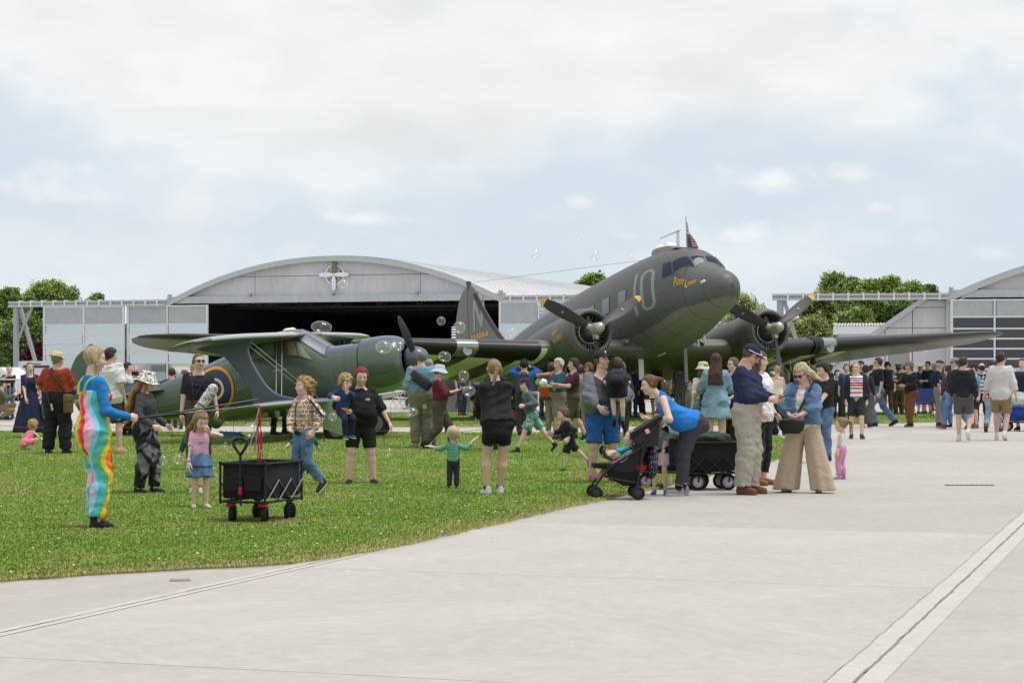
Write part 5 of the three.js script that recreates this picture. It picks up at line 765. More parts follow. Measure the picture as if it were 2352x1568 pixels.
const PROF = {
  male: spline([[-0.11, 0.05, 0.075, -0.01], [0, 0.075, 0.103, -0.012], [0.10, 0.066, 0.099, 0], [0.20, 0.060, 0.097, 0.008], [0.32, 0.070, 0.110, 0.008], [0.42, 0.085, 0.106, 0], [0.485, 0.095, 0.075, -0.012], [0.53, 0.04, 0.058, -0.016], [0.60, 0, 0.05, -0.012]]),
  fem: spline([[-0.11, 0.055, 0.080, -0.012], [0, 0.085, 0.108, -0.018], [0.1, 0.062, 0.098, -0.008], [0.2, 0.046, 0.087, 0], [0.32, 0.055, 0.100, 0.018], [0.40, 0.066, 0.097, 0.014], [0.47, 0.082, 0.068, -0.008], [0.53, 0.028, 0.05, -0.016], [0.6, 0, 0.043, -0.012]]),
  kid: spline([[-0.11, 0.045, 0.078, -0.01], [0, 0.062, 0.096, -0.01], [0.1, 0.055, 0.097, 0.006], [0.2, 0.05, 0.098, 0.012], [0.32, 0.055, 0.1, 0.006], [0.42, 0.066, 0.092, 0], [0.48, 0.072, 0.062, -0.01], [0.53, 0.025, 0.05, -0.014], [0.6, 0, 0.04, -0.01]]),
};
const skinTones = [[0.60, 0.375, 0.29], [0.64, 0.42, 0.33], [0.54, 0.32, 0.235], [0.67, 0.45, 0.37]];
const rot = (x, y, z) => new THREE.Matrix4().makeRotationFromEuler(new THREE.Euler(x * DEG, y * DEG, z * DEG, 'YXZ'));
function ik(a, target, l1, l2, pole) { // the joint between a and the target, and the reached end
  const d = target.clone().sub(a); let L = d.length(); if (L > (l1 + l2) * 0.999) { d.multiplyScalar((l1 + l2) * 0.999 / L); L = (l1 + l2) * 0.999; } if (L < Math.abs(l1 - l2) * 1.05 + 0.01) { d.setLength(Math.abs(l1 - l2) * 1.05 + 0.01); L = d.length(); }
  const u = d.clone().normalize(), c = (l1 * l1 + L * L - l2 * l2) / (2 * L), h = Math.sqrt(Math.max(0, l1 * l1 - c * c)), n = pole.clone().addScaledVector(u, -pole.dot(u)); if (n.lengthSq() < 1e-6) n.set(0, 0, 1).addScaledVector(u, -u.z); n.normalize();
  return [a.clone().addScaledVector(u, c).addScaledVector(n, h), a.clone().add(d)];
}
const clothMat = (c, o = {}) => (c?.isMaterial ? c : mat(c, o.rough ?? 0.88, { bumpMap: wrinkleBump, bumpScale: 0.008, ...o }));
let peopleCount = 0, personTriangles = 0;
function person(o) {
  const [px, hy, fy] = o.p, depth = depthOf(fy), H = o.H ?? EYE * (fy - hy) / (fy - HORIZON), kid = o.kind === 'kid', fem = o.kind === 'fem', kind = o.kind ?? 'male';
  const headH = kid ? clamp(lerp(0.185, 0.222, (H - 0.75) / 0.7), 0.17, 0.225) : fem ? 0.225 : 0.238, hk = headH / 0.235, s = (H - headH) / 1.513;
  const lod = depth < 27 ? 0 : depth < 37 ? 1 : 2, C = [0.0148, 0.0195, 0.0255][lod], CH = [0.0056, 0.0082, 0.0118][lod], CHD = [0.0046, 0.0065, 0.010][lod];
  const root = thing('person', o.label, 'person', G(px, fy), (o.yaw ?? 0) * DEG, o.group), fat = o.fat ?? 0, bulk = o.bulk ?? 1, sg = peopleCount++ * 7.31;
  root.position.y = onLawn(root.position.x, root.position.z) ? 0.02 : 0;
  // joints
  const P = [new THREE.Vector3()], Rt = rot(o.lean ?? 0, o.twist ?? 0, o.side ?? 0), hipW = (fem ? 0.093 : 0.092) * s, foot = { L: o.FL ?? [0.1, 0], R: o.FR ?? [-0.1, 0] }, ank = {}, hip = {};
  const thigh = 0.425 * s, shank = 0.425 * s; let hipY = (o.hip ?? 0.925) * s; const hx = (o.hipX ?? 0) * s, hz = (o.hipZ ?? 0) * s;
  for (const k of ['L', 'R']) { const f = foot[k]; ank[k] = V(f[0] * s, (0.08 + (f[2] ?? 0)) * s, f[1] * s); }
  for (let it = 0; it < 40 && !o.float; it++) { let bad = false; for (const k of ['L', 'R']) if ((foot[k][2] ?? 0) < 0.06) { const a = V((k === 'L' ? hipW : -hipW) + hx, hipY, hz); if (a.distanceTo(ank[k]) > 0.846 * s) bad = true; } if (!bad) break; hipY -= 0.005 * s; }
  const Pv = V(hx, hipY, hz), toT = (x, y, z) => V(x, y, z).multiplyScalar(s).applyMatrix4(Rt).add(Pv), inv = Rt.clone().invert().elements;
  const curve = o.curve ?? 0; // a rounded back
  const spine = (x, y, z) => toT(x, y, z + curve * y * y * 3.2 * -1);
  const J = {}, sw = (fem ? 0.148 : kid ? 0.136 : 0.166) * bulk;
  for (const k of ['L', 'R']) {
    const m = k === 'L' ? 1 : -1; hip[k] = toT(m * hipW / s, -0.0, -0.005); hip[k].y = Math.min(hip[k].y, Pv.y + 0.01); if (o.float) ank[k].add(V(0, 0, 0));
    const [kn, an] = ik(hip[k], ank[k], thigh, shank, V(...(o['k' + k] ?? [m * 0.12, 0.05, 1]))); J['kn' + k] = kn; J['an' + k] = an;
    const sh = spine(m * sw, (fem ? 0.478 : 0.488) + (o['lift' + k] ?? 0), -0.012), tgt = o[k] ? V(o[k][0], o[k][1], o[k][2]).multiplyScalar(s) : sh.clone().add(V(m * 0.07, -0.53, 0.04).multiplyScalar(s));
    const [el, wr] = ik(sh, tgt, 0.29 * s, 0.255 * s, V(...(o['e' + k] ?? [m * 0.45, -0.2, -1]))); J['sh' + k] = sh; J['el' + k] = el; J['wr' + k] = wr;
  }
  const nb = spine(0, 0.525, -0.014), hd = o.head ?? [0, 0, 0], Rh = rot(hd[1] + (o.lean ?? 0) * 0.25, hd[0], hd[2] ?? 0), neckUp = V(0, 1, 0).applyMatrix4(Rt).lerp(V(0, 1, 0).applyMatrix4(Rh), 0.55).normalize();
  const hc = nb.clone().addScaledVector(neckUp, (kid ? 0.03 : 0.055) * s + 0.10 * hk).add(V(0, 0.012 * hk, 0.018 * hk).applyMatrix4(Rh)), Mh = new THREE.Matrix4().compose(hc, new THREE.Quaternion().setFromRotationMatrix(Rh), V(hk, hk, hk));
  // fields
  const prof = PROF[kind], armR = (kid ? 0.88 : fem ? 0.92 : 1) * (1 + fat * 1.0), legR = (kid ? 0.98 : fem ? 1.06 : 1) * (1 + fat * 1.0);
  const torsoAt = (x, y, z, grow, useFat = 1) => { // distance to the torso and height along it
    x -= Pv.x; y -= Pv.y; z -= Pv.z; const tx = (inv[0] * x + inv[4] * y + inv[8] * z) / s, ty = (inv[1] * x + inv[5] * y + inv[9] * z) / s; let tz = (inv[2] * x + inv[6] * y + inv[10] * z) / s; tz += curve * ty * Math.abs(ty) * 3.2;
    const yy = clamp(ty, -0.11, 0.6), [a0, r0, z0] = prof(yy), b = fat * useFat * Math.exp(-(((yy - 0.17) / 0.14) ** 2)), a = a0 * bulk + b * 0.35, r = r0 + b * 0.55 + grow; const dx = Math.max(Math.abs(tx) - a, 0), dz = tz - z0 - b * 0.6, oy = ty - yy;
    return [(Math.hypot(dx, dz, oy) - r) * s, tx, ty, tz];
  };
  const limbs = (x, y, z) => { let d = 9; for (const k of ['L', 'R']) { d = Math.min(d, smin(cone(x, y, z, J['sh' + k], J['el' + k], 0.05 * armR * s, 0.041 * armR * s), cone(x, y, z, J['el' + k], J['wr' + k], 0.042 * armR * s, 0.026 * armR * s), 0.02 * s)); } return d; };
  const calf = {}; for (const k of ['L', 'R']) calf[k] = J['kn' + k].clone().lerp(J['an' + k], 0.3).add(V(0, 0, -0.012 * s));
  const leg1 = (x, y, z, k) => smin(cone(x, y, z, hip[k], J['kn' + k], 0.085 * legR * s, 0.056 * legR * s), smin(cone(x, y, z, J['kn' + k], calf[k], 0.052 * legR * s, 0.056 * legR * s), cone(x, y, z, calf[k], J['an' + k], 0.056 * legR * s, 0.036 * legR * s), 0.02 * s), 0.03 * s);
  const body = (x, y, z) => { let d = torsoAt(x, y, z, 0)[0]; d = smin(d, cone(x, y, z, nb, V0b.copy(hc).addScaledVector(neckUp, -0.06 * hk), (kid ? 0.04 : fem ? 0.044 : 0.056) * s, (kid ? 0.036 : fem ? 0.042 : 0.052) * hk), 0.03 * s); const l = Math.min(leg1(x, y, z, 'L'), leg1(x, y, z, 'R')); d = smin(d, l, 0.05 * s); return smin(d, limbs(x, y, z), 0.035 * s); };
  const all = [J.knL, J.knR, J.anL, J.anR, J.elL, J.elR, J.wrL, J.wrR, J.shL, J.shR, nb, Pv, hc], lo = [0, 1, 2].map((k) => Math.min(...all.map((v) => v.getComponent(k))) - 0.30 * Math.max(s, 0.6)), hi = [0, 1, 2].map((k) => Math.max(...all.map((v) => v.getComponent(k))) + 0.30 * Math.max(s, 0.6));
  // skin: body, head and hands in one mesh
  const tone = o.skin?.length ? o.skin : skinTones[o.skin ?? peopleCount % 4], skinM = mat(tone, 0.55, { vertexColors: true });
  const parts = [nets(body, lo, hi, C), headGeo(kind, CH, o.brow ?? 0.42, !!o.smile).clone().applyMatrix4(Mh)], handM = {};
  for (const k of ['L', 'R']) {
    const m = k === 'L' ? 1 : -1, dir = o['d' + k] ? V(...o['d' + k]).normalize() : J['wr' + k].clone().sub(J['el' + k]).normalize(), th = V(...(o['t' + k] ?? [-m * 0.2, 0.1, 1])); th.addScaledVector(dir, -th.dot(dir)).normalize();
    const pn = V(0, 0, 0).crossVectors(th, dir), hs = (kid ? 0.92 * hk : fem ? 0.92 * s : 1.02 * s); // columns: thumb, fingers, palm
    const B = new THREE.Matrix4().makeBasis(th, dir, pn.clone()); handM[k] = new THREE.Matrix4().makeTranslation(J['wr' + k].x, J['wr' + k].y, J['wr' + k].z).multiply(B).multiply(new THREE.Matrix4().makeScale(hs, hs, hs * (k === 'L' ? -1 : 1)));
    if (k === 'L') { handM[k] = new THREE.Matrix4().makeTranslation(J['wr' + k].x, J['wr' + k].y, J['wr' + k].z).multiply(B).multiply(new THREE.Matrix4().makeScale(hs, hs, -hs)); }
    const hg = handGeo((o['h' + k]) ?? 'relaxed', CHD).clone().applyMatrix4(handM[k]); if (k === 'L') { const ixx = hg.index.array; for (let i = 0; i < ixx.length; i += 3) { const t = ixx[i]; ixx[i] = ixx[i + 1]; ixx[i + 1] = t; } hg.computeVertexNormals(); } parts.push(hg);
  }
  const bm = mesh('body', parts, skinM, root); personTriangles += bm.geometry.attributes.position.count / 3;
  const yw = (o.yaw ?? 0) * DEG, sx = -Math.sin(yw), sz = Math.cos(yw), uvs = (g) => planarUV(g, (v) => Math.atan2((v.x - Pv.x) * sz - (v.z - Pv.z) * sx, (v.x - Pv.x) * sx + (v.z - Pv.z) * sz) * 0.17, (v) => v.y);
  const add = (name, f, m, grow = 0, parent = root) => { const g = nets(f, lo.map((v) => v - grow), hi.map((v) => v + grow), C); if (!g) return null; personTriangles += g.index.count / 3; return mesh(name, uvs(g), m, parent); };
  const fold = (x, y, z, a) => a * s * (noise.noise(x * 7 + sg, y * 16 + x * 5, z * 7) + 0.6 * noise.noise(x * 17 + y * 9, y * 24 + sg, z * 17));
  const cut = (d, x, y, z, end, dir) => Math.max(d, (x - end.x) * dir.x + (y - end.y) * dir.y + (z - end.z) * dir.z);
  const along = (a, b, t) => a.clone().lerp(b, t), dirOf = (a, b) => b.clone().sub(a).normalize();
  // lower garment
  const bt = o.bottom; let waist = 0.13;
  const pantsField = (len, off, flare = 0, top = 0.13) => {
    const L = {}; for (const k of ['L', 'R']) { const kn = J['kn' + k], an = J['an' + k]; if (len <= 0.5) { const e = along(hip[k], kn, len * 2); L[k] = [e, dirOf(hip[k], kn)]; } else { const e = along(kn, an, (len - 0.5) * 2); L[k] = [e, dirOf(kn, an)]; } }
    const o1 = off * s, fl = flare * s;
    return (x, y, z) => { let d = 9; for (const k of ['L', 'R']) { const kn = J['kn' + k], an = J['an' + k], [e, dr] = L[k]; let q;
        if (len <= 0.5) { const t = clamp(((x - hip[k].x) * (e.x - hip[k].x) + (y - hip[k].y) * (e.y - hip[k].y) + (z - hip[k].z) * (e.z - hip[k].z)) / e.distanceToSquared(hip[k])); q = cut(cone(x, y, z, hip[k], kn, 0.088 * legR * s, 0.062 * legR * s) - o1 - fl * t, x, y, z, e, dr); }
        else { const t = clamp((kn.y - y) / Math.max(0.05, kn.y - an.y)); const sh = smin(cone(x, y, z, kn, calf[k], 0.054 * legR * s, 0.058 * legR * s), cone(x, y, z, calf[k], an, 0.058 * legR * s, 0.042 * s), 0.02 * s) - o1 - fl * t; q = smin(cone(x, y, z, hip[k], kn, 0.088 * legR * s, 0.058 * legR * s) - o1, cut(sh, x, y, z, e, dr), 0.03 * s); }
        d = smin(d, q, 0.005 * s); }
      const t = torsoAt(x, y, z, off * 0.7 + 0.008); const b = Math.max(t[0], (t[2] - top) * s); return smin(d, b, 0.045 * s) + fold(x, y, z, 0.008 + off * 0.25); };
  };
  if (bt) {
    const m = clothMat(bt.c, bt.m);
    if (bt.skirt) { const y1 = bt.skirt * s, w = Pv.clone().add(V(0, 0.12 * s, 0).applyMatrix4(Rt)), y0 = w.y, hx2 = (bt.sx ?? 0) * s, hz2 = (bt.sz ?? 0) * s; add(bt.name ?? 'skirt', (x, y, z) => { const t = clamp((y0 - y) / (y0 - y1)), cx = lerp(w.x, Pv.x + hx2, t), cz = lerp(w.z, hz2, t), X = (x - cx) / 1.18, Z = z - cz, R = lerp(0.125, bt.r ?? 0.25, Math.pow(t, 0.8)) * s + fat * 0.4 * s, th = Math.atan2(X, Z); let d = (Math.hypot(X, Z) - R * (1 + 0.055 * t * Math.sin(th * (bt.pleats ?? 9) + 2 * noise.noise(x * 3, y * 3, sg)))) * 0.82; d = Math.max(d, y - y0 - 0.02, y1 - y + 0.012 * s * Math.sin(th * 5)); return d; }, m, 0.15); }
    else add(bt.name ?? (bt.len < 0.75 ? 'shorts' : 'trousers'), pantsField(bt.len ?? 0.97, (bt.off ?? 0.014) * (bt.len < 0.6 ? 0.62 : 1), bt.flare ?? 0.004, bt.top ?? 0.13), m);
    if (bt.wide) { // very wide light trousers: one flared leg cone each
      const wf = (x, y, z) => { let d = 9; for (const k of ['L', 'R']) { const a = hip[k], e = V(J['an' + k].x + (k === 'L' ? 0.06 : -0.03) * s, 0.03, J['an' + k].z), t = clamp((a.y - y) / (a.y - e.y)), cx = lerp(a.x, e.x, t), cz = lerp(a.z, e.z, t), th = Math.atan2(x - cx, z - cz), R = lerp(0.105, 0.152, t) * s * (1 + 0.07 * t * Math.sin(th * 6 + (k === 'L' ? 1 : 3))); d = smin(d, Math.max((Math.hypot((x - cx) / 1.15, z - cz) - R) * 0.85, y - a.y - 0.05 * s, 0.03 - y), 0.012 * s); } const t = torsoAt(x, y, z, 0.016); return smin(d, Math.max(t[0], (-0.11 - t[2]) * s, (t[2] - 0.15) * s), 0.04 * s) + fold(x, y, z, 0.004); };
      root.remove(root.children[root.children.length - 1]); add('trousers', wf, m, 0.12);
    }
  }
  // upper garment(s)
  const topField = (t) => {
    const off = t.off ?? 0.014, sl = t.sl ?? 0.5, hem = t.hem ?? -0.03, S = {};
    for (const k of ['L', 'R']) { const sh = J['sh' + k], el = J['el' + k], wr = J['wr' + k]; S[k] = []; const base = along(sh, nb, 0.18); if (sl > 0) { if (sl <= 0.5) { const e = along(sh, el, sl * 2); S[k].push([sh, e, dirOf(sh, el), 0.049 * armR + off * 0.75, lerp(0.05, 0.041, sl * 2) * armR + off * 1.25]); } else { const e = along(el, wr, (sl - 0.5) * 2); S[k].push([sh, el, null, 0.049 * armR + off * 0.75, 0.043 * armR + off], [el, e, dirOf(el, wr), 0.043 * armR + off, lerp(0.042, 0.027, (sl - 0.5) * 2) * armR + (t.cuff ?? off)]); } } }
    return (x, y, z) => {
      const q = torsoAt(x, y, z, off + (t.flare ?? 0) * clamp((0.15 - 0) - 0, 0, 1)); let d = q[0] - (t.flare ?? 0) * s * clamp((0.25 - q[2]) / 0.35); d = Math.max(d, (hem - q[2]) * s);
      let up = (q[2] - (t.neck ?? 0.515) - (q[3] < 0 ? 0.02 : -0.012)) * s; if (t.scoop && q[3] > 0) up = Math.max(up, -(Math.hypot(q[1] / 0.09, (q[2] - 0.53) / t.scoop) - 1) * 0.09 * s); d = Math.max(d, up);
      for (const k of ['L', 'R']) { let a = 9; S[k].forEach(([A, B, dr, ra, rb], i) => { let c = cone(x, y, z, A, B, ra * s, rb * s); if (dr) c = cut(c, x, y, z, B, dr); a = i ? smin(a, c, 0.02 * s) : c; }); if (a < 8) d = smin(d, a, 0.035 * s); }
      if (t.straps) { const X = Math.abs(q[1]); d = Math.max(d, q[2] > 0.40 ? Math.max((Math.abs(X - 0.085) - 0.022) * s, (q[2] - 0.53) * s) : -9); }
      if (t.collar) d = smin(d, Math.max(Math.abs(Math.hypot(q[1], q[3] + 0.012) - 0.066) * s - 0.009 * s, Math.abs(q[2] - 0.532 - 0.1 * -q[3]) * s - 0.022 * s), 0.008 * s);
      if (t.hood) { const hx3 = q[1], hz3 = q[3] + 0.03, ht = q[2] - 0.505 + 0.35 * Math.max(0, -hz3 - 0.02); d = smin(d, (Math.hypot(Math.hypot(hx3 / 1.1, hz3) - 0.078, ht) - (hz3 < 0 ? 0.036 : 0.018)) * s * 0.9, 0.02 * s); }
      if (t.open) d = Math.max(d, (q[3] > 0.02 ? (t.open - Math.abs(q[1] - (t.openX ?? 0)) ) : -1) * s);
      return d + fold(x, y, z, 0.007 + off * 0.28);
    };
  };
  for (const t of o.tops ?? (o.top ? [o.top] : [])) add(t.name ?? ((t.sl ?? 0.5) > 0.75 ? 'jacket' : 'shirt'), topField(t), clothMat(t.c, t.m));
  // shoes
  const sh = o.shoes ?? ['#181818', '#d8d8d8'];
  const SG = shoeGeo(sh[2] ?? 'shoe', [0.0065, 0.009, 0.013][lod]);
  for (const k of ['L', 'R']) {
    const f = foot[k], g = new THREE.Group(); g.name = 'shoe'; const shn = J['an' + k].clone().sub(J['kn' + k]).normalize(), pitch = f[3] ?? 0, yaw = f[4] ?? (k === 'L' ? 9 : -9);
    const M = rot(pitch, yaw, 0), fs = (kid ? 0.98 : fem ? 0.94 : 1.06) * s; g.quaternion.setFromRotationMatrix(M); g.scale.setScalar(fs); g.position.copy(J['an' + k]).add(V(0, -0.08 * s, 0.0).applyMatrix4(M)); root.add(g);
    const u = mesh('upper', SG.upper, clothMat(sh[0], { rough: 0.7 }), g); mesh('sole', SG.sole, mat(sh[1] ?? '#ddd', 0.7), g);
    if (o.socks) { const a = J['an' + k]; mesh('sock', bar(along(a, J['kn' + k], -0.02), along(a, J['kn' + k], o.socks[1] ?? 0.16), 0.041 * legR * s, 0.046 * legR * s, 14), clothMat(o.socks[0]), root); }
  }
  // hair, hat, glasses
  const put = (name, g, m, parent = root) => { const q = mesh(name, g, m, parent); q.applyMatrix4(Mh); return q; };
  if (o.hair) put('hair', hairGeo(o.hair[0], kind, CH * 1.25), mat(o.hair[1], 0.6, { map: streakMap, bumpMap: streakMap, bumpScale: 0.006 }));
  if (o.hat) { const h = put('hat', hatGeo(o.hat[0], CH * 1.1), clothMat(o.hat[1])); if (o.hat[2]) mesh('hat_band', lathe([[0.0935, 0.058], [0.0945, 0.058], [0.0925, 0.082], [0.091, 0.082]], 30).scale(0.95, 1, 1.09).translate(0, 0, -0.012), mat(o.hat[2], 0.7), h); if (o.hat[3]) mesh('hat_badge', new THREE.SphereGeometry(0.02, 10, 8).scale(1, 1, 0.35).translate(0, 0.085, 0.092), mat(o.hat[3], 0.6), h); }
  if (o.glasses) { const lens = [], fr = []; for (const m of [1, -1]) { lens.push(box(0.046, 0.034, 0.006, m * 0.031, 0.002, 0.097, 0.003)); fr.push(beam(V(m * 0.054, 0.008, 0.096), V(m * 0.082, 0.006, 0.0), 0.004, 0.006)); } fr.push(box(0.02, 0.005, 0.006, 0, 0.01, 0.099)); if (o.glasses[1]) for (const m of [1, -1]) fr.push(new THREE.TorusGeometry(0.02, 0.0025, 6, 20).scale(1.1, 0.85, 1).translate(m * 0.031, 0.002, 0.1)); const gl = put(o.glasses[1] ? 'spectacles' : 'sunglasses', o.glasses[1] ? fr : lens.concat(fr), mat(o.glasses[0], 0.2)); }
  const api = { root, s, hk, J, Mh, handM, Rt, Pv, spine, toT, torsoAt, kind, H, lod, C,
    world: (v) => v.clone().applyAxisAngle(V(0, 1, 0), (o.yaw ?? 0) * DEG).add(root.position), palm: (k, y = 0.075, z = 0.035) => V(0, y, z).applyMatrix4(handM[k]), yaw: (o.yaw ?? 0) * DEG, child: (name, g, m) => mesh(name, g, m, root), add, topField, o };
  return api;
}
const V0b = V(0, 0, 0);
// a thing a person wears or holds: built in the person's own axes, then set down as an object of its own
function held(pn, name, label, category, parts, group) {
  const bb = new THREE.Box3(); const ready = parts.map(([n, g, m, sub]) => [n, Array.isArray(g) ? merge(g) : g, m, sub]); for (const [, g] of ready) { g.computeBoundingBox(); bb.union(g.boundingBox); }
  const c = V((bb.min.x + bb.max.x) / 2, bb.min.y, (bb.min.z + bb.max.z) / 2), t = thing(name, label, category, pn.world(c), pn.yaw, group); let last = t;
  for (const [n, g, m, sub] of ready) { const q = mesh(n, g.translate(-c.x, -c.y, -c.z), m, sub ? last : t); if (!sub) last = q; } return t;
}
const inTorso = (pn, g) => g.applyMatrix4(new THREE.Matrix4().makeScale(pn.s, pn.s, pn.s)).applyMatrix4(pn.Rt).translate(pn.Pv.x, pn.Pv.y, pn.Pv.z);
function backpack(pn, label, color, opt = {}) {
  const w = opt.w ?? 0.28, h = opt.h ?? 0.44, d = opt.d ?? 0.15, y = opt.y ?? 0.27, z = -0.125 - d / 2, m = clothMat(color), m2 = clothMat(opt.trim ?? color);
  const b = box(w, h, d, 0, y, z, 0.055), pk = box(w * 0.8, h * 0.42, 0.06, 0, y - h * 0.2, z - d / 2 - 0.012, 0.03), st = [];
  for (const k of [1, -1]) st.push(inTorso(pn, tube([V(k * 0.07, y + h * 0.42, z + d * 0.4), V(k * 0.095, 0.53, -0.06), V(k * 0.1, 0.515, 0.05), V(k * 0.105, 0.42, 0.128), V(k * 0.115, 0.28, 0.135), V(k * 0.15, 0.16, 0.06), V(k * 0.13, 0.1, -0.1)], 0.017, 30, 6)));
  const list = [['pack', inTorso(pn, b), m], ['front_pocket', inTorso(pn, pk), m2], ['top_flap', inTorso(pn, box(w * 0.9, 0.07, d * 1.02, 0, y + h / 2 - 0.03, z - 0.004, 0.03)), m2]]; for (const q of st) list.push(['shoulder_strap', q, clothMat(opt.strap ?? color)]);
  return held(pn, opt.name ?? 'backpack', label, 'backpack', list, opt.group);
}
// ------------------------------------------------------------------ cloth prints
const print = (w, h, mw, mh, draw) => { const t = canvasTex(w, h, draw, true); t.repeat.set(1 / mw, 1 / mh); return t; };
const printMat = (t, rough = 0.85) => mat([1, 1, 1], rough, { map: t, bumpMap: wrinkleBump, bumpScale: 0.008 });
const rainbowT = print(512, 512, 0.40, 0.52, (x, w, h) => { const c = ['#8fd0ea', '#4fb6c9', '#5db98c', '#f0c62a', '#ee7d1c', '#d91c1c', '#e0201c', '#f2a9cc', '#efb3d6', '#8fd0ea']; for (let y = 0; y < h; y++) c.slice(0, 9).forEach((k, i) => { x.fillStyle = k; const o = Math.sin(y / h * 2 * Math.PI) * 46 + Math.sin(y / h * 4 * Math.PI + 1) * 8; for (const r of [-1, 0, 1]) x.fillRect(i * w / 9 + o + r * w, y, w / 9 + 1, 1); }); });
const leopardT = print(512, 512, 0.52, 0.52, (x, w, h) => { seed(21); x.fillStyle = '#e2c3b4'; x.fillRect(0, 0, w, h); for (let i = 0; i < 10; i++) for (let j = 0; j < 10; j++) { const cx = (i + 0.5 + (j % 2) * 0.5 + rr(-0.15, 0.15)) * w / 10, cy = (j + 0.5 + rr(-0.15, 0.15)) * h / 10, r = rr(14, 21); for (const a of [-w, 0, w]) for (const b of [-h, 0, h]) { x.fillStyle = rnd() < 0.05 ? '#2f7fb5' : '#b58d7c'; x.beginPath(); x.ellipse(cx + a, cy + b, r * 0.75, r * 0.7, 0, 0, 7); x.fill(); x.strokeStyle = '#17110f'; x.lineWidth = 9; for (let k = 0; k < 3; k++) { const s = k * 2.1 + cx; x.beginPath(); x.arc(cx + a, cy + b, r, s, s + 1.6); x.stroke(); } } } });
const acidT = dataTex(256, 256, (u, v) => { const n = tileN(u, v, 5, 4.4, 4), k = lerp(0.022, 0.15, sstep(n, -0.12, 0.16)); return [k * 3.2 - 0.02, k * 3.2 - 0.02, k * 3.4 - 0.02]; }, { srgb: true }); acidT.repeat.set(1 / 0.5, 1 / 0.5);
const denimT = dataTex(256, 256, (u, v) => { const n = tileN(u, v, 4, 6.6, 4), f = tileN(u, v, 60, 2.6, 2), k = 1 + 0.5 * n + 0.25 * f; return [0.33 * k, 0.44 * k, 0.58 * k]; }, { srgb: true }); denimT.repeat.set(2, 2);
const lightDenimT = dataTex(256, 256, (u, v) => { const n = tileN(u, v, 4, 1.6, 4), f = tileN(u, v, 60, 2.6, 2), k = 1 + 0.45 * n + 0.2 * f; return [0.46 * k, 0.56 * k, 0.63 * k]; }, { srgb: true }); lightDenimT.repeat.set(1.6, 1.6);
const stripeT = print(8, 512, 1, 0.40, (x, w, h) => { x.fillStyle = '#e9e7e4'; x.fillRect(0, 0, w, h); const B = [['#4a62a8', 0, 46], ['#d2502c', 60, 52], ['#4a62a8', 150, 40], ['#d2502c', 262, 44], ['#4a62a8', 390, 44], ['#d2502c', 446, 40]]; for (const [c, y, k] of B) { x.fillStyle = c; x.fillRect(0, y, w, k); } });
const camoT = dataTex(256, 256, (u, v) => { const n = tileN(u, v, 6, 3.1, 3), m = tileN(u, v, 6, 9.1, 3); return n > 0.08 ? [0.22, 0.44, 0.44] : m > 0.05 ? [0.62, 0.72, 0.66] : [0.40, 0.60, 0.57]; }, { srgb: true }); camoT.repeat.set(1 / 0.4, 1 / 0.4);
const plaidT = print(64, 64, 0.09, 0.09, (x) => { x.fillStyle = '#d8d8d6'; x.fillRect(0, 0, 64, 64); x.fillStyle = '#6c6c6c'; x.fillRect(0, 0, 32, 64); x.fillRect(0, 0, 64, 32); x.fillStyle = '#161616'; x.fillRect(0, 0, 32, 32); });
const squiggleT = print(512, 512, 0.16, 0.16, (x, w, h) => { seed(5); x.fillStyle = '#e6e4df'; x.fillRect(0, 0, w, h); x.strokeStyle = '#151515'; x.lineWidth = 17; x.lineCap = 'round'; for (let i = 0; i < 46; i++) { const cx = rnd() * w, cy = rnd() * h, a = rnd() * 6; for (const p of [-w, 0, w]) for (const q of [-h, 0, h]) { x.beginPath(); x.arc(cx + p, cy + q, 24, a, a + 3.6); x.stroke(); x.beginPath(); x.arc(cx + p + 34, cy + q + 10, 16, a + 3, a + 6); x.stroke(); } } });
const dotsT = print(128, 128, 0.075, 0.075, (x) => { x.fillStyle = '#5f9a88'; x.fillRect(0, 0, 128, 128); x.fillStyle = '#c9e2d8'; for (const [a, b] of [[32, 32], [96, 96]]) { x.beginPath(); x.arc(a, b, 10, 0, 7); x.fill(); } });
const pinkT = print(256, 256, 0.16, 0.16, (x) => { x.fillStyle = '#df6f86'; x.fillRect(0, 0, 256, 256); x.fillStyle = '#f0e3e6'; for (const [a, b] of [[60, 60], [190, 180]]) { x.fillRect(a - 22, b - 8, 44, 16); x.fillRect(a - 28, b - 22, 14, 20); } });
const patternNavyT = print(256, 256, 0.12, 0.12, (x) => { seed(3); x.fillStyle = '#14182c'; x.fillRect(0, 0, 256, 256); for (let i = 0; i < 40; i++) { x.fillStyle = ['#d8d2cc', '#b6574f', '#6f8a9c'][i % 3]; x.beginPath(); x.ellipse(rnd() * 256, rnd() * 256, rr(4, 12), rr(3, 8), rr(0, 3), 0, 7); x.fill(); } });
const denimM = printMat(denimT), lightDenimM = printMat(lightDenimT);
const logo = (draw, w = 256, h = 128) => mat([1, 1, 1], 0.85, { map: canvasTex(w, h, draw), transparent: true, alphaTest: 0.35 });
// a print laid on the chest (or back) of a garment: rectangle in torso coordinates
function chestPrint(pn, name, m, x0, x1, y0, y1, off = 0.020, back = false) {
  const g = surface((u, v) => { const x = lerp(x0, x1, u), y = lerp(y0, y1, v); let z = back ? -0.25 : 0.35; for (let i = 0; i < 24; i++) { const q = pn.toT(x, y, z), d = pn.torsoAt(q.x, q.y, q.z, off)[0] / pn.s; z += (back ? 1 : -1) * d * 0.9; if (Math.abs(d) < 0.0015) break; } return pn.toT(x, y, z); }, 8, 8, back);
  return pn.child(name, g, m);
}
const walkL = { FL: [0.07, 0.26, 0, -8], FR: [-0.07, -0.34, 0.07, 38] }, walkR = { FR: [-0.07, 0.26, 0, -8], FL: [0.07, -0.34, 0.07, 38] };
const P = {};
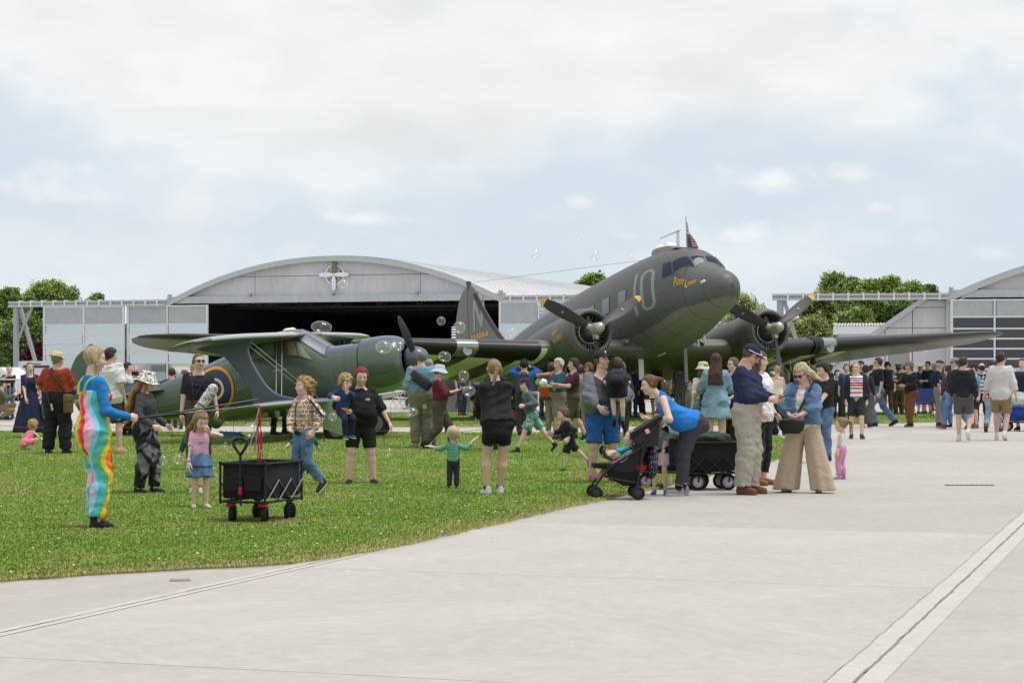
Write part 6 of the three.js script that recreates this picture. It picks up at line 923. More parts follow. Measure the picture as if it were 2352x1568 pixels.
// ------------------------------------------------------------------ people on the lawn
{
  const p = P.wand = person({ p: [214, 795, 1221], kind: 'fem', yaw: 128, label: 'woman in rainbow striped dungarees and blue top holding two long bubble wands', head: [-14, 6], R: [-0.20, 1.06, 0.27], L: [0.10, 1.04, 0.30], eR: [-0.3, -1, -0.7], eL: [0.4, -1, -0.6], hR: 'grip', hL: 'grip', tR: [0.1, 1, 0.2], tL: [-0.1, 1, 0.2], FL: [0.06, 0.06], FR: [-0.10, -0.02], hair: ['braids', '#c2ab86'], skin: 1,
    tops: [{ name: 'shirt', c: '#1d74bd', sl: 1, off: 0.010, hem: 0.0, scoop: 0.08 }, { name: 'bib', c: printMat(rainbowT, 0.6), sl: 0, off: 0.026, hem: -0.04, neck: 0.37 }], bottom: { name: 'dungarees', c: printMat(rainbowT, 0.6), len: 0.955, off: 0.026, flare: 0.012, top: 0.2 }, shoes: ['#101010', '#141414', 'boot'] });
  for (const k of [1, -1]) p.child('shoulder_strap', inTorso(p, tube([V(k * 0.05, 0.35, -0.13), V(k * 0.075, 0.45, -0.112), V(k * 0.09, 0.515, -0.04), V(k * 0.085, 0.47, 0.085), V(k * 0.08, 0.36, 0.13)], 0.012, 20, 6)), mat(k > 0 ? '#d6c14a' : '#7fbf7a', 0.7));
}
{
  const p = P.hatgirl = person({ p: [333, 851, 1139], kind: 'fem', yaw: 74, label: 'girl in black and white bucket hat and acid washed black trousers', head: [6, 14], R: [-0.20, 0.98, 0.22], L: [0.20, 0.98, 0.24], hR: 'relaxed', FL: [0.08, 0.10], FR: [-0.10, -0.06], hair: ['verylong', '#a07848'], hat: ['bucket', printMat(squiggleT)], skin: 3, top: { name: 'jacket', c: '#3e3e42', sl: 0.98, off: 0.02, hem: 0.06, hood: true }, bottom: { c: printMat(acidT), len: 0.97, off: 0.035, flare: 0.0 }, shoes: ['#131315', '#1c1c1c'] });
  { const h = p.root.children.find((q) => q.name === 'hat'); planarUV(h.geometry, (v) => Math.atan2(v.x, v.z) * 0.12, (v) => v.y + 0.02); }
}
{
  const p = P.pinkgirl = person({ p: [458, 943, 1173], kind: 'kid', yaw: 24, label: 'little girl in pink tee shirt and denim skirt rubbing her eyes with her arm', head: [8, 22], L: [0.14, 1.43, 0.17], eL: [0.9, -0.2, 0.1], dL: [-0.8, 0.5, 0.25], R: [-0.25, 0.82, 0.10], hL: 'grip', FL: [0.12, 0.02], FR: [-0.12, 0], hair: ['long', '#a08058'], skin: 3, top: { c: '#dba6c2', sl: 0.42, off: 0.016, hem: 0.0 }, bottom: { c: denimM, skirt: 0.60, r: 0.235, pleats: 12 }, shoes: ['#c9c4b8', '#d8d4c8'] });
  p.add('skirt_tier', (() => { const w = p.Pv; return (x, y, z) => { const t = clamp((w.y + 0.05 - y) / (0.2 * p.s)), X = (x - w.x) / 1.15, Z = z - w.z, th = Math.atan2(X, Z); return Math.max((Math.hypot(X, Z) - (0.165 + 0.06 * t) * p.s * (1 + 0.04 * Math.sin(th * 11))) * 0.85, y - w.y - 0.10 * p.s, w.y - 0.13 * p.s - y); }; })(), denimM, 0.1);
  chestPrint(p, 'tee_print', logo((x) => { x.fillStyle = '#4a3a48'; x.font = 'italic 54px sans-serif'; x.rotate(-0.12); x.fillText('SPARKLE', 10, 84); }), -0.09, 0.10, 0.24, 0.36);
  p.child('wristband', new THREE.TorusGeometry(0.022, 0.006, 8, 20).rotateX(1.5).translate(p.J.wrR.x, p.J.wrR.y + 0.012, p.J.wrR.z), mat('#e46a92', 0.6));
}
P.greenboy = person({ p: [449, 938, 1139], kind: 'kid', yaw: 190, label: 'boy in green hooded jacket hidden behind the little girl in pink', R: [-0.24, 0.92, 0.06], L: [0.34, 0.82, 0.1], hair: ['short', '#5d4632'], skin: 0, top: { name: 'jacket', c: '#12603c', sl: 0.95, off: 0.03, hem: -0.06, hood: true }, bottom: { c: '#4b4a33', len: 0.5, off: 0.035 }, socks: ['#c88a1e', 0.3], shoes: ['#d8d8d6', '#e6e6e4'] });
{
  const p = P.bald = person({ p: [455, 813, 1085], yaw: 16, label: 'bald man in navy tee shirt and sunglasses with a patterned roll bag across his chest', head: [14, -4], R: [-0.27, 0.80, 0.06], L: [0.27, 0.84, 0.12], hL: 'hold', hair: ['crop', '#6b5648'], skin: 0, glasses: ['#0a0a0a'], top: { c: '#11141f', sl: 0.48, off: 0.018, hem: -0.04 }, bottom: { c: '#4a4531', len: 0.97, off: 0.03 }, shoes: ['#cfcac4', '#dedede'], fat: 0.03 });
  const roll = new THREE.CapsuleGeometry(0.075, 0.34, 6, 18).rotateZ(-0.6).rotateY(-0.1).translate(0.075, 1.03, 0.24), m = printMat(print(256, 256, 0.14, 0.14, (x) => { seed(14); x.fillStyle = '#d9d8d4'; x.fillRect(0, 0, 256, 256); x.strokeStyle = '#26262a'; x.lineWidth = 5; for (let i = 0; i < 26; i++) { x.beginPath(); x.moveTo(rnd() * 256, rnd() * 256); x.lineTo(rnd() * 256, rnd() * 256); x.stroke(); x.beginPath(); x.arc(rnd() * 256, rnd() * 256, rr(8, 30), 0, 4); x.stroke(); } }));
  planarUV(roll, (v) => v.x, (v) => v.y);
  held(p, 'roll_bag', 'black and white patterned roll bag slung across the bald man', 'bag', [['roll', roll, m], ['belt', [new THREE.TorusGeometry(0.079, 0.008, 6, 24).rotateX(Math.PI / 2).rotateZ(-0.6).translate(0.13, 1.10, 0.235), new THREE.TorusGeometry(0.079, 0.008, 6, 24).rotateX(Math.PI / 2).rotateZ(-0.6).translate(0.015, 0.94, 0.245)], mat('#101010', 0.7)], ['harness', [inTorso(p, tube([V(-0.11, 0.12, 0.17), V(-0.02, 0.28, 0.16), V(0.08, 0.44, 0.12), V(0.10, 0.53, 0.0), V(0.08, 0.40, -0.14)], 0.014, 24, 6)), inTorso(p, tube([V(-0.10, 0.20, 0.165), V(-0.11, 0.36, 0.14), V(-0.10, 0.53, 0.0), V(-0.08, 0.40, -0.14)], 0.014, 24, 6)), inTorso(p, tube([V(-0.11, 0.36, 0.142), V(0, 0.345, 0.15), V(0.11, 0.36, 0.142)], 0.011, 14, 6))], mat('#15161a', 0.7)]]);
  const hp = p.palm('L', 0.1, 0.03); held(p, 'sun_hat', 'dark green hat dangling from the hand of the bald man', 'hat', [['crown', new THREE.SphereGeometry(0.09, 16, 10, 0, 6.3, 0, 1.6).rotateX(2.4).translate(hp.x, hp.y - 0.06, hp.z), mat('#37452a', 0.9)], ['brim', new THREE.TorusGeometry(0.11, 0.018, 6, 24).scale(1, 1, 0.4).rotateY(0.4).translate(hp.x, hp.y - 0.02, hp.z), mat('#37452a', 0.9)]]);
}
{
  const p = P.leopard = person({ p: [697, 869, 1140], kind: 'kid', H: 1.40, yaw: -52, label: 'laughing girl in leopard print jacket and blue jeans walking with windblown hair', smile: true, head: [-10, -2], R: [-0.02, 1.00, 0.22], eR: [-1, -0.3, -0.2], L: [0.24, 0.96, -0.02], FR: [-0.06, 0.08], FL: [0.09, -0.26, 0.10, 40], hair: ['swept', '#b08a58'], skin: 3, brow: 0.6, top: { name: 'jacket', c: printMat(leopardT), sl: 0.96, off: 0.03, hem: 0.0, collar: true }, bottom: { c: denimM, len: 0.93, off: 0.02 }, socks: ['#b89a96', 0.14], shoes: ['#141416', '#bdb6b0'] });
  for (const k of ['L', 'R']) p.child('sleeve_stripe', [bar(p.J['sh' + k], p.J['el' + k], 0.012)].map((g) => g.translate(k === 'L' ? 0.045 : -0.045, 0.0, 0.02)), mat('#121212', 0.8));
  p.child('hem_band', inTorso(p, lathe([[0.128, -0.03], [0.134, -0.03], [0.136, 0.02], [0.13, 0.02]], 32).scale(1.2, 1, 1.02).translate(0, 0, -0.006)), mat('#101010', 0.9));
  p.child('zip', inTorso(p, tube([V(0, 0.02, 0.13), V(0, 0.2, 0.145), V(0, 0.4, 0.135), V(0, 0.5, 0.09)], 0.006, 16, 5)), mat('#18181a', 0.5));
}
P.teal = person({ p: [700, 962, 1094], kind: 'kid', yaw: 200, label: 'small child in teal padded coat mostly hidden behind the girl in leopard print', L: [0.62, 1.02, 0.0], R: [-0.45, 1.0, 0.0], hair: ['short', '#6a5138'], top: { name: 'coat', c: '#0f6a60', sl: 0.94, off: 0.05, hem: -0.08, hood: true }, bottom: { c: '#1c2438', len: 0.97, off: 0.03 }, shoes: ['#131315', '#202020'] });
{
  const p = P.mother = person({ p: [828, 843, 1117], kind: 'fem', yaw: 8, label: 'red haired woman in black hooded top carrying a toddler', smile: true, bulk: 1.1, fat: 0.085, head: [4, 14, -4], R: [-0.22, 1.06, 0.20], eR: [-1, -0.6, -0.2], dR: [0.5, 0.15, 0.6], hR: 'hold', L: [0.46, 0.86, 0.10], FL: [0.19, 0.0, 0, 0, 14], FR: [-0.17, 0.04, 0, 0, -16], hair: ['bunlow', '#8a2a16'], skin: 3, brow: 0.7, top: { name: 'hooded_top', c: '#0b0b0c', sl: 0.62, off: 0.03, hem: -0.03, hood: true, cuff: 0.03 }, bottom: { c: '#0d0d0e', len: 0.44, off: 0.024, flare: 0.012 }, shoes: ['#151515', '#3a3a3c'] });
  chestPrint(p, 'chest_badge', logo((x) => { x.fillStyle = '#d8d8d8'; x.font = 'bold 54px sans-serif'; for (const [a, b] of [[40, 50], [90, 44], [140, 48], [180, 58]]) { x.beginPath(); x.ellipse(a, b, 24, 11, -0.5, 0, 7); x.fill(); } x.fillRect(40, 84, 150, 14); }), 0.05, 0.15, 0.33, 0.39, 0.036);
  const q = P.toddler = person({ p: [778, 850, 1119], kind: 'kid', H: 0.90, float: true, yaw: 34, label: 'curly haired toddler in blue and yellow jacket on the woman’s hip', hip: 2.02, side: -6, hipX: 0.12, head: [8, 8], L: [0.06, 2.52, 0.30], R: [-0.22, 2.36, 0.12], eL: [1, -0.7, 0.2], dL: [-0.2, 1, -0.1], hL: 'open', FL: [0.24, 0.26, 1.28, 10], FR: [0.02, 0.30, 1.26, 10], hair: ['curly', '#b8a078'], skin: 3, brow: 0.8, top: { name: 'jacket', c: '#123a63', sl: 0.95, off: 0.04, hem: 0.02, hood: true }, bottom: { c: '#191a36', len: 0.97, off: 0.025 }, shoes: ['#23486a', '#e6e6e6'] });
  q.child('yellow_cuff', ['L', 'R'].map((k) => bar(q.J['wr' + k], q.J['wr' + k].clone().lerp(q.J['el' + k], 0.22), 0.027, 0.029, 14)), mat('#cf9a1e', 0.85)); q.child('yellow_hem', inTorso(q, lathe([[0.15, -0.02], [0.158, -0.02], [0.16, 0.05], [0.15, 0.05]], 30).scale(1.15, 1, 1)), mat('#cf9a1e', 0.85));
  for (let i = 0; i < 4; i++) q.child('dinosaur_spike', inTorso(q, new THREE.ConeGeometry(0.05, 0.12, 4).rotateX(-1.6).translate(0, 0.12 + i * 0.12, -0.22)), mat(i % 2 ? '#d99a20' : '#123a63', 0.85));
}
{
  const p = P.maroon = person({ p: [1008, 832, 1036], yaw: 84, label: 'man in maroon polo shirt and pale bucket hat walking with a camera', head: [4, 6], R: [-0.08, 1.19, 0.36], L: [0.08, 1.19, 0.40], hR: 'hold', hL: 'hold', eR: [-0.6, -1, -0.4], FL: [0.07, 0.30, 0, -5], FR: [-0.07, -0.28, 0.05, 30], hair: ['short', '#8f8a84'], hat: ['bucket', '#b9c8d2'], skin: 0, fat: 0.045, top: { c: '#571226', sl: 0.72, off: 0.024, hem: -0.05, collar: true }, bottom: { c: '#4d483e', len: 0.97, off: 0.03 }, shoes: ['#191919', '#262626'] });
  const c = V(0, 1.20, 0.43).multiplyScalar(p.s); cameraFor(p, c, 'black camera with a long lens held by the man in maroon');
}
function cameraFor(p, c, label, len = 0.13) { const bk = mat('#0c0c0d', 0.45); return held(p, 'camera', label, 'camera', [['camera_body', [box(0.13, 0.09, 0.06, c.x, c.y, c.z, 0.015), box(0.05, 0.035, 0.05, c.x, c.y + 0.055, c.z, 0.01)], bk], ['lens', [bar(V(c.x, c.y, c.z + 0.03), V(c.x, c.y, c.z + 0.03 + len), 0.034, 0.038, 18), bar(V(c.x, c.y, c.z + 0.03 + len), V(c.x, c.y, c.z + 0.05 + len), 0.042, 0.046, 18)], bk], ['strap', [tube([V(c.x - 0.065, c.y, c.z), V(c.x - 0.09, c.y - 0.16, c.z - 0.02), V(c.x - 0.05, c.y - 0.33, c.z - 0.06), V(c.x, c.y - 0.30, c.z - 0.08), V(c.x + 0.06, c.y - 0.1, c.z - 0.04)], 0.008, 24, 5)], bk]]); }
{
  const p = P.blueback = person({ p: [967, 808, 1034], yaw: 186, label: 'grey haired man in pale blue shirt seen from behind with a sling bag', fat: 0.05, bulk: 1.1, head: [4, 4], L: [0.17, 1.08, 0.22], R: [-0.20, 1.02, 0.22], FL: [0.10, 0], FR: [-0.10, 0.04], hair: ['short', '#7d7a76'], skin: 0, top: { c: '#6d93a8', sl: 0.97, off: 0.03, hem: -0.06, collar: true }, bottom: { c: '#77725c', len: 0.97, off: 0.035 }, shoes: ['#7c786c', '#908b80'] });
  held(p, 'sling_bag', 'dark grey sling bag worn diagonally across the blue shirted back', 'bag', [['bag', [inTorso(p, box(0.44, 0.19, 0.1, 0, 0, 0, 0.045).rotateZ(0.62).translate(0.02, 0.30, -0.205))], mat('#35343c', 0.8)], ['flap', [inTorso(p, box(0.3, 0.10, 0.03, 0, 0, 0, 0.012).rotateZ(0.62).translate(0.0, 0.27, -0.262))], mat('#2c2b33', 0.8)], ['orange_strap', [inTorso(p, tube([V(0.13, 0.42, -0.19), V(0.12, 0.50, -0.12), V(0.10, 0.545, -0.02), V(0.05, 0.45, 0.13)], 0.02, 18, 6))], mat('#d0542a', 0.8)]]);
}
person({ p: [985, 826, 1031], yaw: 178, kind: 'fem', label: 'grey haired person almost hidden behind the man in the pale blue shirt', hair: ['short', '#a5a19a'], top: { c: '#4f9a6a', sl: 0.5 }, bottom: { c: '#8c8778', len: 0.97 }, shoes: ['#444', '#555'] });
{
  const p = P.blackback = person({ p: [1138, 858, 1142], kind: 'fem', yaw: 196, H: 1.60, lean: 26, curve: 0.12, label: 'girl in black sweatshirt and black shorts leaning forward with a plaited ponytail', head: [0, -6], L: [0.13, 0.96, 0.42], R: [-0.11, 0.97, 0.42], eL: [0.8, -0.6, -0.4], eR: [-0.8, -0.6, -0.4], hipZ: -0.12, FL: [0.10, 0.02], FR: [-0.09, 0.10], hair: ['longpony', '#a4875f'], skin: 1, top: { name: 'sweatshirt', c: '#0d0e12', sl: 0.97, off: 0.035, hem: 0.0 }, bottom: { c: '#0a0a0b', len: 0.30, off: 0.012 }, socks: ['#101010', 0.1], shoes: ['#d9d6d0', '#e9e7e2'], fat: 0.03 });
}
P.mint = person({ p: [1041, 981, 1130], kind: 'kid', yaw: 176, label: 'blond toddler in mint spotted jumper with both arms spread', L: [0.62, 1.32, 0.1], R: [-0.55, 1.46, 0.1], eL: [0.3, -1, -0.3], eR: [-0.3, -1, -0.3], hL: 'open', hR: 'open', FL: [0.13, 0], FR: [-0.10, 0.02], hair: ['thick', '#dcc9a2'], skin: 3, top: { name: 'jumper', c: printMat(dotsT), sl: 0.93, off: 0.045, hem: -0.04 }, bottom: { c: '#2e2d3a', len: 0.95, off: 0.03 }, shoes: ['#8c2f20', '#161616'] });
{
  const p = P.specs = person({ p: [1132, 827, 1039], yaw: -70, label: 'man with glasses and navy jacket behind the leaning girl', L: [0.2, 1.0, 0.22], R: [-0.2, 1.0, 0.2], hair: ['thick', '#6b5a45'], skin: 0, glasses: ['#101010', 1], top: { name: 'jacket', c: '#232637', sl: 0.96, off: 0.03, hem: -0.05, collar: true }, bottom: { c: '#2c2e34', len: 0.97 } });
  backpack(p, 'dark backpack on the man with glasses', '#1f2024');
}
{
  const p = P.cap = person({ p: [1204, 826, 1005], yaw: 176, label: 'man in bright blue jacket and dark cap photographing the large aircraft', R: [-0.12, 1.58, 0.24], L: [0.10, 1.58, 0.24], eR: [-1, -0.6, 0], eL: [1, -0.6, 0], hair: ['short', '#2a2320'], hat: ['capback', '#1d1f2b'], top: { name: 'jacket', c: '#0f4a86', sl: 0.96, off: 0.03, hem: -0.04, hood: true }, bottom: { c: '#3a3534', len: 0.97, off: 0.03 } });
  backpack(p, 'grey backpack with yellow straps on the man in bright blue', '#4a4d4b', { strap: '#b88a2c', trim: '#3d403f' });
}
{
  const p = P.runner = person({ p: [1222, 855, 1044], H: 1.40, kind: 'kid', yaw: -76, lean: 16, label: 'running boy in navy cap, grey hooded top and turquoise shorts', head: [20, -4], L: [0.24, 1.06, 0.24], R: [-0.25, 1.02, -0.1], eL: [0.5, -0.6, -1], eR: [-0.5, -0.4, -1], hL: 'grip', hR: 'grip', FL: [0.07, 0.36], FR: [-0.07, -0.55, 0.08, 50], hair: ['short', '#3a2a1e'], hat: ['cap', '#1d2340', null, '#a32438'], skin: 3, top: { name: 'hooded_top', c: '#55585f', sl: 0.96, off: 0.03, hem: -0.04, hood: true }, bottom: { c: printMat(camoT), len: 0.42, off: 0.035, flare: 0.02 }, socks: ['#3a3a3e', 0.16], shoes: ['#161618', '#9a9a98'] });
  p.child('dark_panel', inTorso(p, box(0.16, 0.2, 0.03, 0.02, 0.33, 0.115, 0.012)), mat('#22242b', 0.9));
}
{
  const p = person({ p: [1268, 833, 1010], yaw: 150, label: 'man with a big trekking backpack reaching up behind the white haired man', L: [0.3, 1.5, 0.3], R: [-0.25, 1.45, 0.35], hair: ['short', '#4a3a2c'], top: { c: '#7c7c78', sl: 0.5 }, bottom: { c: '#8b887c', len: 0.97 } });
  backpack(p, 'large grey trekking backpack with orange pockets', '#4b4e4c', { h: 0.58, w: 0.33, d: 0.2, trim: '#a84a1c' });
}
const cup = (p, c, label, col = '#c8860e') => held(p, 'beer_cup', label, 'cup', [['cup', lathe([[0, -0.06], [0.03, -0.06], [0.042, 0.07], [0.039, 0.07], [0.028, -0.05]], 18).translate(c.x, c.y, c.z), mat([0.75, 0.75, 0.72], 0.15, { phys: true, transmission: 0.85, thickness: 0 })], ['drink', lathe([[0, -0.055], [0.027, -0.055], [0.037, 0.045], [0, 0.045]], 18).translate(c.x, c.y, c.z), mat(col, 0.25)], ['foam', lathe([[0, 0.046], [0.038, 0.046], [0.038, 0.06], [0, 0.062]], 18).translate(c.x, c.y, c.z), mat('#e6dcc6', 0.9)]]);
{
  const p = P.whitehair = person({ p: [1283, 824, 1014], yaw: -66, label: 'white haired man in teal tee shirt holding a plastic cup of beer', fat: 0.05, head: [12, 0], R: [-0.16, 1.20, 0.36], L: [0.14, 1.16, 0.34], eR: [-0.7, -1, -0.4], eL: [0.7, -1, -0.4], hR: 'hold', hL: 'hold', FL: [0.09, 0.10], FR: [-0.09, -0.10], hair: ['thick', '#cfccc6'], skin: 0, top: { c: '#1c4a5c', sl: 0.45, off: 0.02, hem: -0.05 }, bottom: { c: '#7d7869', len: 0.5, off: 0.035 }, shoes: ['#1a1a1a', '#888'] });
  cup(p, V(-0.16, 1.24, 0.40).multiplyScalar(p.s), 'plastic cup of amber beer in the white haired man’s hand');
  const c = V(0.10, 1.23, 0.40).multiplyScalar(p.s); seed(6); held(p, 'paper_napkin', 'crumpled white paper wrapping in the white haired man’s hand', 'paper', [['paper', nets((x, y, z) => ell(x, y, z, c.x, c.y, c.z, 0.085, 0.075, 0.06) - 0.03 * noise.noise(x * 22, y * 22, z * 22) - 0.01, [c.x - 0.15, c.y - 0.15, c.z - 0.12], [c.x + 0.15, c.y + 0.15, c.z + 0.12], 0.012), mat('#dcdcda', 0.8)]]);
}
{
  const p = P.maroontee = person({ p: [1316, 823, 1017], yaw: -78, label: 'dark haired bearded man in dark maroon tee shirt with a drink', head: [4, -4], R: [-0.12, 1.17, 0.36], L: [0.14, 1.20, 0.38], eR: [-0.6, -1, -0.5], eL: [0.6, -1, -0.5], hL: 'hold', hR: 'hold', FL: [0.09, 0.14], FR: [-0.09, -0.30, 0.04, 30], hair: ['thick', '#2b1e17'], brow: 0.2, skin: 0, top: { c: '#3a1420', sl: 0.42, off: 0.02, hem: -0.04 }, bottom: { c: '#423d2c', len: 0.5, off: 0.03 }, shoes: ['#1c2338', '#e8e8e8'] });
  cup(p, V(0.02, 1.13, 0.40).multiplyScalar(p.s), 'plastic beer cup held low by the man in dark maroon');
  p.child('watch', new THREE.TorusGeometry(0.03, 0.009, 8, 20).rotateX(1.2).translate(p.J.wrL.x, p.J.wrL.y, p.J.wrL.z), mat('#0c0c0c', 0.4));
}
person({ p: [1332, 838, 1012], yaw: 170, label: 'brown haired man in beige shirt half hidden behind the man in dark maroon', hair: ['short', '#5c4632'], top: { c: '#8d8570', sl: 0.5 }, bottom: { c: '#a59a7c', len: 0.97 } });
{
  const p = P.coat = person({ p: [1306, 943, 1088], kind: 'kid', yaw: -78, lean: 12, H: 0.95, label: 'running little boy in open dark padded coat', head: [4, 6], L: [0.26, 0.98, 0.06], R: [-0.24, 1.1, 0.40], eL: [0.4, -0.6, -1], FL: [0.06, 0.16], FR: [-0.07, -0.62, 0.22, 70], hair: ['short', '#6f5338'], skin: 3, tops: [{ name: 'jumper', c: '#15307a', sl: 0, off: 0.02, hem: -0.02 }, { name: 'coat', c: '#15151b', sl: 0.94, off: 0.055, hem: -0.13, flare: 0.03, hood: true, open: 0.06 }], bottom: { c: '#161c2c', len: 0.44, off: 0.04, flare: 0.03 }, socks: ['#8aa85a', 0.16], shoes: ['#141414', '#1c1c1c'] });
}
{
  const p = P.father = person({ p: [1383, 808, 1113], yaw: 14, fat: 0.13, bulk: 1.12, label: 'large man in open grey jacket and blue shorts with a child over his shoulder', head: [38, -14], R: [-0.13, 1.01, 0.30], eR: [-1, -0.3, -0.5], tR: [0.3, 0.8, 0.4], L: [0.18, 1.10, 0.28], eL: [1, -0.5, -0.3], dL: [-0.8, 0.1, 0.4], hL: 'hold', FL: [0.15, 0], FR: [-0.15, 0.02], hair: ['crop', '#5b4a3c'], hat: ['cap', '#14161c'], skin: 0, tops: [{ c: '#3d3d40', sl: 0.3, off: 0.012, hem: -0.03, scoop: 0.09 }, { name: 'hooded_jacket', c: '#6a6d73', sl: 0.94, off: 0.026, hem: -0.05, hood: true, open: 0.13 }], bottom: { c: '#1f5596', len: 0.47, off: 0.035, flare: 0.015 }, shoes: ['#7a4c34', '#5b4433', 'sandal'] });
  chestPrint(p, 'cap_logo', mat('#dedede', 0.6), 0, 0.001, 0.5, 0.501); p.root.children.pop(); p.root.remove(p.root.children.find((q) => q.name === 'cap_logo'));
  const hat = p.root.children.find((q) => q.name === 'hat'); mesh('cap_stripe', box(0.012, 0.05, 0.006, 0, 0, 0, 0.002).rotateZ(-0.7).rotateX(-0.5).translate(0.0, 0.095, 0.088), mat('#dddddd', 0.5), hat);
  held(p, 'sunglasses', 'sunglasses with amber lenses hooked on the grey tee shirt', 'sunglasses', [['lens', [inTorso(p, box(0.05, 0.045, 0.01, 0.105, 0.36, 0.185, 0.004)), inTorso(p, box(0.05, 0.045, 0.01, 0.125, 0.29, 0.215, 0.004))], mat('#c8850e', 0.12)], ['frame', [inTorso(p, box(0.06, 0.01, 0.012, 0.10, 0.39, 0.175, 0.003)), inTorso(p, box(0.02, 0.03, 0.012, 0.115, 0.325, 0.2, 0.003))], mat('#111', 0.3)]]);
  p.child('watch', new THREE.TorusGeometry(0.036, 0.01, 8, 20).rotateY(1.2).translate(p.J.wrL.x, p.J.wrL.y, p.J.wrL.z), mat('#2a2a2a', 0.3));
  const q = P.slung = person({ p: [1417, 868, 1117], H: 1.12, kind: 'kid', float: true, yaw: 176, lean: 74, hip: 2.17, label: 'boy in black shorts slung over the shoulder of the large man in grey', hair: ['short', '#4a3726'], L: [0.2, 2.0, 0.5], R: [-0.2, 2.0, 0.5], FL: [0.05, 0.08, 1.28, 40], FR: [-0.13, 0.06, 1.24, 45], skin: 3, top: { c: '#1c1b33', sl: 0.45, off: 0.03, hem: 0.18 }, bottom: { c: '#141416', len: 0.42, off: 0.045, flare: 0.03, top: 0.1 }, socks: ['#2f8d9a', 0.2], shoes: ['#3a3a2c', '#24241c'] });
}
P.greyback = person({ p: [1428, 832, 1010], yaw: 160, label: 'grey haired man in dark jacket standing behind the large man with the child', hair: ['short', '#77746e'], top: { name: 'jacket', c: '#1a1b1e', sl: 0.96, off: 0.03, hem: -0.05 }, bottom: { c: '#22252c', len: 0.97 } });
person({ p: [1352, 834, 1012], yaw: -60, kind: 'fem', label: 'red haired person in grey cap peeking out behind the large man in grey', hair: ['bob', '#7a4a22'], hat: ['cap', '#55554e'], top: { c: '#4a4a42', sl: 0.5 }, bottom: { c: '#333', len: 0.97 } });
{
  const p = P.bluetank = person({ p: [1568, 885, 1138], H: 1.66, kind: 'fem', yaw: -84, lean: 68, curve: 0.14, hipZ: -0.13, bulk: 1.12, fat: 0.07, label: 'woman in bright blue vest top and grey leggings bending over a pushchair', head: [4, -8], L: [0.16, 0.94, 0.42], R: [-0.16, 0.96, 0.40], eL: [0.6, -1, -0.2], eR: [-0.6, -1, -0.2], FL: [0.05, 0.06], FR: [-0.08, -0.03], hair: ['pony', '#6f5236'], skin: 3, top: { name: 'vest_top', c: '#1b78c8', sl: 0, off: 0.022, hem: -0.02, scoop: 0.05 }, bottom: { c: '#3d3a42', len: 0.93, off: 0.012 }, socks: ['#121212', 0.12], shoes: ['#8f8f8f', '#b9b9b7'] });
}
{
  const p = P.kidtee = person({ p: [1515, 948, 1136], kind: 'kid', yaw: -14, H: 1.02, label: 'small boy in navy printed tee shirt, white shorts and blue clogs', L: [0.12, 0.92, 0.24], R: [-0.18, 1.1, 0.3], FL: [0.13, 0], FR: [-0.11, 0.02], hair: ['short', '#7a5a3c'], skin: 3, top: { c: '#161a30', sl: 0.45, off: 0.04, hem: -0.1, flare: 0.02 }, bottom: { c: '#c9c6c0', len: 0.34, off: 0.04, flare: 0.02 }, shoes: ['#2f5fa0', '#3a6cae'] });
  chestPrint(p, 'tee_lettering', logo((x) => { x.fillStyle = '#e8e8e8'; x.font = 'bold 70px sans-serif'; x.fillText('MARVEL', 2, 90, 252); }), -0.14, 0.14, 0.27, 0.40, 0.046); chestPrint(p, 'tee_print', logo((x) => { x.fillStyle = '#b01c28'; x.beginPath(); x.moveTo(30, 128); x.quadraticCurveTo(60, 0, 128, 10); x.quadraticCurveTo(200, 30, 190, 128); x.fill(); }), -0.12, 0.1, 0.12, 0.27, 0.046);
  const c = V(0.02, 1.20, 0.22).multiplyScalar(p.s); const bag = (c, k) => nets((x, y, z) => ell(x, y, z, c.x, c.y, c.z, 0.15 * k, 0.13 * k, 0.06) - 0.02 * noise.noise(x * 14, y * 14, z * 14), [c.x - 0.25, c.y - 0.22, c.z - 0.14], [c.x + 0.25, c.y + 0.22, c.z + 0.14], 0.014);
  const film = mat([0.95, 0.94, 0.94], 0.2, { phys: true, transmission: 0.92, thickness: 0, side: THREE.DoubleSide });
  held(p, 'plastic_bag', 'clear plastic bag in front of the small boy’s chest', 'bag', [['film', bag(c, 0.9), film]]);
  held(p, 'plastic_bag', 'thin clear plastic bag hanging from the small boy’s hand', 'bag', [['film', bag(V(0.08, 0.80, 0.26).multiplyScalar(p.s), 0.6), film]]);
}
{
  const p = P.denimdress = person({ p: [1645, 813, 1056], kind: 'fem', yaw: 176, label: 'woman with very long auburn hair in denim shirt dress seen from behind', head: [-6, 4], L: [0.16, 1.16, 0.30], R: [-0.15, 1.16, 0.32], FL: [0.10, 0], FR: [-0.10, 0], hair: ['verylong', '#4a2418'], skin: 1, top: { c: lightDenimM, sl: 0.6, off: 0.035, hem: -0.08, flare: 0.02, collar: true }, bottom: { name: 'dress', c: lightDenimM, skirt: 0.66, r: 0.235, pleats: 5 }, shoes: ['#2a2a2a', '#d0d0d0'] });
}
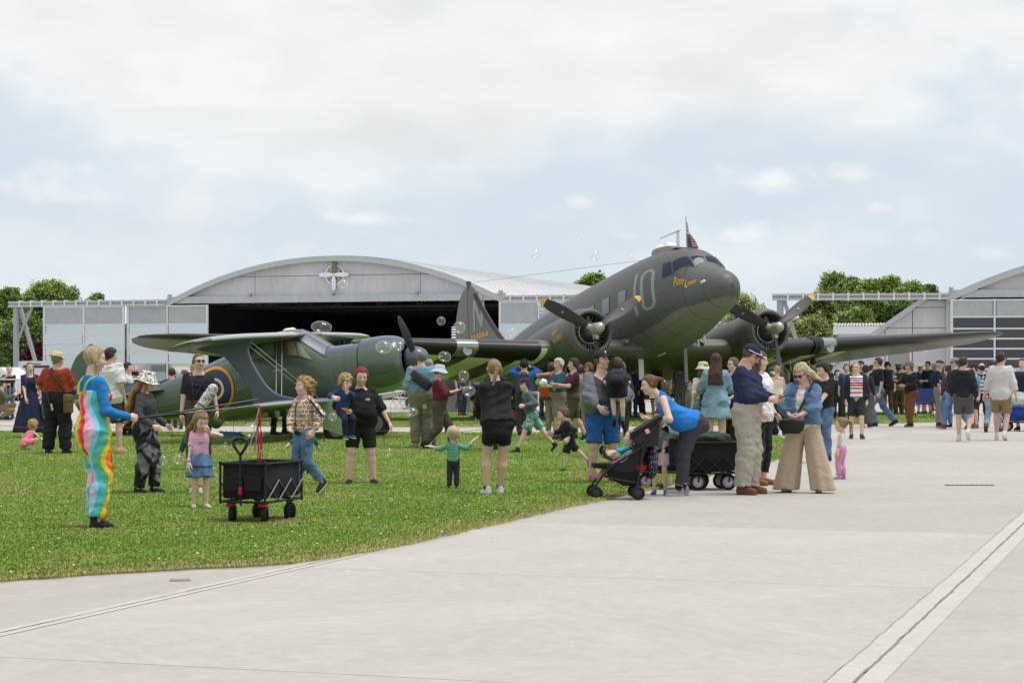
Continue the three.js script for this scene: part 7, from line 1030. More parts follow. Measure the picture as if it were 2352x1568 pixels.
{
  const p = person({ p: [1684, 822, 1050], kind: 'fem', yaw: -62, label: 'woman in black with tied brown hair and glasses holding a coffee cup', R: [-0.16, 1.22, 0.36], L: [0.14, 1.0, 0.2], hR: 'hold', hair: ['bunlow', '#7a5a3c'], skin: 3, glasses: ['#3a2a20', 1], top: { name: 'jacket', c: '#141416', sl: 0.7, off: 0.03, hem: -0.04 }, bottom: { c: '#101012', len: 0.97 } });
  held(p, 'coffee_cup', 'white paper coffee cup held near the long auburn hair', 'cup', [['cup', lathe([[0, -0.06], [0.03, -0.06], [0.042, 0.06], [0.0, 0.06]], 18).translate(-0.16 * p.s, 1.25 * p.s, 0.42 * p.s), mat('#d8cfc2', 0.7)], ['lid', lathe([[0, 0.075], [0.04, 0.072], [0.045, 0.058], [0, 0.058]], 18).translate(-0.16 * p.s, 1.25 * p.s, 0.42 * p.s), mat('#e6e3de', 0.5)]]);
}
{
  const p = person({ p: [1615, 832, 1046], kind: 'fem', yaw: -160, label: 'person in blue jeans and cream hat behind the woman in the denim dress', hat: ['bucket', '#c9bd98'], hair: ['bob', '#8a6a48'], top: { c: '#cfc8b4', sl: 0.5 }, bottom: { c: denimM, len: 0.97 } });
  backpack(p, 'black backpack with pink tassels beside the denim dress', '#1c191d', { w: 0.3, h: 0.42, d: 0.2, y: 0.2 });
}
{
  const p = P.navyman = person({ p: [1716, 787, 1135], yaw: 66, label: 'man in navy hooded jacket, blue cap and beige cargo trousers looking at his phone', head: [6, 26], R: [-0.10, 1.10, 0.30], L: [0.12, 1.10, 0.32], eR: [-0.6, -1, -0.6], eL: [0.6, -1, -0.5], hR: 'hold', hL: 'hold', tR: [0.2, 1, 0.2], FL: [0.10, 0.02, 0, 0, 12], FR: [-0.10, -0.02, 0, 0, -14], hair: ['crop', '#5c4a3c'], hat: ['cap', '#121a3c', null, '#5aa6d8'], skin: 0, glasses: ['#b5561a'], fat: 0.03, top: { name: 'hooded_jacket', c: '#1a2442', sl: 0.96, off: 0.035, hem: -0.02, hood: true, cuff: 0.02 }, bottom: { c: '#a9a296', len: 0.98, off: 0.045, flare: 0.01 }, shoes: ['#6b3f24', '#5a4130'] });
  for (const k of ['R', 'L']) p.child('cargo_pocket', (() => { const a = p.J['kn' + k].clone().lerp(p.Pv, 0.32), m = k === 'R' ? -1 : 1; return box(0.03, 0.2, 0.16, a.x + m * 0.105, a.y, a.z - 0.01, 0.012); })(), clothMat('#a39c90'));
  const c = V(-0.02, 1.12, 0.42).multiplyScalar(p.s); held(p, 'phone', 'black smartphone in the hand of the man in the navy jacket', 'phone', [['phone_body', box(0.075, 0.01, 0.15, 0, 0, 0, 0.004).rotateX(-0.35).translate(c.x, c.y, c.z), mat('#0b0b0c', 0.25)]]);
  p.child('cap_piping', new THREE.TorusGeometry(0.098, 0.005, 6, 30, 3.6).rotateX(Math.PI / 2).rotateY(-0.3).applyMatrix4(p.Mh.clone().multiply(new THREE.Matrix4().makeTranslation(0, 0.055, 0.02))), mat('#dfe3ea', 0.6));
}
{
  const p = person({ p: [1747, 806, 1114], kind: 'fem', yaw: 58, label: 'woman in white shirt and black trousers half hidden by the man in the navy jacket', L: [0.22, 0.92, 0.12], R: [-0.2, 0.95, 0.1], hair: ['bob', '#6a5036'], skin: 1, top: { c: '#d6d6d8', sl: 0.75, off: 0.035, hem: -0.1, flare: 0.02, cuff: 0.03 }, bottom: { c: '#121214', len: 0.9, off: 0.014 }, shoes: ['#8a5638', '#6a4530', 'sandal'] });
  p.child('watch', new THREE.TorusGeometry(0.03, 0.01, 8, 20).rotateX(1.4).translate(p.J.wrL.x, p.J.wrL.y, p.J.wrL.z), mat('#222', 0.4));
}
{
  const p = P.blonde = person({ p: [1846, 828, 1131], kind: 'fem', yaw: -24, bulk: 1.1, fat: 0.05, label: 'blonde woman in denim jacket and wide beige trousers looking into her black bag', head: [-14, 30], R: [-0.10, 1.02, 0.26], L: [0.03, 1.04, 0.29], eR: [-1, -0.5, -0.3], eL: [1, -0.5, -0.2], hL: 'hold', hR: 'hold', FL: [0.22, 0.02, 0, 0, 10], FR: [-0.2, 0.04, 0, 0, -10], hair: ['longside', '#d3c29c'], skin: 1, brow: 0.6, glasses: ['#0d0d0e'], tops: [{ name: 'blouse', c: '#d8d3c6', sl: 0.2, off: 0.022, hem: -0.09, scoop: 0.07 }, { name: 'denim_jacket', c: denimM, sl: 0.82, off: 0.04, hem: 0.0, open: 0.055, openX: 0.0, collar: true, cuff: 0.035 }], bottom: { c: '#b09d88', len: 0.97, off: 0.04, wide: true }, shoes: ['#6a4632', '#3c2a20', 'sandal'] });
  held(p, 'shoulder_bag', 'black half moon shoulder bag held open by the blonde woman', 'bag', [['bag', nets((x, y, z) => { let d = ell(x, y, z, -0.07 * p.s, 0.93 * p.s, 0.31 * p.s, 0.16, 0.145, 0.065); return smax(d, y - 0.985 * p.s, 0.02); }, [-0.26, 0.7, 0.18], [0.13, 1.02, 0.42], 0.012), mat('#0b0b0c', 0.6)], ['zip', [beam(V(-0.2 * p.s, 0.985 * p.s, 0.315 * p.s), V(0.06 * p.s, 0.99 * p.s, 0.315 * p.s), 0.01, 0.006)], mat('#9a9a9a', 0.3, { metalness: 0.6 })], ['strap', [inTorso(p, tube([V(-0.05, 0.06, 0.29), V(0.04, 0.26, 0.19), V(0.12, 0.47, 0.10), V(0.13, 0.53, -0.02), V(0.08, 0.40, -0.17), V(-0.06, 0.2, -0.19)], 0.019, 30, 6))], mat('#0d0d0e', 0.7)]]);
  p.child('wristband', new THREE.TorusGeometry(0.034, 0.008, 8, 20).rotateY(1.2).translate(p.J.wrL.x, p.J.wrL.y, p.J.wrL.z), mat('#2d5fa8', 0.5));
  for (const [x, y] of [[0.11, 0.40], [-0.11, 0.40]]) p.child('jacket_pocket', inTorso(p, box(0.10, 0.05, 0.02, 0, 0, 0, 0.008).rotateX(-0.1).translate(x, y, 0.162)), denimM);
}
{
  const p = P.blackpolo = person({ p: [1893, 829, 1062], yaw: -50, label: 'dark haired man in black polo shirt behind the blonde woman', head: [-6, 16], L: [0.16, 0.98, 0.34], R: [-0.14, 1.0, 0.3], eL: [0.7, -0.8, -0.4], hL: 'hold', hair: ['thick', '#17120f'], brow: 0.2, skin: 1, top: { c: '#101012', sl: 0.45, off: 0.024, hem: -0.06, collar: true }, bottom: { c: denimM, len: 0.96 } });
  const c = V(0.12, 0.90, 0.42).multiplyScalar(p.s); held(p, 'food_bag', 'clear food bag with an orange print in the hand of the man in black polo', 'bag', [['bag', nets((x, y, z) => ell(x, y, z, c.x, c.y, c.z, 0.09, 0.13, 0.05) - 0.015 * noise.noise(x * 16, y * 16, z * 16), [c.x - 0.15, c.y - 0.2, c.z - 0.1], [c.x + 0.15, c.y + 0.2, c.z + 0.1], 0.012), mat('#cfc4bc', 0.4)], ['print', [box(0.1, 0.09, 0.01, c.x, c.y - 0.04, c.z + 0.055, 0.004)], mat('#d0501c', 0.6)]]);
}
P.pinktrousers = person({ p: [1934, 955, 1101], kind: 'kid', yaw: -118, label: 'little girl in white vest and pink trousers with a ponytail', head: [16, 0], L: [0.26, 0.86, 0.04], R: [-0.26, 0.88, 0.06], FL: [0.08, 0.06], FR: [-0.09, -0.04], hair: ['pony', '#9a7c52'], skin: 1, top: { name: 'vest', c: '#dcdce2', sl: 0, off: 0.016, hem: 0.0, scoop: 0.06 }, bottom: { c: '#cf8fb0', len: 0.95, off: 0.04 }, shoes: ['#a98fc0', '#b9a3cc'] });
{
  const p = P.cream = person({ p: [1786, 839, 986], kind: 'fem', yaw: 160, label: 'woman in cream strappy dress with grey blonde hair pushing a cart', L: [0.2, 0.98, 0.3], R: [-0.2, 0.98, 0.32], hair: ['bunlow', '#a8977a'], skin: 1, top: { name: 'dress_top', c: '#cfc8b2', sl: 0, off: 0.018, hem: -0.02, neck: 0.40 }, bottom: { name: 'dress', c: '#cfc8b2', skirt: 0.22, r: 0.2 }, shoes: ['#a98c5c', '#a98c5c'] });
}
// ------------------------------------------------------------------ people further off
{
  const p = person({ p: [67, 832, 1008], kind: 'fem', yaw: 22, smile: true, label: 'smiling woman in long navy dress with two blond plaits', head: [10, 0], L: [0.27, 0.80, 0.1], R: [-0.12, 0.82, 0.26], hair: ['braids', '#a5854e'], skin: 3, top: { name: 'dress_top', c: '#131c3c', sl: 0.4, off: 0.02, hem: 0.05, scoop: 0.07 }, bottom: { name: 'dress', c: '#131c3c', skirt: 0.14, r: 0.33, pleats: 8 } });
  backpack(p, 'grey blue backpack worn by the woman in the navy dress', '#3c4854', { w: 0.34 });
  const c = V(0.3, 0.62, 0.12); held(p, 'cool_bag', 'blue and white patterned bag in the hand of the woman in navy', 'bag', [['bag', box(0.16, 0.34, 0.2, c.x, c.y, c.z, 0.04), printMat(print(64, 64, 0.12, 0.12, (x) => { x.fillStyle = '#1c2a44'; x.fillRect(0, 0, 64, 64); x.fillStyle = '#8fb4c8'; x.fillRect(8, 0, 10, 64); x.fillRect(40, 0, 6, 64); }))], ['handle', tube([V(c.x - 0.06, c.y + 0.16, c.z), V(c.x, c.y + 0.24, c.z), V(c.x + 0.06, c.y + 0.16, c.z)], 0.01), mat('#1c2a44', 0.8)]]);
}
person({ p: [62, 945, 1037], kind: 'kid', H: 0.92, yaw: 150, hip: 0.30, lean: 38, hipZ: -0.12, label: 'toddler in pink romper crouching on the grass', L: [0.25, 0.5, 0.3], R: [-0.62, 0.42, 0.12], eR: [-0.3, -0.2, -1], kL: [0.5, 0.4, 1], kR: [-0.5, 0.4, 1], FL: [0.16, 0.02], FR: [-0.16, 0.02], hair: ['curly', '#c2a068'], skin: 3, top: { name: 'romper', c: printMat(pinkT), sl: 0, off: 0.03, hem: -0.12 }, bottom: { c: printMat(pinkT), len: 0.3, off: 0.05 }, shoes: ['#b9a9a0', '#ccc'] });
{
  const p = P.orange = person({ p: [129, 811, 1047], yaw: 168, fat: 0.10, bulk: 1.12, label: 'stout man in rust orange tee shirt and cream trilby seen from behind', head: [-30, 4], L: [0.24, 1.02, 0.2], R: [-0.16, 1.02, 0.26], eL: [1, -0.4, -0.6], eR: [-1, -0.4, -0.6], FL: [0.16, 0], FR: [-0.16, 0], hair: ['short', '#8c8680'], hat: ['trilby', '#cdbf9c', '#15182c'], skin: 2, top: { c: '#8c3118', sl: 0.46, off: 0.03, hem: 0.06 }, bottom: { c: '#0f1116', len: 0.98, off: 0.05, top: 0.16 }, shoes: ['#121212', '#222'] });
  p.child('apron_band', inTorso(p, lathe([[0.175, 0.02], [0.18, 0.02], [0.182, 0.15], [0.175, 0.15]], 32).scale(1.25, 1, 1.05)), mat('#131418', 0.8));
  held(p, 'satchel', 'tan canvas satchel on a dark strap worn by the man in the trilby', 'bag', [['satchel', inTorso(p, box(0.09, 0.32, 0.26, -0.24, -0.05, -0.06, 0.03)), mat('#5d4a2c', 0.9)], ['flap', inTorso(p, box(0.1, 0.13, 0.27, -0.243, 0.05, -0.06, 0.03)), mat('#6a5534', 0.9)], ['strap', inTorso(p, tube([V(-0.23, 0.1, -0.1), V(-0.12, 0.3, -0.17), V(0.02, 0.47, -0.155), V(0.08, 0.55, -0.03), V(0.02, 0.42, 0.15), V(-0.2, 0.12, 0.16)], 0.022, 30, 6)), mat('#2e2c1e', 0.85)]]);
  held(p, 'monopod', 'black and silver camera stick hanging from the man in the trilby', 'stick', [['tube', inTorso(p, bar(V(0.10, 0.22, -0.2), V(0.0, -0.18, -0.22), 0.011)), mat('#161616', 0.5)], ['silver_end', inTorso(p, bar(V(0.0, -0.05, -0.217), V(-0.025, -0.16, -0.222), 0.016)), mat('#b8b8b8', 0.35, { metalness: 0.6 })]]);
}
person({ p: [252, 800, 1046], yaw: 158, label: 'tall dark haired man in loose white tee shirt and brown shorts', head: [-40, 4], L: [0.2, 0.98, 0.2], R: [-0.24, 0.9, 0.06], FL: [0.1, -0.06], FR: [-0.14, 0.06], hair: ['thick', '#241c17'], skin: 0, top: { c: '#cfcfcf', sl: 0.47, off: 0.045, hem: -0.1, flare: 0.02 }, bottom: { c: '#3f372e', len: 0.46, off: 0.035 }, shoes: ['#b98e72', '#8a6a50', 'sandal'] });
{
  const p = person({ p: [311, 839, 991], yaw: 8, fat: 0.06, label: 'grey haired man in navy polo holding up a phone', L: [0.10, 1.50, 0.34], R: [-0.12, 1.48, 0.34], eL: [1, -0.8, 0], eR: [-1, -0.8, 0], dL: [-0.1, 1, 0.1], dR: [0.1, 1, 0.1], hL: 'hold', hR: 'hold', hair: ['crop', '#b8b2aa'], skin: 0, top: { c: '#16204a', sl: 0.45, off: 0.025, hem: -0.06 }, bottom: { c: '#2b2b33', len: 0.47, off: 0.03 }, shoes: ['#1b2440', '#333'] });
  held(p, 'phone', 'dark phone held up in front of the face of the man in navy polo', 'phone', [['phone_body', box(0.17, 0.09, 0.012, 0, 1.57 * p.s, 0.37 * p.s, 0.005), mat('#0b0c10', 0.3)]]);
}
person({ p: [292, 832, 993], yaw: 80, label: 'dark haired person in white tee shirt beside the man with the phone', hair: ['thick', '#141110'], top: { c: '#c9c9cc', sl: 0.45 }, bottom: { c: '#1d2030', len: 0.97 } });
person({ p: [336, 850, 990], kind: 'fem', yaw: 190, label: 'person with dark tied hair behind the girl in the bucket hat', hair: ['bun', '#2b2622'], top: { c: '#23252b', sl: 0.9 }, bottom: { c: '#202020', len: 0.97 } });
{ const p = person({ p: [394, 844, 985], yaw: 178, label: 'man in slate blue jacket with a tan backpack photographing the hangar', L: [0.3, 1.3, 0.1], R: [0.0, 1.5, 0.3], hair: ['short', '#3a322c'], top: { name: 'jacket', c: '#2c4158', sl: 0.95 }, bottom: { c: '#2a2d33', len: 0.97 } }); backpack(p, 'tan backpack on the man in the slate blue jacket', '#8a6638', { w: 0.24, h: 0.36, strap: '#a88a58' }); }
person({ p: [423, 843, 987], yaw: 195, label: 'balding man in pale lilac shirt left of the bald man in sunglasses', hair: ['bald', '#8a7a6c'], skin: 0, top: { c: '#b8a6c4', sl: 0.5 }, bottom: { c: '#5a5a5a', len: 0.97 } });
person({ p: [445, 836, 975], kind: 'fem', yaw: 170, label: 'person in pink shirt partly hidden behind the bald man in sunglasses', hair: ['bob', '#b5a07a'], top: { c: '#c98ea6', sl: 0.5 }, bottom: { c: '#555', len: 0.97 } });
person({ p: [20, 839, 962], yaw: 24, label: 'bald man in black tee shirt with folded arms by the metal barrier', L: [-0.08, 1.14, 0.2], R: [-0.12, 1.42, 0.2], hair: ['crop', '#6a5a50'], skin: 0, top: { c: '#0f1013', sl: 0.45 }, bottom: { c: '#3c5468', len: 0.97 } });
person({ p: [4, 900, 966], H: 1.74, yaw: 96, hip: 0.36, lean: 10, hipZ: -0.1, label: 'kneeling man in camouflage jacket and dark cap at the left edge', L: [0.1, 0.75, 0.35], R: [-0.1, 0.75, 0.35], FL: [0.12, 0.1], FR: [-0.12, -0.05], hat: ['cap', '#14141a'], hair: ['short', '#443'], top: { name: 'jacket', c: '#4c5636', sl: 0.95 }, bottom: { c: '#7a6a52', len: 0.97 } });
person({ p: [627, 829, 1003], yaw: 100, label: 'person in dark trousers standing behind the biplane wing', hair: ['short', '#333'], top: { c: '#30343c', sl: 0.5 }, bottom: { c: '#131a30', len: 0.97 }, shoes: ['#111', '#222'] });
person({ p: [655, 832, 1001], yaw: 80, label: 'second person in black behind the biplane’s lower wing', hair: ['short', '#443322'], top: { c: '#1a1a1a', sl: 0.5 }, bottom: { c: '#0f1013', len: 0.97 }, shoes: ['#111', '#222'] });
person({ p: [1968, 829, 1008], yaw: -8, label: 'man in red, white and blue striped tee shirt with an open navy jacket', head: [-14, -2], FL: [0.12, 0.1], FR: [-0.11, -0.1], hair: ['crop', '#9a7a5a'], skin: 3, glasses: ['#8a8a8a', 1], tops: [{ c: printMat(stripeT), sl: 0.3, off: 0.03, hem: -0.09 }, { name: 'jacket', c: '#161a30', sl: 0.95, off: 0.045, hem: -0.09, open: 0.135 }], bottom: { c: '#1f2b30', len: 0.47, off: 0.04 }, shoes: ['#1c2026', '#8c7a66'] });
{ const p = person({ p: [2018, 815, 979], yaw: -86, ...walkL, FL: [0.07, 0.1], FR: [-0.07, -0.42, 0.05, 30], label: 'man in black tee shirt and jeans striding left with a black backpack', R: [-0.2, 1.1, 0.25], hair: ['thick', '#3b2a1e'], skin: 0, glasses: ['#111'], top: { c: '#111114', sl: 0.45, off: 0.02, hem: -0.05 }, bottom: { c: denimM, len: 0.98, off: 0.02 }, shoes: ['#2a211a', '#2a211a'] }); backpack(p, 'black backpack on the man striding in jeans', '#141519', { h: 0.5, w: 0.3, d: 0.2 }); }
{ const p = person({ p: [1990, 838, 983], yaw: 150, label: 'person in navy cap and grey trousers behind the man in the striped tee shirt', hat: ['capback', '#14182c'], hair: ['short', '#333'], top: { name: 'jacket', c: '#24262c', sl: 0.95 }, bottom: { c: '#565a50', len: 0.97, off: 0.04 } }); backpack(p, 'grey hiking pack behind the man in stripes', '#44464a', { h: 0.5, trim: '#8a8a88' }); }
person({ p: [1924, 850, 965], yaw: 6, label: 'dark jacketed man with a phone left of the striped tee shirt', L: [0.05, 1.2, 0.3], hair: ['short', '#3a2c20'], top: { name: 'jacket', c: '#15161a', sl: 0.95 }, bottom: { c: '#222', len: 0.97 } });
person({ p: [1945, 836, 968], yaw: -6, label: 'grey bearded man in blue shirt left of the striped tee shirt', hair: ['short', '#6a625a'], brow: 0.5, top: { c: '#26446c', sl: 0.6 }, bottom: { c: '#333', len: 0.97 } });
person({ p: [1978, 830, 962], yaw: 20, label: 'young man with curly dark hair behind the striped tee shirt', hair: ['curly', '#15110f'], top: { c: '#3a3d40', sl: 0.95 }, bottom: { c: '#333', len: 0.97 } });
{ const p = person({ p: [2065, 838, 955], yaw: 178, label: 'person in brown wartime uniform and peaked cap with a canvas harness', hat: ['officer', '#8a7a4c'], hair: ['crop', '#3a2a1c'], top: { name: 'uniform_jacket', c: '#4b4428', sl: 0.95, off: 0.035, hem: -0.04 }, bottom: { c: '#4b4428', len: 0.97, off: 0.04 }, shoes: ['#1a1612', '#1a1612'] });
  held(p, 'parachute_harness', 'khaki webbing harness and seat pack on the uniformed back', 'harness', [['seat_pack', inTorso(p, box(0.3, 0.26, 0.1, 0, 0.06, -0.19, 0.04)), mat('#7a7148', 0.9)], ['webbing', [inTorso(p, beam(V(-0.13, 0.5, -0.125), V(0.09, 0.14, -0.165), 0.035, 0.012)), inTorso(p, beam(V(0.13, 0.5, -0.125), V(-0.09, 0.14, -0.17), 0.035, 0.012))], mat('#a39a70', 0.9)]]); }
{ const p = person({ p: [2094, 829, 981], yaw: -64, lean: 6, label: 'curly grey haired man in black blazer and tan trousers', L: [0.1, 1.1, 0.3], R: [-0.15, 1.22, 0.36], hR: 'hold', FL: [0.06, 0.1], FR: [-0.07, -0.04], hair: ['curly', '#6f6c68'], skin: 2, top: { name: 'blazer', c: '#0e0f10', sl: 0.96, off: 0.035, hem: -0.12 }, bottom: { c: '#6b4520', len: 0.97, off: 0.03 }, shoes: ['#161616', '#9c9488'] });
  held(p, 'coffee_cup', 'maroon and white coffee cup held by the man in the black blazer', 'cup', [['cup', lathe([[0, -0.08], [0.034, -0.08], [0.045, 0.06], [0, 0.06]], 16).translate(-0.15 * p.s, 1.27 * p.s, 0.42 * p.s), mat('#4a1a20', 0.6)], ['lid', lathe([[0, 0.08], [0.044, 0.076], [0.048, 0.058], [0, 0.058]], 16).translate(-0.15 * p.s, 1.27 * p.s, 0.42 * p.s), mat('#d9d5cf', 0.5)]]); }
{ const p = person({ p: [2132, 829, 953], yaw: -50, label: 'bearded man in teal polo shirt and black shorts near the grey door', L: [0.0, 1.1, 0.25], R: [-0.05, 1.08, 0.25], hair: ['short', '#3a2c20'], top: { c: '#14363f', sl: 0.48 }, bottom: { c: '#0f0f10', len: 0.48, off: 0.04 } }); backpack(p, 'black backpack on the man in the teal polo', '#121215'); }
person({ p: [2116, 834, 951], kind: 'fem', yaw: 30, label: 'person in cream straw hat beside the man in the teal polo', hat: ['straw', '#d8cdb0'], hair: ['bob', '#8a7a66'], top: { c: '#2a3a44', sl: 0.5 }, bottom: { c: '#2a2a2e', len: 0.48 } });
person({ p: [2040, 831, 957], yaw: -20, head: [0, 30], label: 'dark haired man looking down left of the uniformed person', hair: ['thick', '#120f0d'], skin: 2, top: { c: '#3c6c8c', sl: 0.5 }, bottom: { c: '#4a3a2c', len: 0.97 } });
{ const p = person({ p: [2160, 826, 980], yaw: 62, fat: 0.05, label: 'older man in navy polo and black veteran cap with a camera at his hip', R: [-0.24, 0.82, 0.1], hair: ['short', '#c9c4bc'], hat: ['cap', '#0f1014', null, '#a98a2a'], skin: 0, top: { c: '#141b38', sl: 0.48, off: 0.025, hem: -0.06, collar: true }, bottom: { c: '#8c8a84', len: 0.97, off: 0.035 }, shoes: ['#15151a', '#ddd'] }); cameraFor(p, V(0.1, 1.02, 0.30).multiplyScalar(p.s), 'black camera hanging at the waist of the man in the veteran cap'); }
person({ p: [2194, 816, 986], yaw: -70, label: 'man in dark jacket, jeans and a grey and black baseball cap', ...walkR, hair: ['short', '#3a3028'], hat: ['cap', '#8a8e96'], glasses: ['#111'], top: { name: 'jacket', c: '#222128', sl: 0.96, off: 0.035, hem: -0.05 }, bottom: { c: denimM, len: 0.97 }, shoes: ['#5a3a26', '#c0b8ac'] });
person({ p: [2178, 838, 982], yaw: 210, kind: 'fem', label: 'person in purple grey fleece between the veteran cap and the dark jacket', hair: ['bun', '#4a2c1c'], R: [-0.1, 1.25, 0.3], top: { name: 'fleece', c: '#3a3444', sl: 0.95 }, bottom: { c: denimM, len: 0.97 } });
person({ p: [2213, 818, 1014], yaw: 164, label: 'man in black hooded top and grey shorts walking away', head: [-30, 0], L: [0.2, 0.92, 0.08], R: [-0.2, 0.92, 0.08], FL: [0.08, 0.02], FR: [-0.12, -0.2, 0.12, 45], hair: ['short', '#3c2c20'], skin: 0, top: { name: 'hooded_top', c: '#15171e', sl: 0.97, off: 0.03, hem: -0.03, hood: true }, bottom: { c: '#4c4c4c', len: 0.42, off: 0.04, flare: 0.01 }, shoes: ['#c9c6c0', '#e0ddd6'] });
person({ p: [2238, 836, 984], yaw: -60, label: 'man in black cap and navy shorts behind the grey shorts', hat: ['cap', '#121316'], hair: ['short', '#333'], top: { c: '#6a92b4', sl: 0.5 }, bottom: { c: '#1a2036', len: 0.47, off: 0.04 }, shoes: ['#6a4630', '#888'] });
{ const p = person({ p: [2256, 829, 982], yaw: 184, label: 'man in black with a large dark grey backpack seen from behind', ...walkL, hair: ['bald', '#2c2622'], top: { name: 'jacket', c: '#131316', sl: 0.96 }, bottom: { c: '#16161a', len: 0.97 } }); backpack(p, 'large dark grey backpack between the plaid shirt and the black hooded top', '#34363c', { h: 0.52, w: 0.34, d: 0.18 }); }
person({ p: [2282, 822, 992], yaw: 150, label: 'man in black and white checked shirt and light jeans', ...walkR, hair: ['short', '#3a2a20'], top: { c: printMat(plaidT), sl: 0.95, off: 0.035, hem: -0.08 }, bottom: { c: lightDenimM, len: 0.97 }, shoes: ['#5a3824', '#4a3020'] });
{ const p = person({ p: [2300, 807, 1011], yaw: 158, label: 'man in loose white shirt, tan shorts and white trainers walking away', head: [-44, 0], L: [0.33, 0.84, 0.06], R: [-0.3, 0.86, 0.0], FL: [0.1, 0.16], FR: [-0.1, -0.16, 0.04, 25], hair: ['thick', '#35271e'], skin: 0, glasses: ['#111'], top: { c: '#cbc6c4', sl: 0.8, off: 0.03, hem: -0.12, flare: 0.015, collar: true }, bottom: { c: '#8b7458', len: 0.45, off: 0.04 }, shoes: ['#cfccc6', '#e2dfd8'] });
  const c = p.palm('L', 0.09, 0.05); held(p, 'paper_cup', 'small paper cup carried by the man in the loose white shirt', 'cup', [['cup', lathe([[0, -0.05], [0.028, -0.05], [0.04, 0.05], [0.037, 0.05], [0.025, -0.04]], 14).translate(c.x, c.y, c.z), mat('#c9a588', 0.7)]]); }
person({ p: [2349, 822, 990], yaw: -30, label: 'person in navy gilet over pale blue shirt at the right edge', L: [0.2, 1.0, 0.2], hair: ['short', '#6a5a4a'], tops: [{ c: '#8fb0d0', sl: 0.5, off: 0.02 }, { name: 'gilet', c: '#18213a', sl: 0, off: 0.05, hem: -0.05 }], bottom: { c: '#202430', len: 0.47 } });
// the crowd beyond, under and behind the large aircraft: each with its own look
{
  seed(515); const tops = [['#10131f', 'navy'], ['#1a1a1c', 'black'], ['#2c4a36', 'dark green'], ['#6a2430', 'wine red'], ['#7a7c80', 'grey'], ['#22406a', 'blue'], ['#c9c6c0', 'white'], ['#3b3226', 'brown'], ['#8a6a3a', 'mustard']], legs = [['#15171c', 'black trousers'], ['#2c3c58', 'jeans'], ['#5c594e', 'olive trousers'], ['#8a8270', 'beige trousers'], ['#33353a', 'grey shorts', 0.47]];
  const where = [[1058, 1062, 'right of the maroon polo shirt, legs seen under the wing'], [1092, 1066, ''], [1176, 958, ''], [1254, 960, ''], [1350, 957, ''], [1452, 962, ''], [1474, 957, ''], [1506, 960, ''], [1536, 956, ''], [1562, 961, ''], [1596, 955, ''], [1626, 957, ''], [1660, 958, ''], [1702, 956, ''], [1732, 963, ''], [1754, 960, ''], [1770, 955, ''], [1808, 958, ''], [1826, 962, ''], [1852, 956, ''], [1868, 960, ''], [1886, 954, ''], [1906, 957, ''], [1960, 951, ''], [2004, 949, ''], [2080, 947, ''], [2146, 944, ''], [2170, 946, ''], [1140, 938, ''], [938, 941, '']];
  const seen = new Set(), hairs = ['#2a211b', '#5a4632', '#8a7a68', '#17120f'], spot = (x) => (x < 1000 ? 'by the white chairs' : x < 1300 ? 'under the near wing' : x < 1480 ? 'below the near engine' : x < 1620 ? 'under the large aircraft’s belly' : x < 1760 ? 'by the far engine' : x < 1920 ? 'under the far wing' : 'by the sloping hangar wall');
  where.forEach(([x, fy], i) => { const y = fy > 1000 ? 958 + (i % 2) * 4 : fy, fem = rnd() < 0.35; let t, l, key; for (let k = 0; k < 40; k++) { t = tops[Math.floor(rnd() * tops.length)]; l = legs[Math.floor(rnd() * legs.length)]; key = t[1] + l[1] + spot(x); if (!seen.has(key)) break; } seen.add(key);
    person({ p: [x, 0, y], H: rr(1.6, 1.82), kind: fem ? 'fem' : 'male', yaw: rr(0, 360), label: (fem ? 'person with longer hair' : 'person') + ' in ' + t[1] + ' top and ' + l[1] + ' ' + spot(x), group: 'onlookers beyond the large aircraft', hair: [fem ? 'bob' : 'short', hairs[i % 4]], top: { c: t[0], sl: rnd() < 0.5 ? 0.5 : 0.95 }, bottom: { c: l[0], len: l[2] ?? 0.97 }, FL: [0.11, rr(-0.08, 0.08)], FR: [-0.11, rr(-0.08, 0.08)] }); });
}
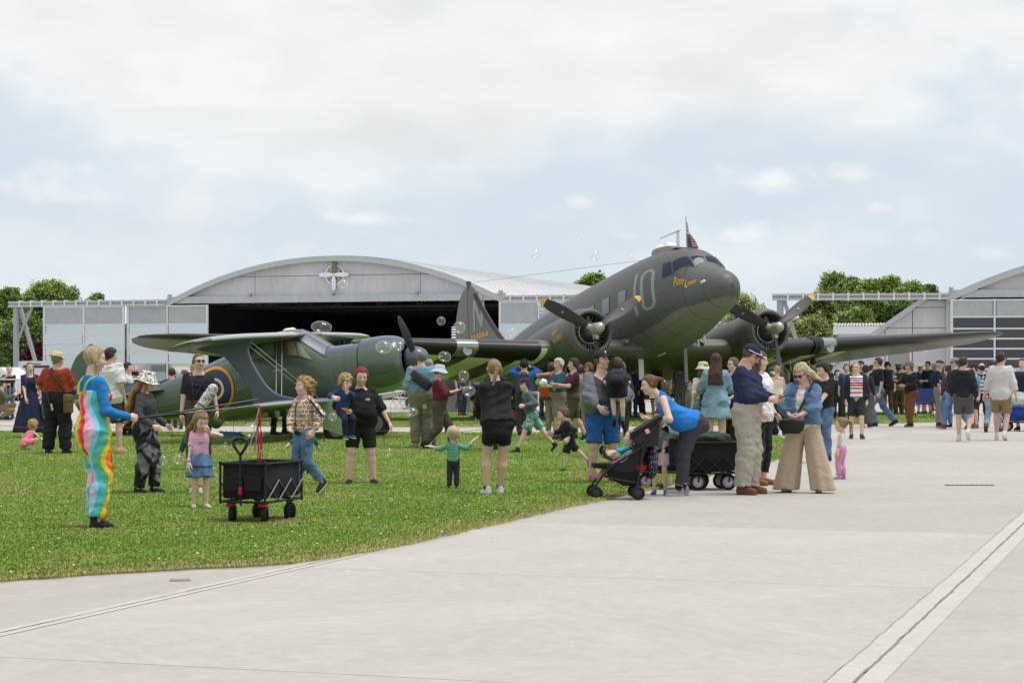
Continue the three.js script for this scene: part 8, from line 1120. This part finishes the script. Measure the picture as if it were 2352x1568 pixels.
// ------------------------------------------------------------------ things on the lawn
const blackM = mat('#0d0d0e', 0.55), clothBlack = mat('#121214', 0.85, { bumpMap: fabricBump, bumpScale: 0.003 }), steelM = mat([0.55, 0.55, 0.56], 0.3, { metalness: 0.7 });
{
  const h1 = P.wand.world(P.wand.palm('R', 0.07, 0.03)), t1 = PT(592, 917, 19.1), t2 = PT(596, 931, 19.0), h2 = P.wand.world(P.wand.palm('L', 0.07, 0.03));
  for (const [a, b, lb] of [[h1, t2, 'lower of the two long black and silver bubble wands'], [h2, t1, 'upper of the two long black and silver bubble wands']]) {
    const d = b.clone().sub(a).normalize(), t = thing('bubble_wand', lb, 'wand', a.clone()); const L = (k) => d.clone().multiplyScalar(k), len = a.distanceTo(b);
    mesh('grip', bar(L(-0.12), L(len * 0.38), 0.011), mat('#0e0e0f', 0.6), t); mesh('rod', bar(L(len * 0.38), L(len), 0.007), mat([0.13, 0.13, 0.14], 0.3, { metalness: 0.6 }), t); mesh('joint', bar(L(len * 0.375), L(len * 0.40), 0.016), blackM, t);
  }
  seed(44); const st = thing('wand_strings', 'red and white wet strings hanging from the bubble wand tips', 'string', t2.clone()), a = [], b = [];
  for (let i = 0; i < 12; i++) { const x = rr(-0.02, 0.02), z = rr(-0.02, 0.02), pts = [V(0, 0.0, 0)]; const n = 7, L = rr(0.38, 0.54); for (let k = 1; k <= n; k++) pts.push(V(x * k * 0.4 + rr(-0.008, 0.008) - (i % 3 === 0 ? 0.02 * k * 0.6 : 0), -L * k / n, z * k * 0.4)); (i % 3 ? a : b).push(tube(pts, 0.0042, 24, 5)); }
  mesh('red_string', a, mat('#a3262c', 0.7), st).userData.kind = 'stuff'; mesh('white_string', b, mat('#cfb8b6', 0.7), st).userData.kind = 'stuff';
}
function wheel(root, name, x, y, z, r, w, tyre, hub, yaw = 0) { const g = new THREE.Group(); g.name = name; g.position.set(x, y, z); g.rotation.y = yaw; root.add(g); const k = w / 2; mesh('tyre', lathe([[r * 0.68, -k], [r * 0.93, -k], [r, -k * 0.5], [r, k * 0.5], [r * 0.93, k], [r * 0.68, k]], 28).rotateZ(Math.PI / 2), tyre, g); mesh('hub', [lathe([[0, -k * 0.5], [r * 0.22, -k * 0.9], [r * 0.3, -k * 0.35], [r * 0.7, -k * 0.3], [r * 0.7, k * 0.3], [r * 0.3, k * 0.35], [r * 0.22, k * 0.9], [0, k * 0.5]], 24).rotateZ(Math.PI / 2)], hub, g); return g; }
function wagon(label, pos, yaw, o = {}) {
  const t = thing('folding_wagon', label, 'wagon', pos, yaw), w = o.w ?? 0.50, l = o.l ?? 0.84, y0 = 0.24, y1 = o.top ?? 0.62, fm = o.frame ?? blackM, cm = o.cloth ?? clothBlack, R = o.r ?? 0.088;
  const wall = (a, b) => surface((u, v) => { const p = a.clone().lerp(b, u); const s = Math.sin(u * Math.PI) * Math.sin(v * Math.PI) * 0.025 + 0.006 * noise.noise(u * 9, v * 5, a.x * 9 + a.z); const n = V(b.z - a.z, 0, a.x - b.x).normalize(); return V(p.x + n.x * s, lerp(y0, y1 - 0.01, v), p.z + n.z * s); }, 20, 12);
  const c = [V(-w / 2 + 0.02, 0, l / 2 - 0.02), V(w / 2 - 0.02, 0, l / 2 - 0.02), V(w / 2 - 0.02, 0, -l / 2 + 0.02), V(-w / 2 + 0.02, 0, -l / 2 + 0.02)];
  for (let i = 0; i < 4; i++) mesh('fabric_side', wall(c[(i + 1) % 4], c[i]), mat(cm.color.toArray(), 0.85, { side: THREE.DoubleSide, bumpMap: fabricBump, bumpScale: 0.003 }), t);
  mesh('fabric_floor', box(w - 0.04, 0.02, l - 0.04, 0, y0 + 0.01, 0, 0.008), cm, t);
  for (const [x, z] of [[-1, 1], [1, 1], [1, -1], [-1, -1]]) { mesh('corner_post', bar(V(x * w / 2, y0 - 0.05, z * l / 2), V(x * w / 2, y1 + 0.01, z * l / 2), 0.012), fm, t); mesh('post_cap', new THREE.SphereGeometry(0.017, 10, 8).translate(x * w / 2, y1 + 0.012, z * l / 2), fm, t); }
  for (const [a, b] of [[[-1, 1], [1, 1]], [[1, 1], [1, -1]], [[1, -1], [-1, -1]], [[-1, -1], [-1, 1]]]) { const A = V(a[0] * w / 2, y1, a[1] * l / 2), B = V(b[0] * w / 2, y1, b[1] * l / 2); mesh('top_roll', bar(A, B, 0.016), cm, t); mesh('bottom_rail', bar(A.clone().setY(y0 - 0.03), B.clone().setY(y0 - 0.03), 0.011), fm, t); }
  for (const x of [-1, 1]) for (let k = 0; k < 3; k++) { const z0 = lerp(-l / 2, l / 2, k / 3), z1 = lerp(-l / 2, l / 2, (k + 1) / 3); mesh('lattice_bar', bar(V(x * (w / 2 + 0.012), y0 - 0.02, z0), V(x * (w / 2 + 0.012), y0 + 0.17, z1), 0.007), o.lattice ?? steelM, t); mesh('lattice_bar', bar(V(x * (w / 2 + 0.018), y0 + 0.17, z0), V(x * (w / 2 + 0.018), y0 - 0.02, z1), 0.007), o.lattice ?? steelM, t); }
  for (const [x, z] of [[-1, 1], [1, 1], [1, -1], [-1, -1]]) { const wx = x * w * (o.track ?? 0.36), wz = z * (l / 2 - 0.12); wheel(t, 'wheel', wx, R, wz, R, 0.05, o.tyre ?? mat('#101011', 0.8), o.hub ?? mat('#161618', 0.5), z > 0 ? o.steer ?? 0.3 : 0); mesh('wheel_fork', [bar(V(wx, R, wz).add(V(0.035, 0, 0)), V(wx + 0.01, y0 - 0.03, wz + 0.02), 0.011), bar(V(wx, R, wz).add(V(-0.035, 0, 0)), V(wx - 0.01, y0 - 0.03, wz + 0.02), 0.011), box(0.07, 0.025, 0.06, wx, R * 2 + 0.02, wz + 0.01, 0.008)], fm, t); if (o.red && z > 0) mesh('red_brake', box(0.075, 0.035, 0.05, wx, R * 2 + 0.0, wz + 0.045, 0.01), mat('#a8122c', 0.4), t); }
  const hz = l / 2 + 0.035; if (o.handle !== false) { mesh('handle_bar', [bar(V(0, y0 - 0.06, hz), V(0, y1 + 0.10, hz + 0.01), 0.012), bar(V(0, y1 - 0.3, hz), V(0, y1 - 0.16, hz), 0.018)], fm, t); mesh('handle_grip', tube([V(0, y1 + 0.09, hz + 0.01), V(-0.035, y1 + 0.13, hz + 0.01), V(-0.072, y1 + 0.2, hz + 0.01), V(-0.045, y1 + 0.235, hz + 0.01), V(0.045, y1 + 0.235, hz + 0.01), V(0.072, y1 + 0.2, hz + 0.01), V(0.035, y1 + 0.13, hz + 0.01), V(0, y1 + 0.09, hz + 0.01)], 0.015, 60, 8), mat('#18181a', 0.6), t); if (o.red) mesh('red_lock', box(0.035, 0.07, 0.035, 0, y1 - 0.25, hz + 0.006, 0.01), mat('#a8122c', 0.4), t); }
  mesh('front_pocket', [box(0.18, 0.14, 0.02, -0.11, y0 + 0.14, l / 2 + 0.012, 0.009), box(0.18, 0.14, 0.02, 0.11, y0 + 0.14, l / 2 + 0.012, 0.009)].map((g) => g), cm, t).userData.kind = 'stuff';
  return t;
}
{
  const q = G(600, 1203); wagon('black folding wagon standing alone on the lawn with an upright handle', q.setY(0.02), -0.36, { red: true, w: 0.47, l: 0.76, top: 0.565, lattice: mat([0.12, 0.12, 0.125], 0.3, { metalness: 0.6 }) });
  const white = mat('#c9c9d0', 0.5);
  wagon('black wagon with white wheels half hidden behind the bending woman', G(1548, 1122).setY(0.0), 1.45, { hub: white, r: 0.1, steer: 0.1, handle: false, lattice: blackM, l: 0.9 });
  const w2 = wagon('black wagon with white wheels loaded with a dark green tarpaulin', G(1630, 1124).setY(0.0), 1.72, { hub: white, r: 0.1, steer: -0.3, handle: false, lattice: blackM, l: 0.62, top: 0.58 });
  const tarp = thing('tarpaulin', 'dark green bundle lying in the wagon with white wheels', 'tarpaulin', G(1630, 1124).setY(0.56), 1.72); mesh('bundle', nets((x, y, z) => ell(x, y, z, 0, 0.06, 0, 0.22, 0.09, 0.28) - 0.035 * noise.noise(x * 9, y * 14, z * 9), [-0.3, -0.1, -0.36], [0.3, 0.24, 0.36], 0.018), mat('#12301f', 0.75), tarp);
  const tp2 = thing('tarpaulin', 'grey green bundle in the wagon behind the bending woman', 'tarpaulin', G(1548, 1122).setY(0.6), 1.45); mesh('bundle', nets((x, y, z) => ell(x, y, z, 0, 0.05, 0, 0.2, 0.09, 0.36) - 0.035 * noise.noise(x * 9, y * 14, z * 9 + 4), [-0.3, -0.1, -0.45], [0.3, 0.22, 0.45], 0.018), mat('#3f5a4c', 0.8), tp2);
  const pr = bar(V(0, 0.5, 0.3), V(0.02, 0.8, 0.62), 0.012); mesh('pull_handle', pr, blackM, w2);
}
{ // pushchair: side outline taken in metres, z forward (to the left in the view)
  const t = thing('pushchair', 'black folding pushchair with a large hood, pushed by the bending woman', 'pushchair', G(1465, 1146).setY(0.005), -88 * DEG), q = (cx, cy) => [1.477 - 0.001248 * cx, 1.849 - 0.001248 * cy + 0.0], hw = 0.21;
  const panel = (pts, w, y) => { const g = extrude(pts.map(([a, b]) => q(a, b)), w, 0.01).rotateY(-Math.PI / 2); return g.translate(w / 2, 0, 0); };
  const at = (cx, cy, x) => { const [z, y] = q(cx, cy); return V(x, y, z); };
  // (extrude puts its x along +z after the turn)
  for (const k of [-1, 1]) {
    const x = k * hw;
    mesh('frame_tube', [tube([at(1390, 745, x), at(1330, 830, x), at(1210, 1000, x), at(920, 1190, x), at(780, 1360, x)], 0.014, 40, 8)], blackM, t);
    mesh('rear_leg', [bar(at(1225, 960, x), at(1160, 1370, x), 0.014), bar(at(870, 1275, x), at(1150, 1330, x), 0.010)], blackM, t);
    for (const d of [-0.035, 0.035]) { wheel(t, 'wheel', x + d, 0.076, q(1170, 0)[0], 0.076, 0.03, mat('#101011', 0.8), mat('#2a2a2c', 0.5)); wheel(t, 'wheel', x + d, 0.076, q(790, 0)[0], 0.076, 0.03, mat('#101011', 0.8), mat('#2a2a2c', 0.5)); }
    mesh('armrest_bar', tube([at(940, 1120, x), at(880, 1090, x), at(860, 1040, x * 0.95), at(880, 1010, x * 0.6), at(880, 1005, 0)], 0.02, 20, 8), mat('#1a1a1c', 0.7), t);
  }
  mesh('handle_bar', bar(at(1385, 745, -hw), at(1385, 745, hw), 0.017), mat('#101010', 0.7), t);
  const cl = mat('#17171a', 0.85, { bumpMap: fabricBump, bumpScale: 0.003, side: THREE.DoubleSide }), dark = mat('#0d0d0f', 0.9, { bumpMap: fabricBump, bumpScale: 0.003 });
  mesh('hood', [panel([[1120, 925], [1125, 885], [1365, 745], [1362, 790], [1350, 985], [1255, 1000], [1190, 985]], hw * 1.9)], mat('#232327', 0.85, { bumpMap: fabricBump, bumpScale: 0.003 }), t);
  mesh('hood_trim', [panel([[1112, 930], [1116, 888], [1372, 735], [1376, 765]], hw * 1.96)], dark, t);
  mesh('seat_back', [panel([[1190, 985], [1255, 1000], [1215, 1100], [1120, 1235], [1000, 1225], [890, 1195], [900, 1170], [1020, 1150], [1090, 1060]], hw * 1.8)], cl, t);
  mesh('footrest', [panel([[900, 1165], [780, 1165], [775, 1190], [890, 1200]], hw * 1.5)], dark, t);
  mesh('basket', [panel([[905, 1215], [1190, 1235], [1165, 1350], [1040, 1350], [930, 1290]], hw * 1.7)], mat('#101012', 0.95, { bumpMap: fabricBump, bumpScale: 0.004 }), t);
  mesh('fabric_tag', [panel([[1238, 858], [1258, 850], [1272, 872], [1250, 884]], hw * 2.02)], mat('#d9a0a8', 0.8), t);
  const lt = canvasTex(512, 192, (x) => { x.strokeStyle = '#d8d8d8'; x.lineWidth = 12; x.beginPath(); x.ellipse(256, 96, 236, 82, 0, 0, 7); x.stroke(); x.fillStyle = '#e2e2e2'; x.font = 'bold 104px serif'; x.textAlign = 'center'; x.fillText('GRACO', 256, 132, 380); });
  const e = (u, v) => { const a = at(1018, 1165, hw * 0.9 + 0.014), b = at(1135, 1055, hw * 0.9 + 0.014), up = at(985, 1125, hw * 0.9 + 0.014); return a.clone().lerp(b, u).add(up.sub(at(1018, 1165, hw * 0.9 + 0.014)).multiplyScalar(v)); };
  for (const k of [1, -1]) { const g = surface((u, v) => { const p = e(k < 0 ? u : 1 - u, v); p.x *= k < 0 ? -1 : 1; return p; }, 2, 2); mesh('maker_logo', g, mat([1, 1, 1], 0.7, { map: lt, transparent: true, alphaTest: 0.4, side: THREE.DoubleSide }), t); }
  const P0 = t.position.clone(), put = (name, label, cat, cx, cy, x, geo, m) => { const [z, y] = q(cx, cy), v = V(x, y, z).applyAxisAngle(V(0, 1, 0), -88 * DEG).add(P0), o = thing(name, label, cat, v, -88 * DEG); mesh('cloth', geo, m, o); return o; };
  put('red_jacket', 'orange red jacket hanging under the pushchair seat', 'jacket', 1185, 1190, -0.05, nets((x, y, z) => ell(x, y, z, 0, 0, 0, 0.17, 0.06, 0.13) - 0.03 * noise.noise(x * 12, y * 12, z * 12), [-0.25, -0.13, -0.22], [0.25, 0.13, 0.22], 0.014), mat('#c8321c', 0.8));
  put('changing_bag', 'dark patterned bag hanging behind the pushchair', 'bag', 1305, 1150, -0.02, nets((x, y, z) => ell(x, y, z, 0, 0, 0, 0.18, 0.18, 0.075) - 0.03 * noise.noise(x * 9, y * 9, z * 9), [-0.27, -0.26, -0.15], [0.27, 0.26, 0.15], 0.014), printMat(patternNavyT)); { const o = scene.children[scene.children.length - 1]; planarUV(o.children[0].geometry, (v) => v.z + v.x * 0.5, (v) => v.y); }
  person({ p: [1428, 0, 1146], H: 0.74, kind: 'kid', float: true, yaw: -84, hip: 1.16, lean: -26, label: 'baby in turquoise top sitting in the pushchair', head: [0, -6], L: [0.2, 1.42, 0.36], R: [-0.2, 1.44, 0.36], FL: [0.12, 0.72, 0.66, -20], FR: [-0.12, 0.72, 0.62, -20], hair: ['crop', '#c9a27a'], skin: 3, brow: 0.8, top: { c: '#3aa6ae', sl: 0.7, off: 0.03, hem: 0 }, bottom: { c: '#c07a9a', len: 0.95, off: 0.03 }, shoes: ['#d08aa0', '#d9a0b4'] });
}
{ // cart of the woman in cream, blue cart at the right edge
  const q = G(1792, 1000); wagon('tall black shopping cart pushed by the woman in cream', q, 0.2, { w: 0.4, l: 0.5, top: 0.86, r: 0.1, lattice: blackM, handle: false });
  wagon('bright blue folding cart with grey wheels at the right edge', G(2346, 990), 1.25, { cloth: mat('#1c3f96', 0.85), hub: mat('#b9b9b4', 0.5), r: 0.115, lattice: blackM, handle: false, top: 0.56 });
  const b = thing('beach_bag', 'pale blue bag with yellow flowers on top of the blue cart', 'bag', G(2346, 990).setY(0.55), 0.3); const m = printMat(print(128, 128, 0.25, 0.25, (x) => { seed(2); x.fillStyle = '#bcd6dc'; x.fillRect(0, 0, 128, 128); for (let i = 0; i < 9; i++) { x.fillStyle = i % 3 ? '#c9c23a' : '#6f9a4a'; x.beginPath(); x.ellipse(rnd() * 128, rnd() * 128, 14, 9, rnd() * 3, 0, 7); x.fill(); } })); const g = nets((x, y, z) => ell(x, y, z, 0, 0.2, 0, 0.28, 0.22, 0.24) - 0.04 * noise.noise(x * 7, y * 7, z * 7), [-0.4, -0.1, -0.36], [0.4, 0.5, 0.36], 0.02); planarUV(g, (v) => v.x + v.z, (v) => v.y); mesh('cloth', g, m, b);
}
// rope line on thin rods around the aircraft
{
  const rod = (x, y, h, label) => { const t = thing('rope_post', label, 'post', G(x, y).setY(0.01)); mesh('rod', bar(V(0, 0, 0), V(0, h, 0), 0.006, 0.006, 6), mat('#7a3428', 0.6), t); mesh('eye', new THREE.TorusGeometry(0.012, 0.004, 6, 12).translate(0, h, 0), mat('#8c3a2c', 0.6), t); return t.position.clone().setY(h); };
  const A = [[-30, 1012, 'left edge'], [176, 1012, 'by the man in the trilby'], [395, 1012, 'left of the boy in green'], [536, 1000, 'under the biplane wing'], [742, 1022, 'by the biplane wheel'], [882, 1032, 'beside the red haired woman'], [1107, 1028, 'beside the girl in black'], [1258, 1014, 'below the near engine']].map(([x, y, l]) => rod(x, y, 0.34, 'thin red brown rope post ' + l));
  const B = [[897, 990, 'behind the red haired woman'], [1064, 968, 'on the far grass strip'], [1190, 966, 'near the red machine'], [1400, 962, 'under the large aircraft'], [1720, 962, 'by the far engine'], [2035, 964, 'behind the man in jeans'], [2139, 966, 'near the blue chair']].map(([x, y, l]) => rod(x, y, 0.55, 'thin red rope post ' + l));
  for (const [L, label] of [[A, 'thin red rope strung low along the front lawn'], [B, 'thin red rope strung along the far grass strip']]) { const o = thing('boundary_rope', label, 'rope', L[0].clone()); for (let i = 0; i + 1 < L.length; i++) { const a = L[i].clone().sub(L[0]), b = L[i + 1].clone().sub(L[0]), m = a.clone().lerp(b, 0.5).add(V(0, -0.07, 0)); mesh('rope', tube([a, m, b], 0.0045, 14, 5), mat('#a8382c', 0.7), o); } }
}
{ // blue sheet on the grass
  const g = G(524, 1008), t = thing('groundsheet', 'crumpled blue groundsheet on the lawn under the biplane wing', 'sheet', g.setY(0.02)); mesh('sheet', surface((u, v) => V(lerp(-0.28, 0.28, u) * 1.0, 0.05 + 0.09 * Math.sin(v * Math.PI) * (0.7 + 0.5 * nz(u * 5, v * 5)) + 0.03 * nz(u * 14, v * 9) - (u < 0.03 || u > 0.97 || v < 0.03 || v > 0.97 ? 0.05 : 0), lerp(0.3, -0.3, v) + 0.04 * nz(u * 4, 2)), 40, 20), mat('#1f4f6c', 0.5, { side: THREE.DoubleSide }), t);
}
// boards, tables, chairs
function aboard(x, y, label, yaw) { const t = thing('display_board', label, 'board', G(x, y), yaw); const pl = mat('#d3d3d1', 0.5); for (const k of [1, -1]) { const f = mesh('panel', [box(0.64, 0.92, 0.03, 0, 0.47, 0, 0.012).rotateX(-k * 0.2).translate(0, 0, k * 0.22)], pl, t); mesh('handle', [tube([V(-0.09, 0.90, 0), V(-0.08, 1.02, 0), V(0.08, 1.02, 0), V(0.09, 0.90, 0)], 0.022, 20, 8)].map((q) => q.translate(0, 0, 0).rotateX(-k * 0.2).translate(0, 0, k * 0.22)), pl, f); mesh('hinge_mark', box(0.14, 0.016, 0.01, 0.0, 0.83, k * 0.02).rotateX(-k * 0.2).translate(0, 0, k * 0.22), mat('#222', 0.6), f); } return t; }
aboard(1576, 957, 'white plastic folding display board under the large aircraft', 0.35); aboard(1806, 962, 'white plastic display board behind the woman in cream', 0.6);
{
  const t = thing('trestle_table', 'white covered trestle table under the near wing', 'table', G(1052, 945), -0.1); mesh('table_cover', [box(1.1, 0.7, 0.6, 0, 0.36, 0, 0.02)], mat('#cfcfce', 0.7), t); mesh('table_top', box(1.16, 0.03, 0.66, 0, 0.725, 0, 0.01), mat('#d8d8d6', 0.5), t);
  for (let i = 0; i < 7; i++) { const c = thing('folding_chair', ['white folding chair nearest the trestle table', 'second white folding chair from the trestle table', 'third white folding chair from the trestle table', 'white folding chair in the middle of the row', 'third white folding chair from the wing tip', 'second white folding chair from the biplane wing tip', 'white folding chair nearest the biplane wing tip'][i], 'chair', G(985 - i * 13, 940 + (i % 2) * 3), 0.4 + i * 0.3, 'white folding chairs beyond the biplane'), m = mat('#d6d6d6', 0.5); for (const k of [-0.2, 0.2]) { mesh('leg', bar(V(k, 0, 0.2), V(k, 0.85, -0.2), 0.014), m, c); mesh('leg', bar(V(k, 0, -0.22), V(k, 0.45, 0.16), 0.014), m, c); } mesh('seat', box(0.38, 0.02, 0.36, 0, 0.45, 0.0, 0.008), m, c); mesh('backrest', box(0.38, 0.2, 0.02, 0, 0.74, -0.15, 0.008), m, c); }
  const bc = thing('camping_chair', 'blue camping chair behind the man in the black blazer', 'chair', G(2122, 962), -0.4), bm = mat('#1c2f66', 0.85, { side: THREE.DoubleSide }); mesh('seat', surface((u, v) => V(lerp(-0.27, 0.27, u), 0.42 - 0.05 * Math.sin(u * 3.14), lerp(0.25, -0.2, v)), 8, 6), bm, bc); mesh('backrest', surface((u, v) => V(lerp(-0.27, 0.27, u), lerp(0.42, 0.9, v), -0.2 - 0.2 * v - 0.04 * Math.sin(u * 3.14)), 8, 6), bm, bc); for (const k of [-0.27, 0.27]) { mesh('leg', bar(V(k, 0, 0.25), V(k, 0.6, -0.2), 0.012), blackM, bc); mesh('leg', bar(V(k, 0, -0.28), V(k, 0.58, 0.25), 0.012), blackM, bc); mesh('armrest', bar(V(k, 0.58, 0.25), V(k, 0.62, -0.25), 0.018), blackM, bc); }
  const gm = thing('generator', 'red and black portable machine under the near wing', 'machine', G(1176, 968), 0.2); mesh('engine_block', [box(0.34, 0.2, 0.3, 0, 0.42, 0, 0.05), bar(V(-0.1, 0.5, 0), V(0.12, 0.56, 0), 0.07)], mat('#15151a', 0.5), gm); mesh('red_housing', [box(0.42, 0.18, 0.34, 0, 0.22, 0, 0.04)], mat('#8c1418', 0.45), gm); mesh('frame', [tube([V(-0.24, 0.02, 0.2), V(-0.26, 0.6, 0.2), V(0.26, 0.6, 0.2), V(0.24, 0.02, 0.2)], 0.016, 30), tube([V(-0.24, 0.02, -0.2), V(-0.26, 0.6, -0.2), V(0.26, 0.6, -0.2), V(0.24, 0.02, -0.2)], 0.016, 30)], mat('#7a1216', 0.5), gm); wheel(gm, 'wheel', -0.26, 0.1, 0, 0.1, 0.06, mat('#111', 0.8), steelM); wheel(gm, 'wheel', 0.26, 0.1, 0, 0.1, 0.06, mat('#111', 0.8), steelM);
}
// vehicles and barrier at the left
{
  const t = thing('pickup_truck', 'silver and dark grey pickup truck seen from behind at the left', 'pickup truck', G(88, 918).setY(0), 0.1), paint = mat([0.42, 0.43, 0.45], 0.35, { metalness: 0.4, phys: true, clearcoat: 0.6 }), dk = mat([0.05, 0.053, 0.06], 0.4), gl = mat([0.03, 0.035, 0.04], 0.08);
  const prof = extrude([[-2.6, 0.55], [-2.62, 1.15], [-1.0, 1.18], [-0.75, 1.78], [0.7, 1.82], [1.35, 1.22], [2.5, 1.08], [2.6, 0.6], [2.5, 0.45], [-2.5, 0.45]], 1.62, 0.07).rotateY(-Math.PI / 2).translate(0.81, 0, 0); mesh('body', prof, paint, t);
  mesh('rear_window', box(1.25, 0.36, 0.05, 0, 1.48, 0.905, 0.02).rotateX(0).translate(0, 0, 0), gl, t).rotation.x = 0; mesh('tailgate', box(1.5, 0.5, 0.06, 0, 0.9, 2.68, 0.02), dk, t); mesh('bumper', box(1.66, 0.16, 0.14, 0, 0.52, 2.7, 0.04), paint, t); mesh('tailgate_top', box(1.6, 0.06, 0.1, 0, 1.18, 2.66, 0.02), paint, t); mesh('brake_light', box(0.4, 0.03, 0.03, 0, 1.74, 0.87, 0.01), mat('#7a1020', 0.3), t);
  t.children[0].rotation.y = Math.PI; for (const k of [-1, 1]) { mesh('tail_light', box(0.12, 0.3, 0.05, k * 0.78, 0.98, 2.67, 0.015), mat('#8a1018', 0.25), t); mesh('side_window', box(0.02, 0.36, 1.2, k * 0.885, 1.48, 0.1, 0.008), gl, t); for (const z of [1.6, -1.6]) wheel(t, 'wheel', k * 0.74, 0.36, z, 0.36, 0.24, mat('#101010', 0.85), steelM); }
  const c = thing('parked_car', 'white car parked at the far left behind the barrier', 'car', G(-8, 920).setY(0), 1.3); mesh('body', extrude([[-2.1, 0.4], [-2.15, 0.85], [-1.5, 0.98], [-0.9, 1.45], [0.7, 1.48], [1.5, 0.98], [2.1, 0.85], [2.15, 0.4]], 1.6, 0.08).rotateY(-Math.PI / 2).translate(0.8, 0, 0), mat([0.7, 0.7, 0.7], 0.3, { phys: true, clearcoat: 0.6 }), c); for (const k of [-1, 1]) { mesh('side_window', box(0.02, 0.34, 1.5, k * 0.885, 1.2, -0.1, 0.008), gl, c); for (const z of [1.3, -1.3]) wheel(c, 'wheel', k * 0.72, 0.32, z, 0.32, 0.22, mat('#101010', 0.85), steelM); }
  const d = thing('parked_car', 'dark blue car behind the glass doors and the white tee shirt', 'car', G(285, 913).setY(0), 1.5); mesh('body', extrude([[-2.1, 0.4], [-2.15, 0.85], [-1.5, 1.0], [-0.9, 1.5], [0.9, 1.52], [1.6, 1.0], [2.1, 0.85], [2.15, 0.4]], 1.6, 0.08).rotateY(-Math.PI / 2).translate(0.8, 0, 0), mat([0.05, 0.06, 0.09], 0.25, { phys: true, clearcoat: 0.8 }), d); for (const k of [-1, 1]) { mesh('side_window', box(0.02, 0.34, 1.6, k * 0.885, 1.24, 0, 0.008), mat([0.12, 0.14, 0.16], 0.08, { metalness: 0.3 }), d); for (const z of [1.3, -1.3]) wheel(d, 'wheel', k * 0.72, 0.32, z, 0.32, 0.22, mat('#101010', 0.85), steelM); }
  const b = thing('crowd_barrier', 'galvanised steel crowd barrier at the left edge', 'barrier', G(22, 965), 0.9), m = mat([0.5, 0.5, 0.5], 0.4, { metalness: 0.6 }); mesh('frame', tube([V(-1.1, 0.1, 0), V(-1.1, 1.0, 0), V(-1.0, 1.1, 0), V(1.0, 1.1, 0), V(1.1, 1.0, 0), V(1.1, 0.1, 0)], 0.02, 60, 8), m, b); mesh('bottom_rail', bar(V(-1.1, 0.2, 0), V(1.1, 0.2, 0), 0.018), m, b); for (let i = 0; i < 15; i++) mesh('upright', bar(V(-0.98 + i * 0.14, 0.2, 0), V(-0.98 + i * 0.14, 1.09, 0), 0.008), m, b); for (const k of [-0.9, 0.9]) mesh('foot', bar(V(k, 0.03, -0.3), V(k, 0.03, 0.3), 0.02), m, b);
}
// soap bubbles: thin films in the air
{
  const film = new THREE.MeshPhysicalMaterial({ color: 0xffffff, roughness: 0.02, transmission: 1, thickness: 0, ior: 1.75, iridescence: 1, iridescenceIOR: 1.35, iridescenceThicknessRange: [100, 420], side: THREE.DoubleSide }); film.specularIntensity = 1;
  const L = [[738, 751, 24, 14, 'flattened soap bubble floating over the biplane cabin roof'], [881, 797, 19, 15, 'large soap bubble in front of the biplane’s engine cowling'], [917, 795, 11, 11, 'soap bubble beside the biplane’s propeller blade'], [787, 652, 12, 11, 'soap bubble below the propeller emblem on the hangar'], [1013, 737, 10, 10, 'soap bubble before the dark hangar doorway left of the fin'], [1055, 752, 14, 14, 'soap bubble in front of the tail fin'], [1021, 819, 15, 12, 'soap bubble above the pale bucket hat'], [1065, 863, 12, 12, 'soap bubble right of the pale bucket hat'], [1077, 898, 15, 12, 'soap bubble right of the camera lens'], [1230, 583, 11, 11, 'soap bubble in the sky, first above the hangar roof'], [1367, 586, 12, 12, 'soap bubble in the sky left of the fuselage top'], [1448, 593, 8, 8, 'small soap bubble in the sky nearest the cockpit roof'], [1330, 546, 5, 5, 'highest tiny soap bubble in the sky'], [1175, 763, 11, 11, 'soap bubble at the wing root behind the fin'], [1244, 715, 7, 7, 'small soap bubble by the yellow blade tip'], [575, 988, 17, 17, 'large soap bubble left of the hanging strings'], [600, 997, 7, 7, 'small soap bubble right of the hanging strings'], [764, 957, 10, 10, 'soap bubble under the toddler’s shoe'], [375, 1057, 10, 11, 'soap bubble right of the acid washed trousers'], [409, 1055, 13, 12, 'soap bubble left of the girl in pink'], [516, 1021, 5, 5, 'tiny soap bubble near the blue groundsheet'], [893, 1038, 9, 9, 'soap bubble low over the lawn right of the red haired woman'], [945, 946, 15, 10, 'soap bubble left of the man in the pale blue shirt'], [1448, 908, 10, 11, 'soap bubble beside the large man’s elbow'], [975, 934, 5, 5, 'tiny soap bubble on the maroon polo shirt'], [940, 868, 5, 5, 'tiny soap bubble below the biplane’s cowling'], [1210, 1070, 4, 4, 'tiny soap bubble above the lawn by the running boys'], [700, 868, 3, 3, 'tiny soap bubble on the biplane’s flank']];
  seed(70); const geo = new THREE.SphereGeometry(1, 40, 28);
  for (const [x, y, rx, ry, lb] of L) { const d = y > 930 ? rr(19, 24) : rr(21, 31), o = mesh('soap_bubble', geo, film); o.position.copy(PT(x, y, d)); o.scale.set(rx / FPX * d, ry / FPX * d, (rx + ry) / 2 / FPX * d); o.rotation.z = rr(-0.2, 0.2); tag(o, lb, 'bubble', 'soap bubbles'); }
}
renderer.render(scene, camera);
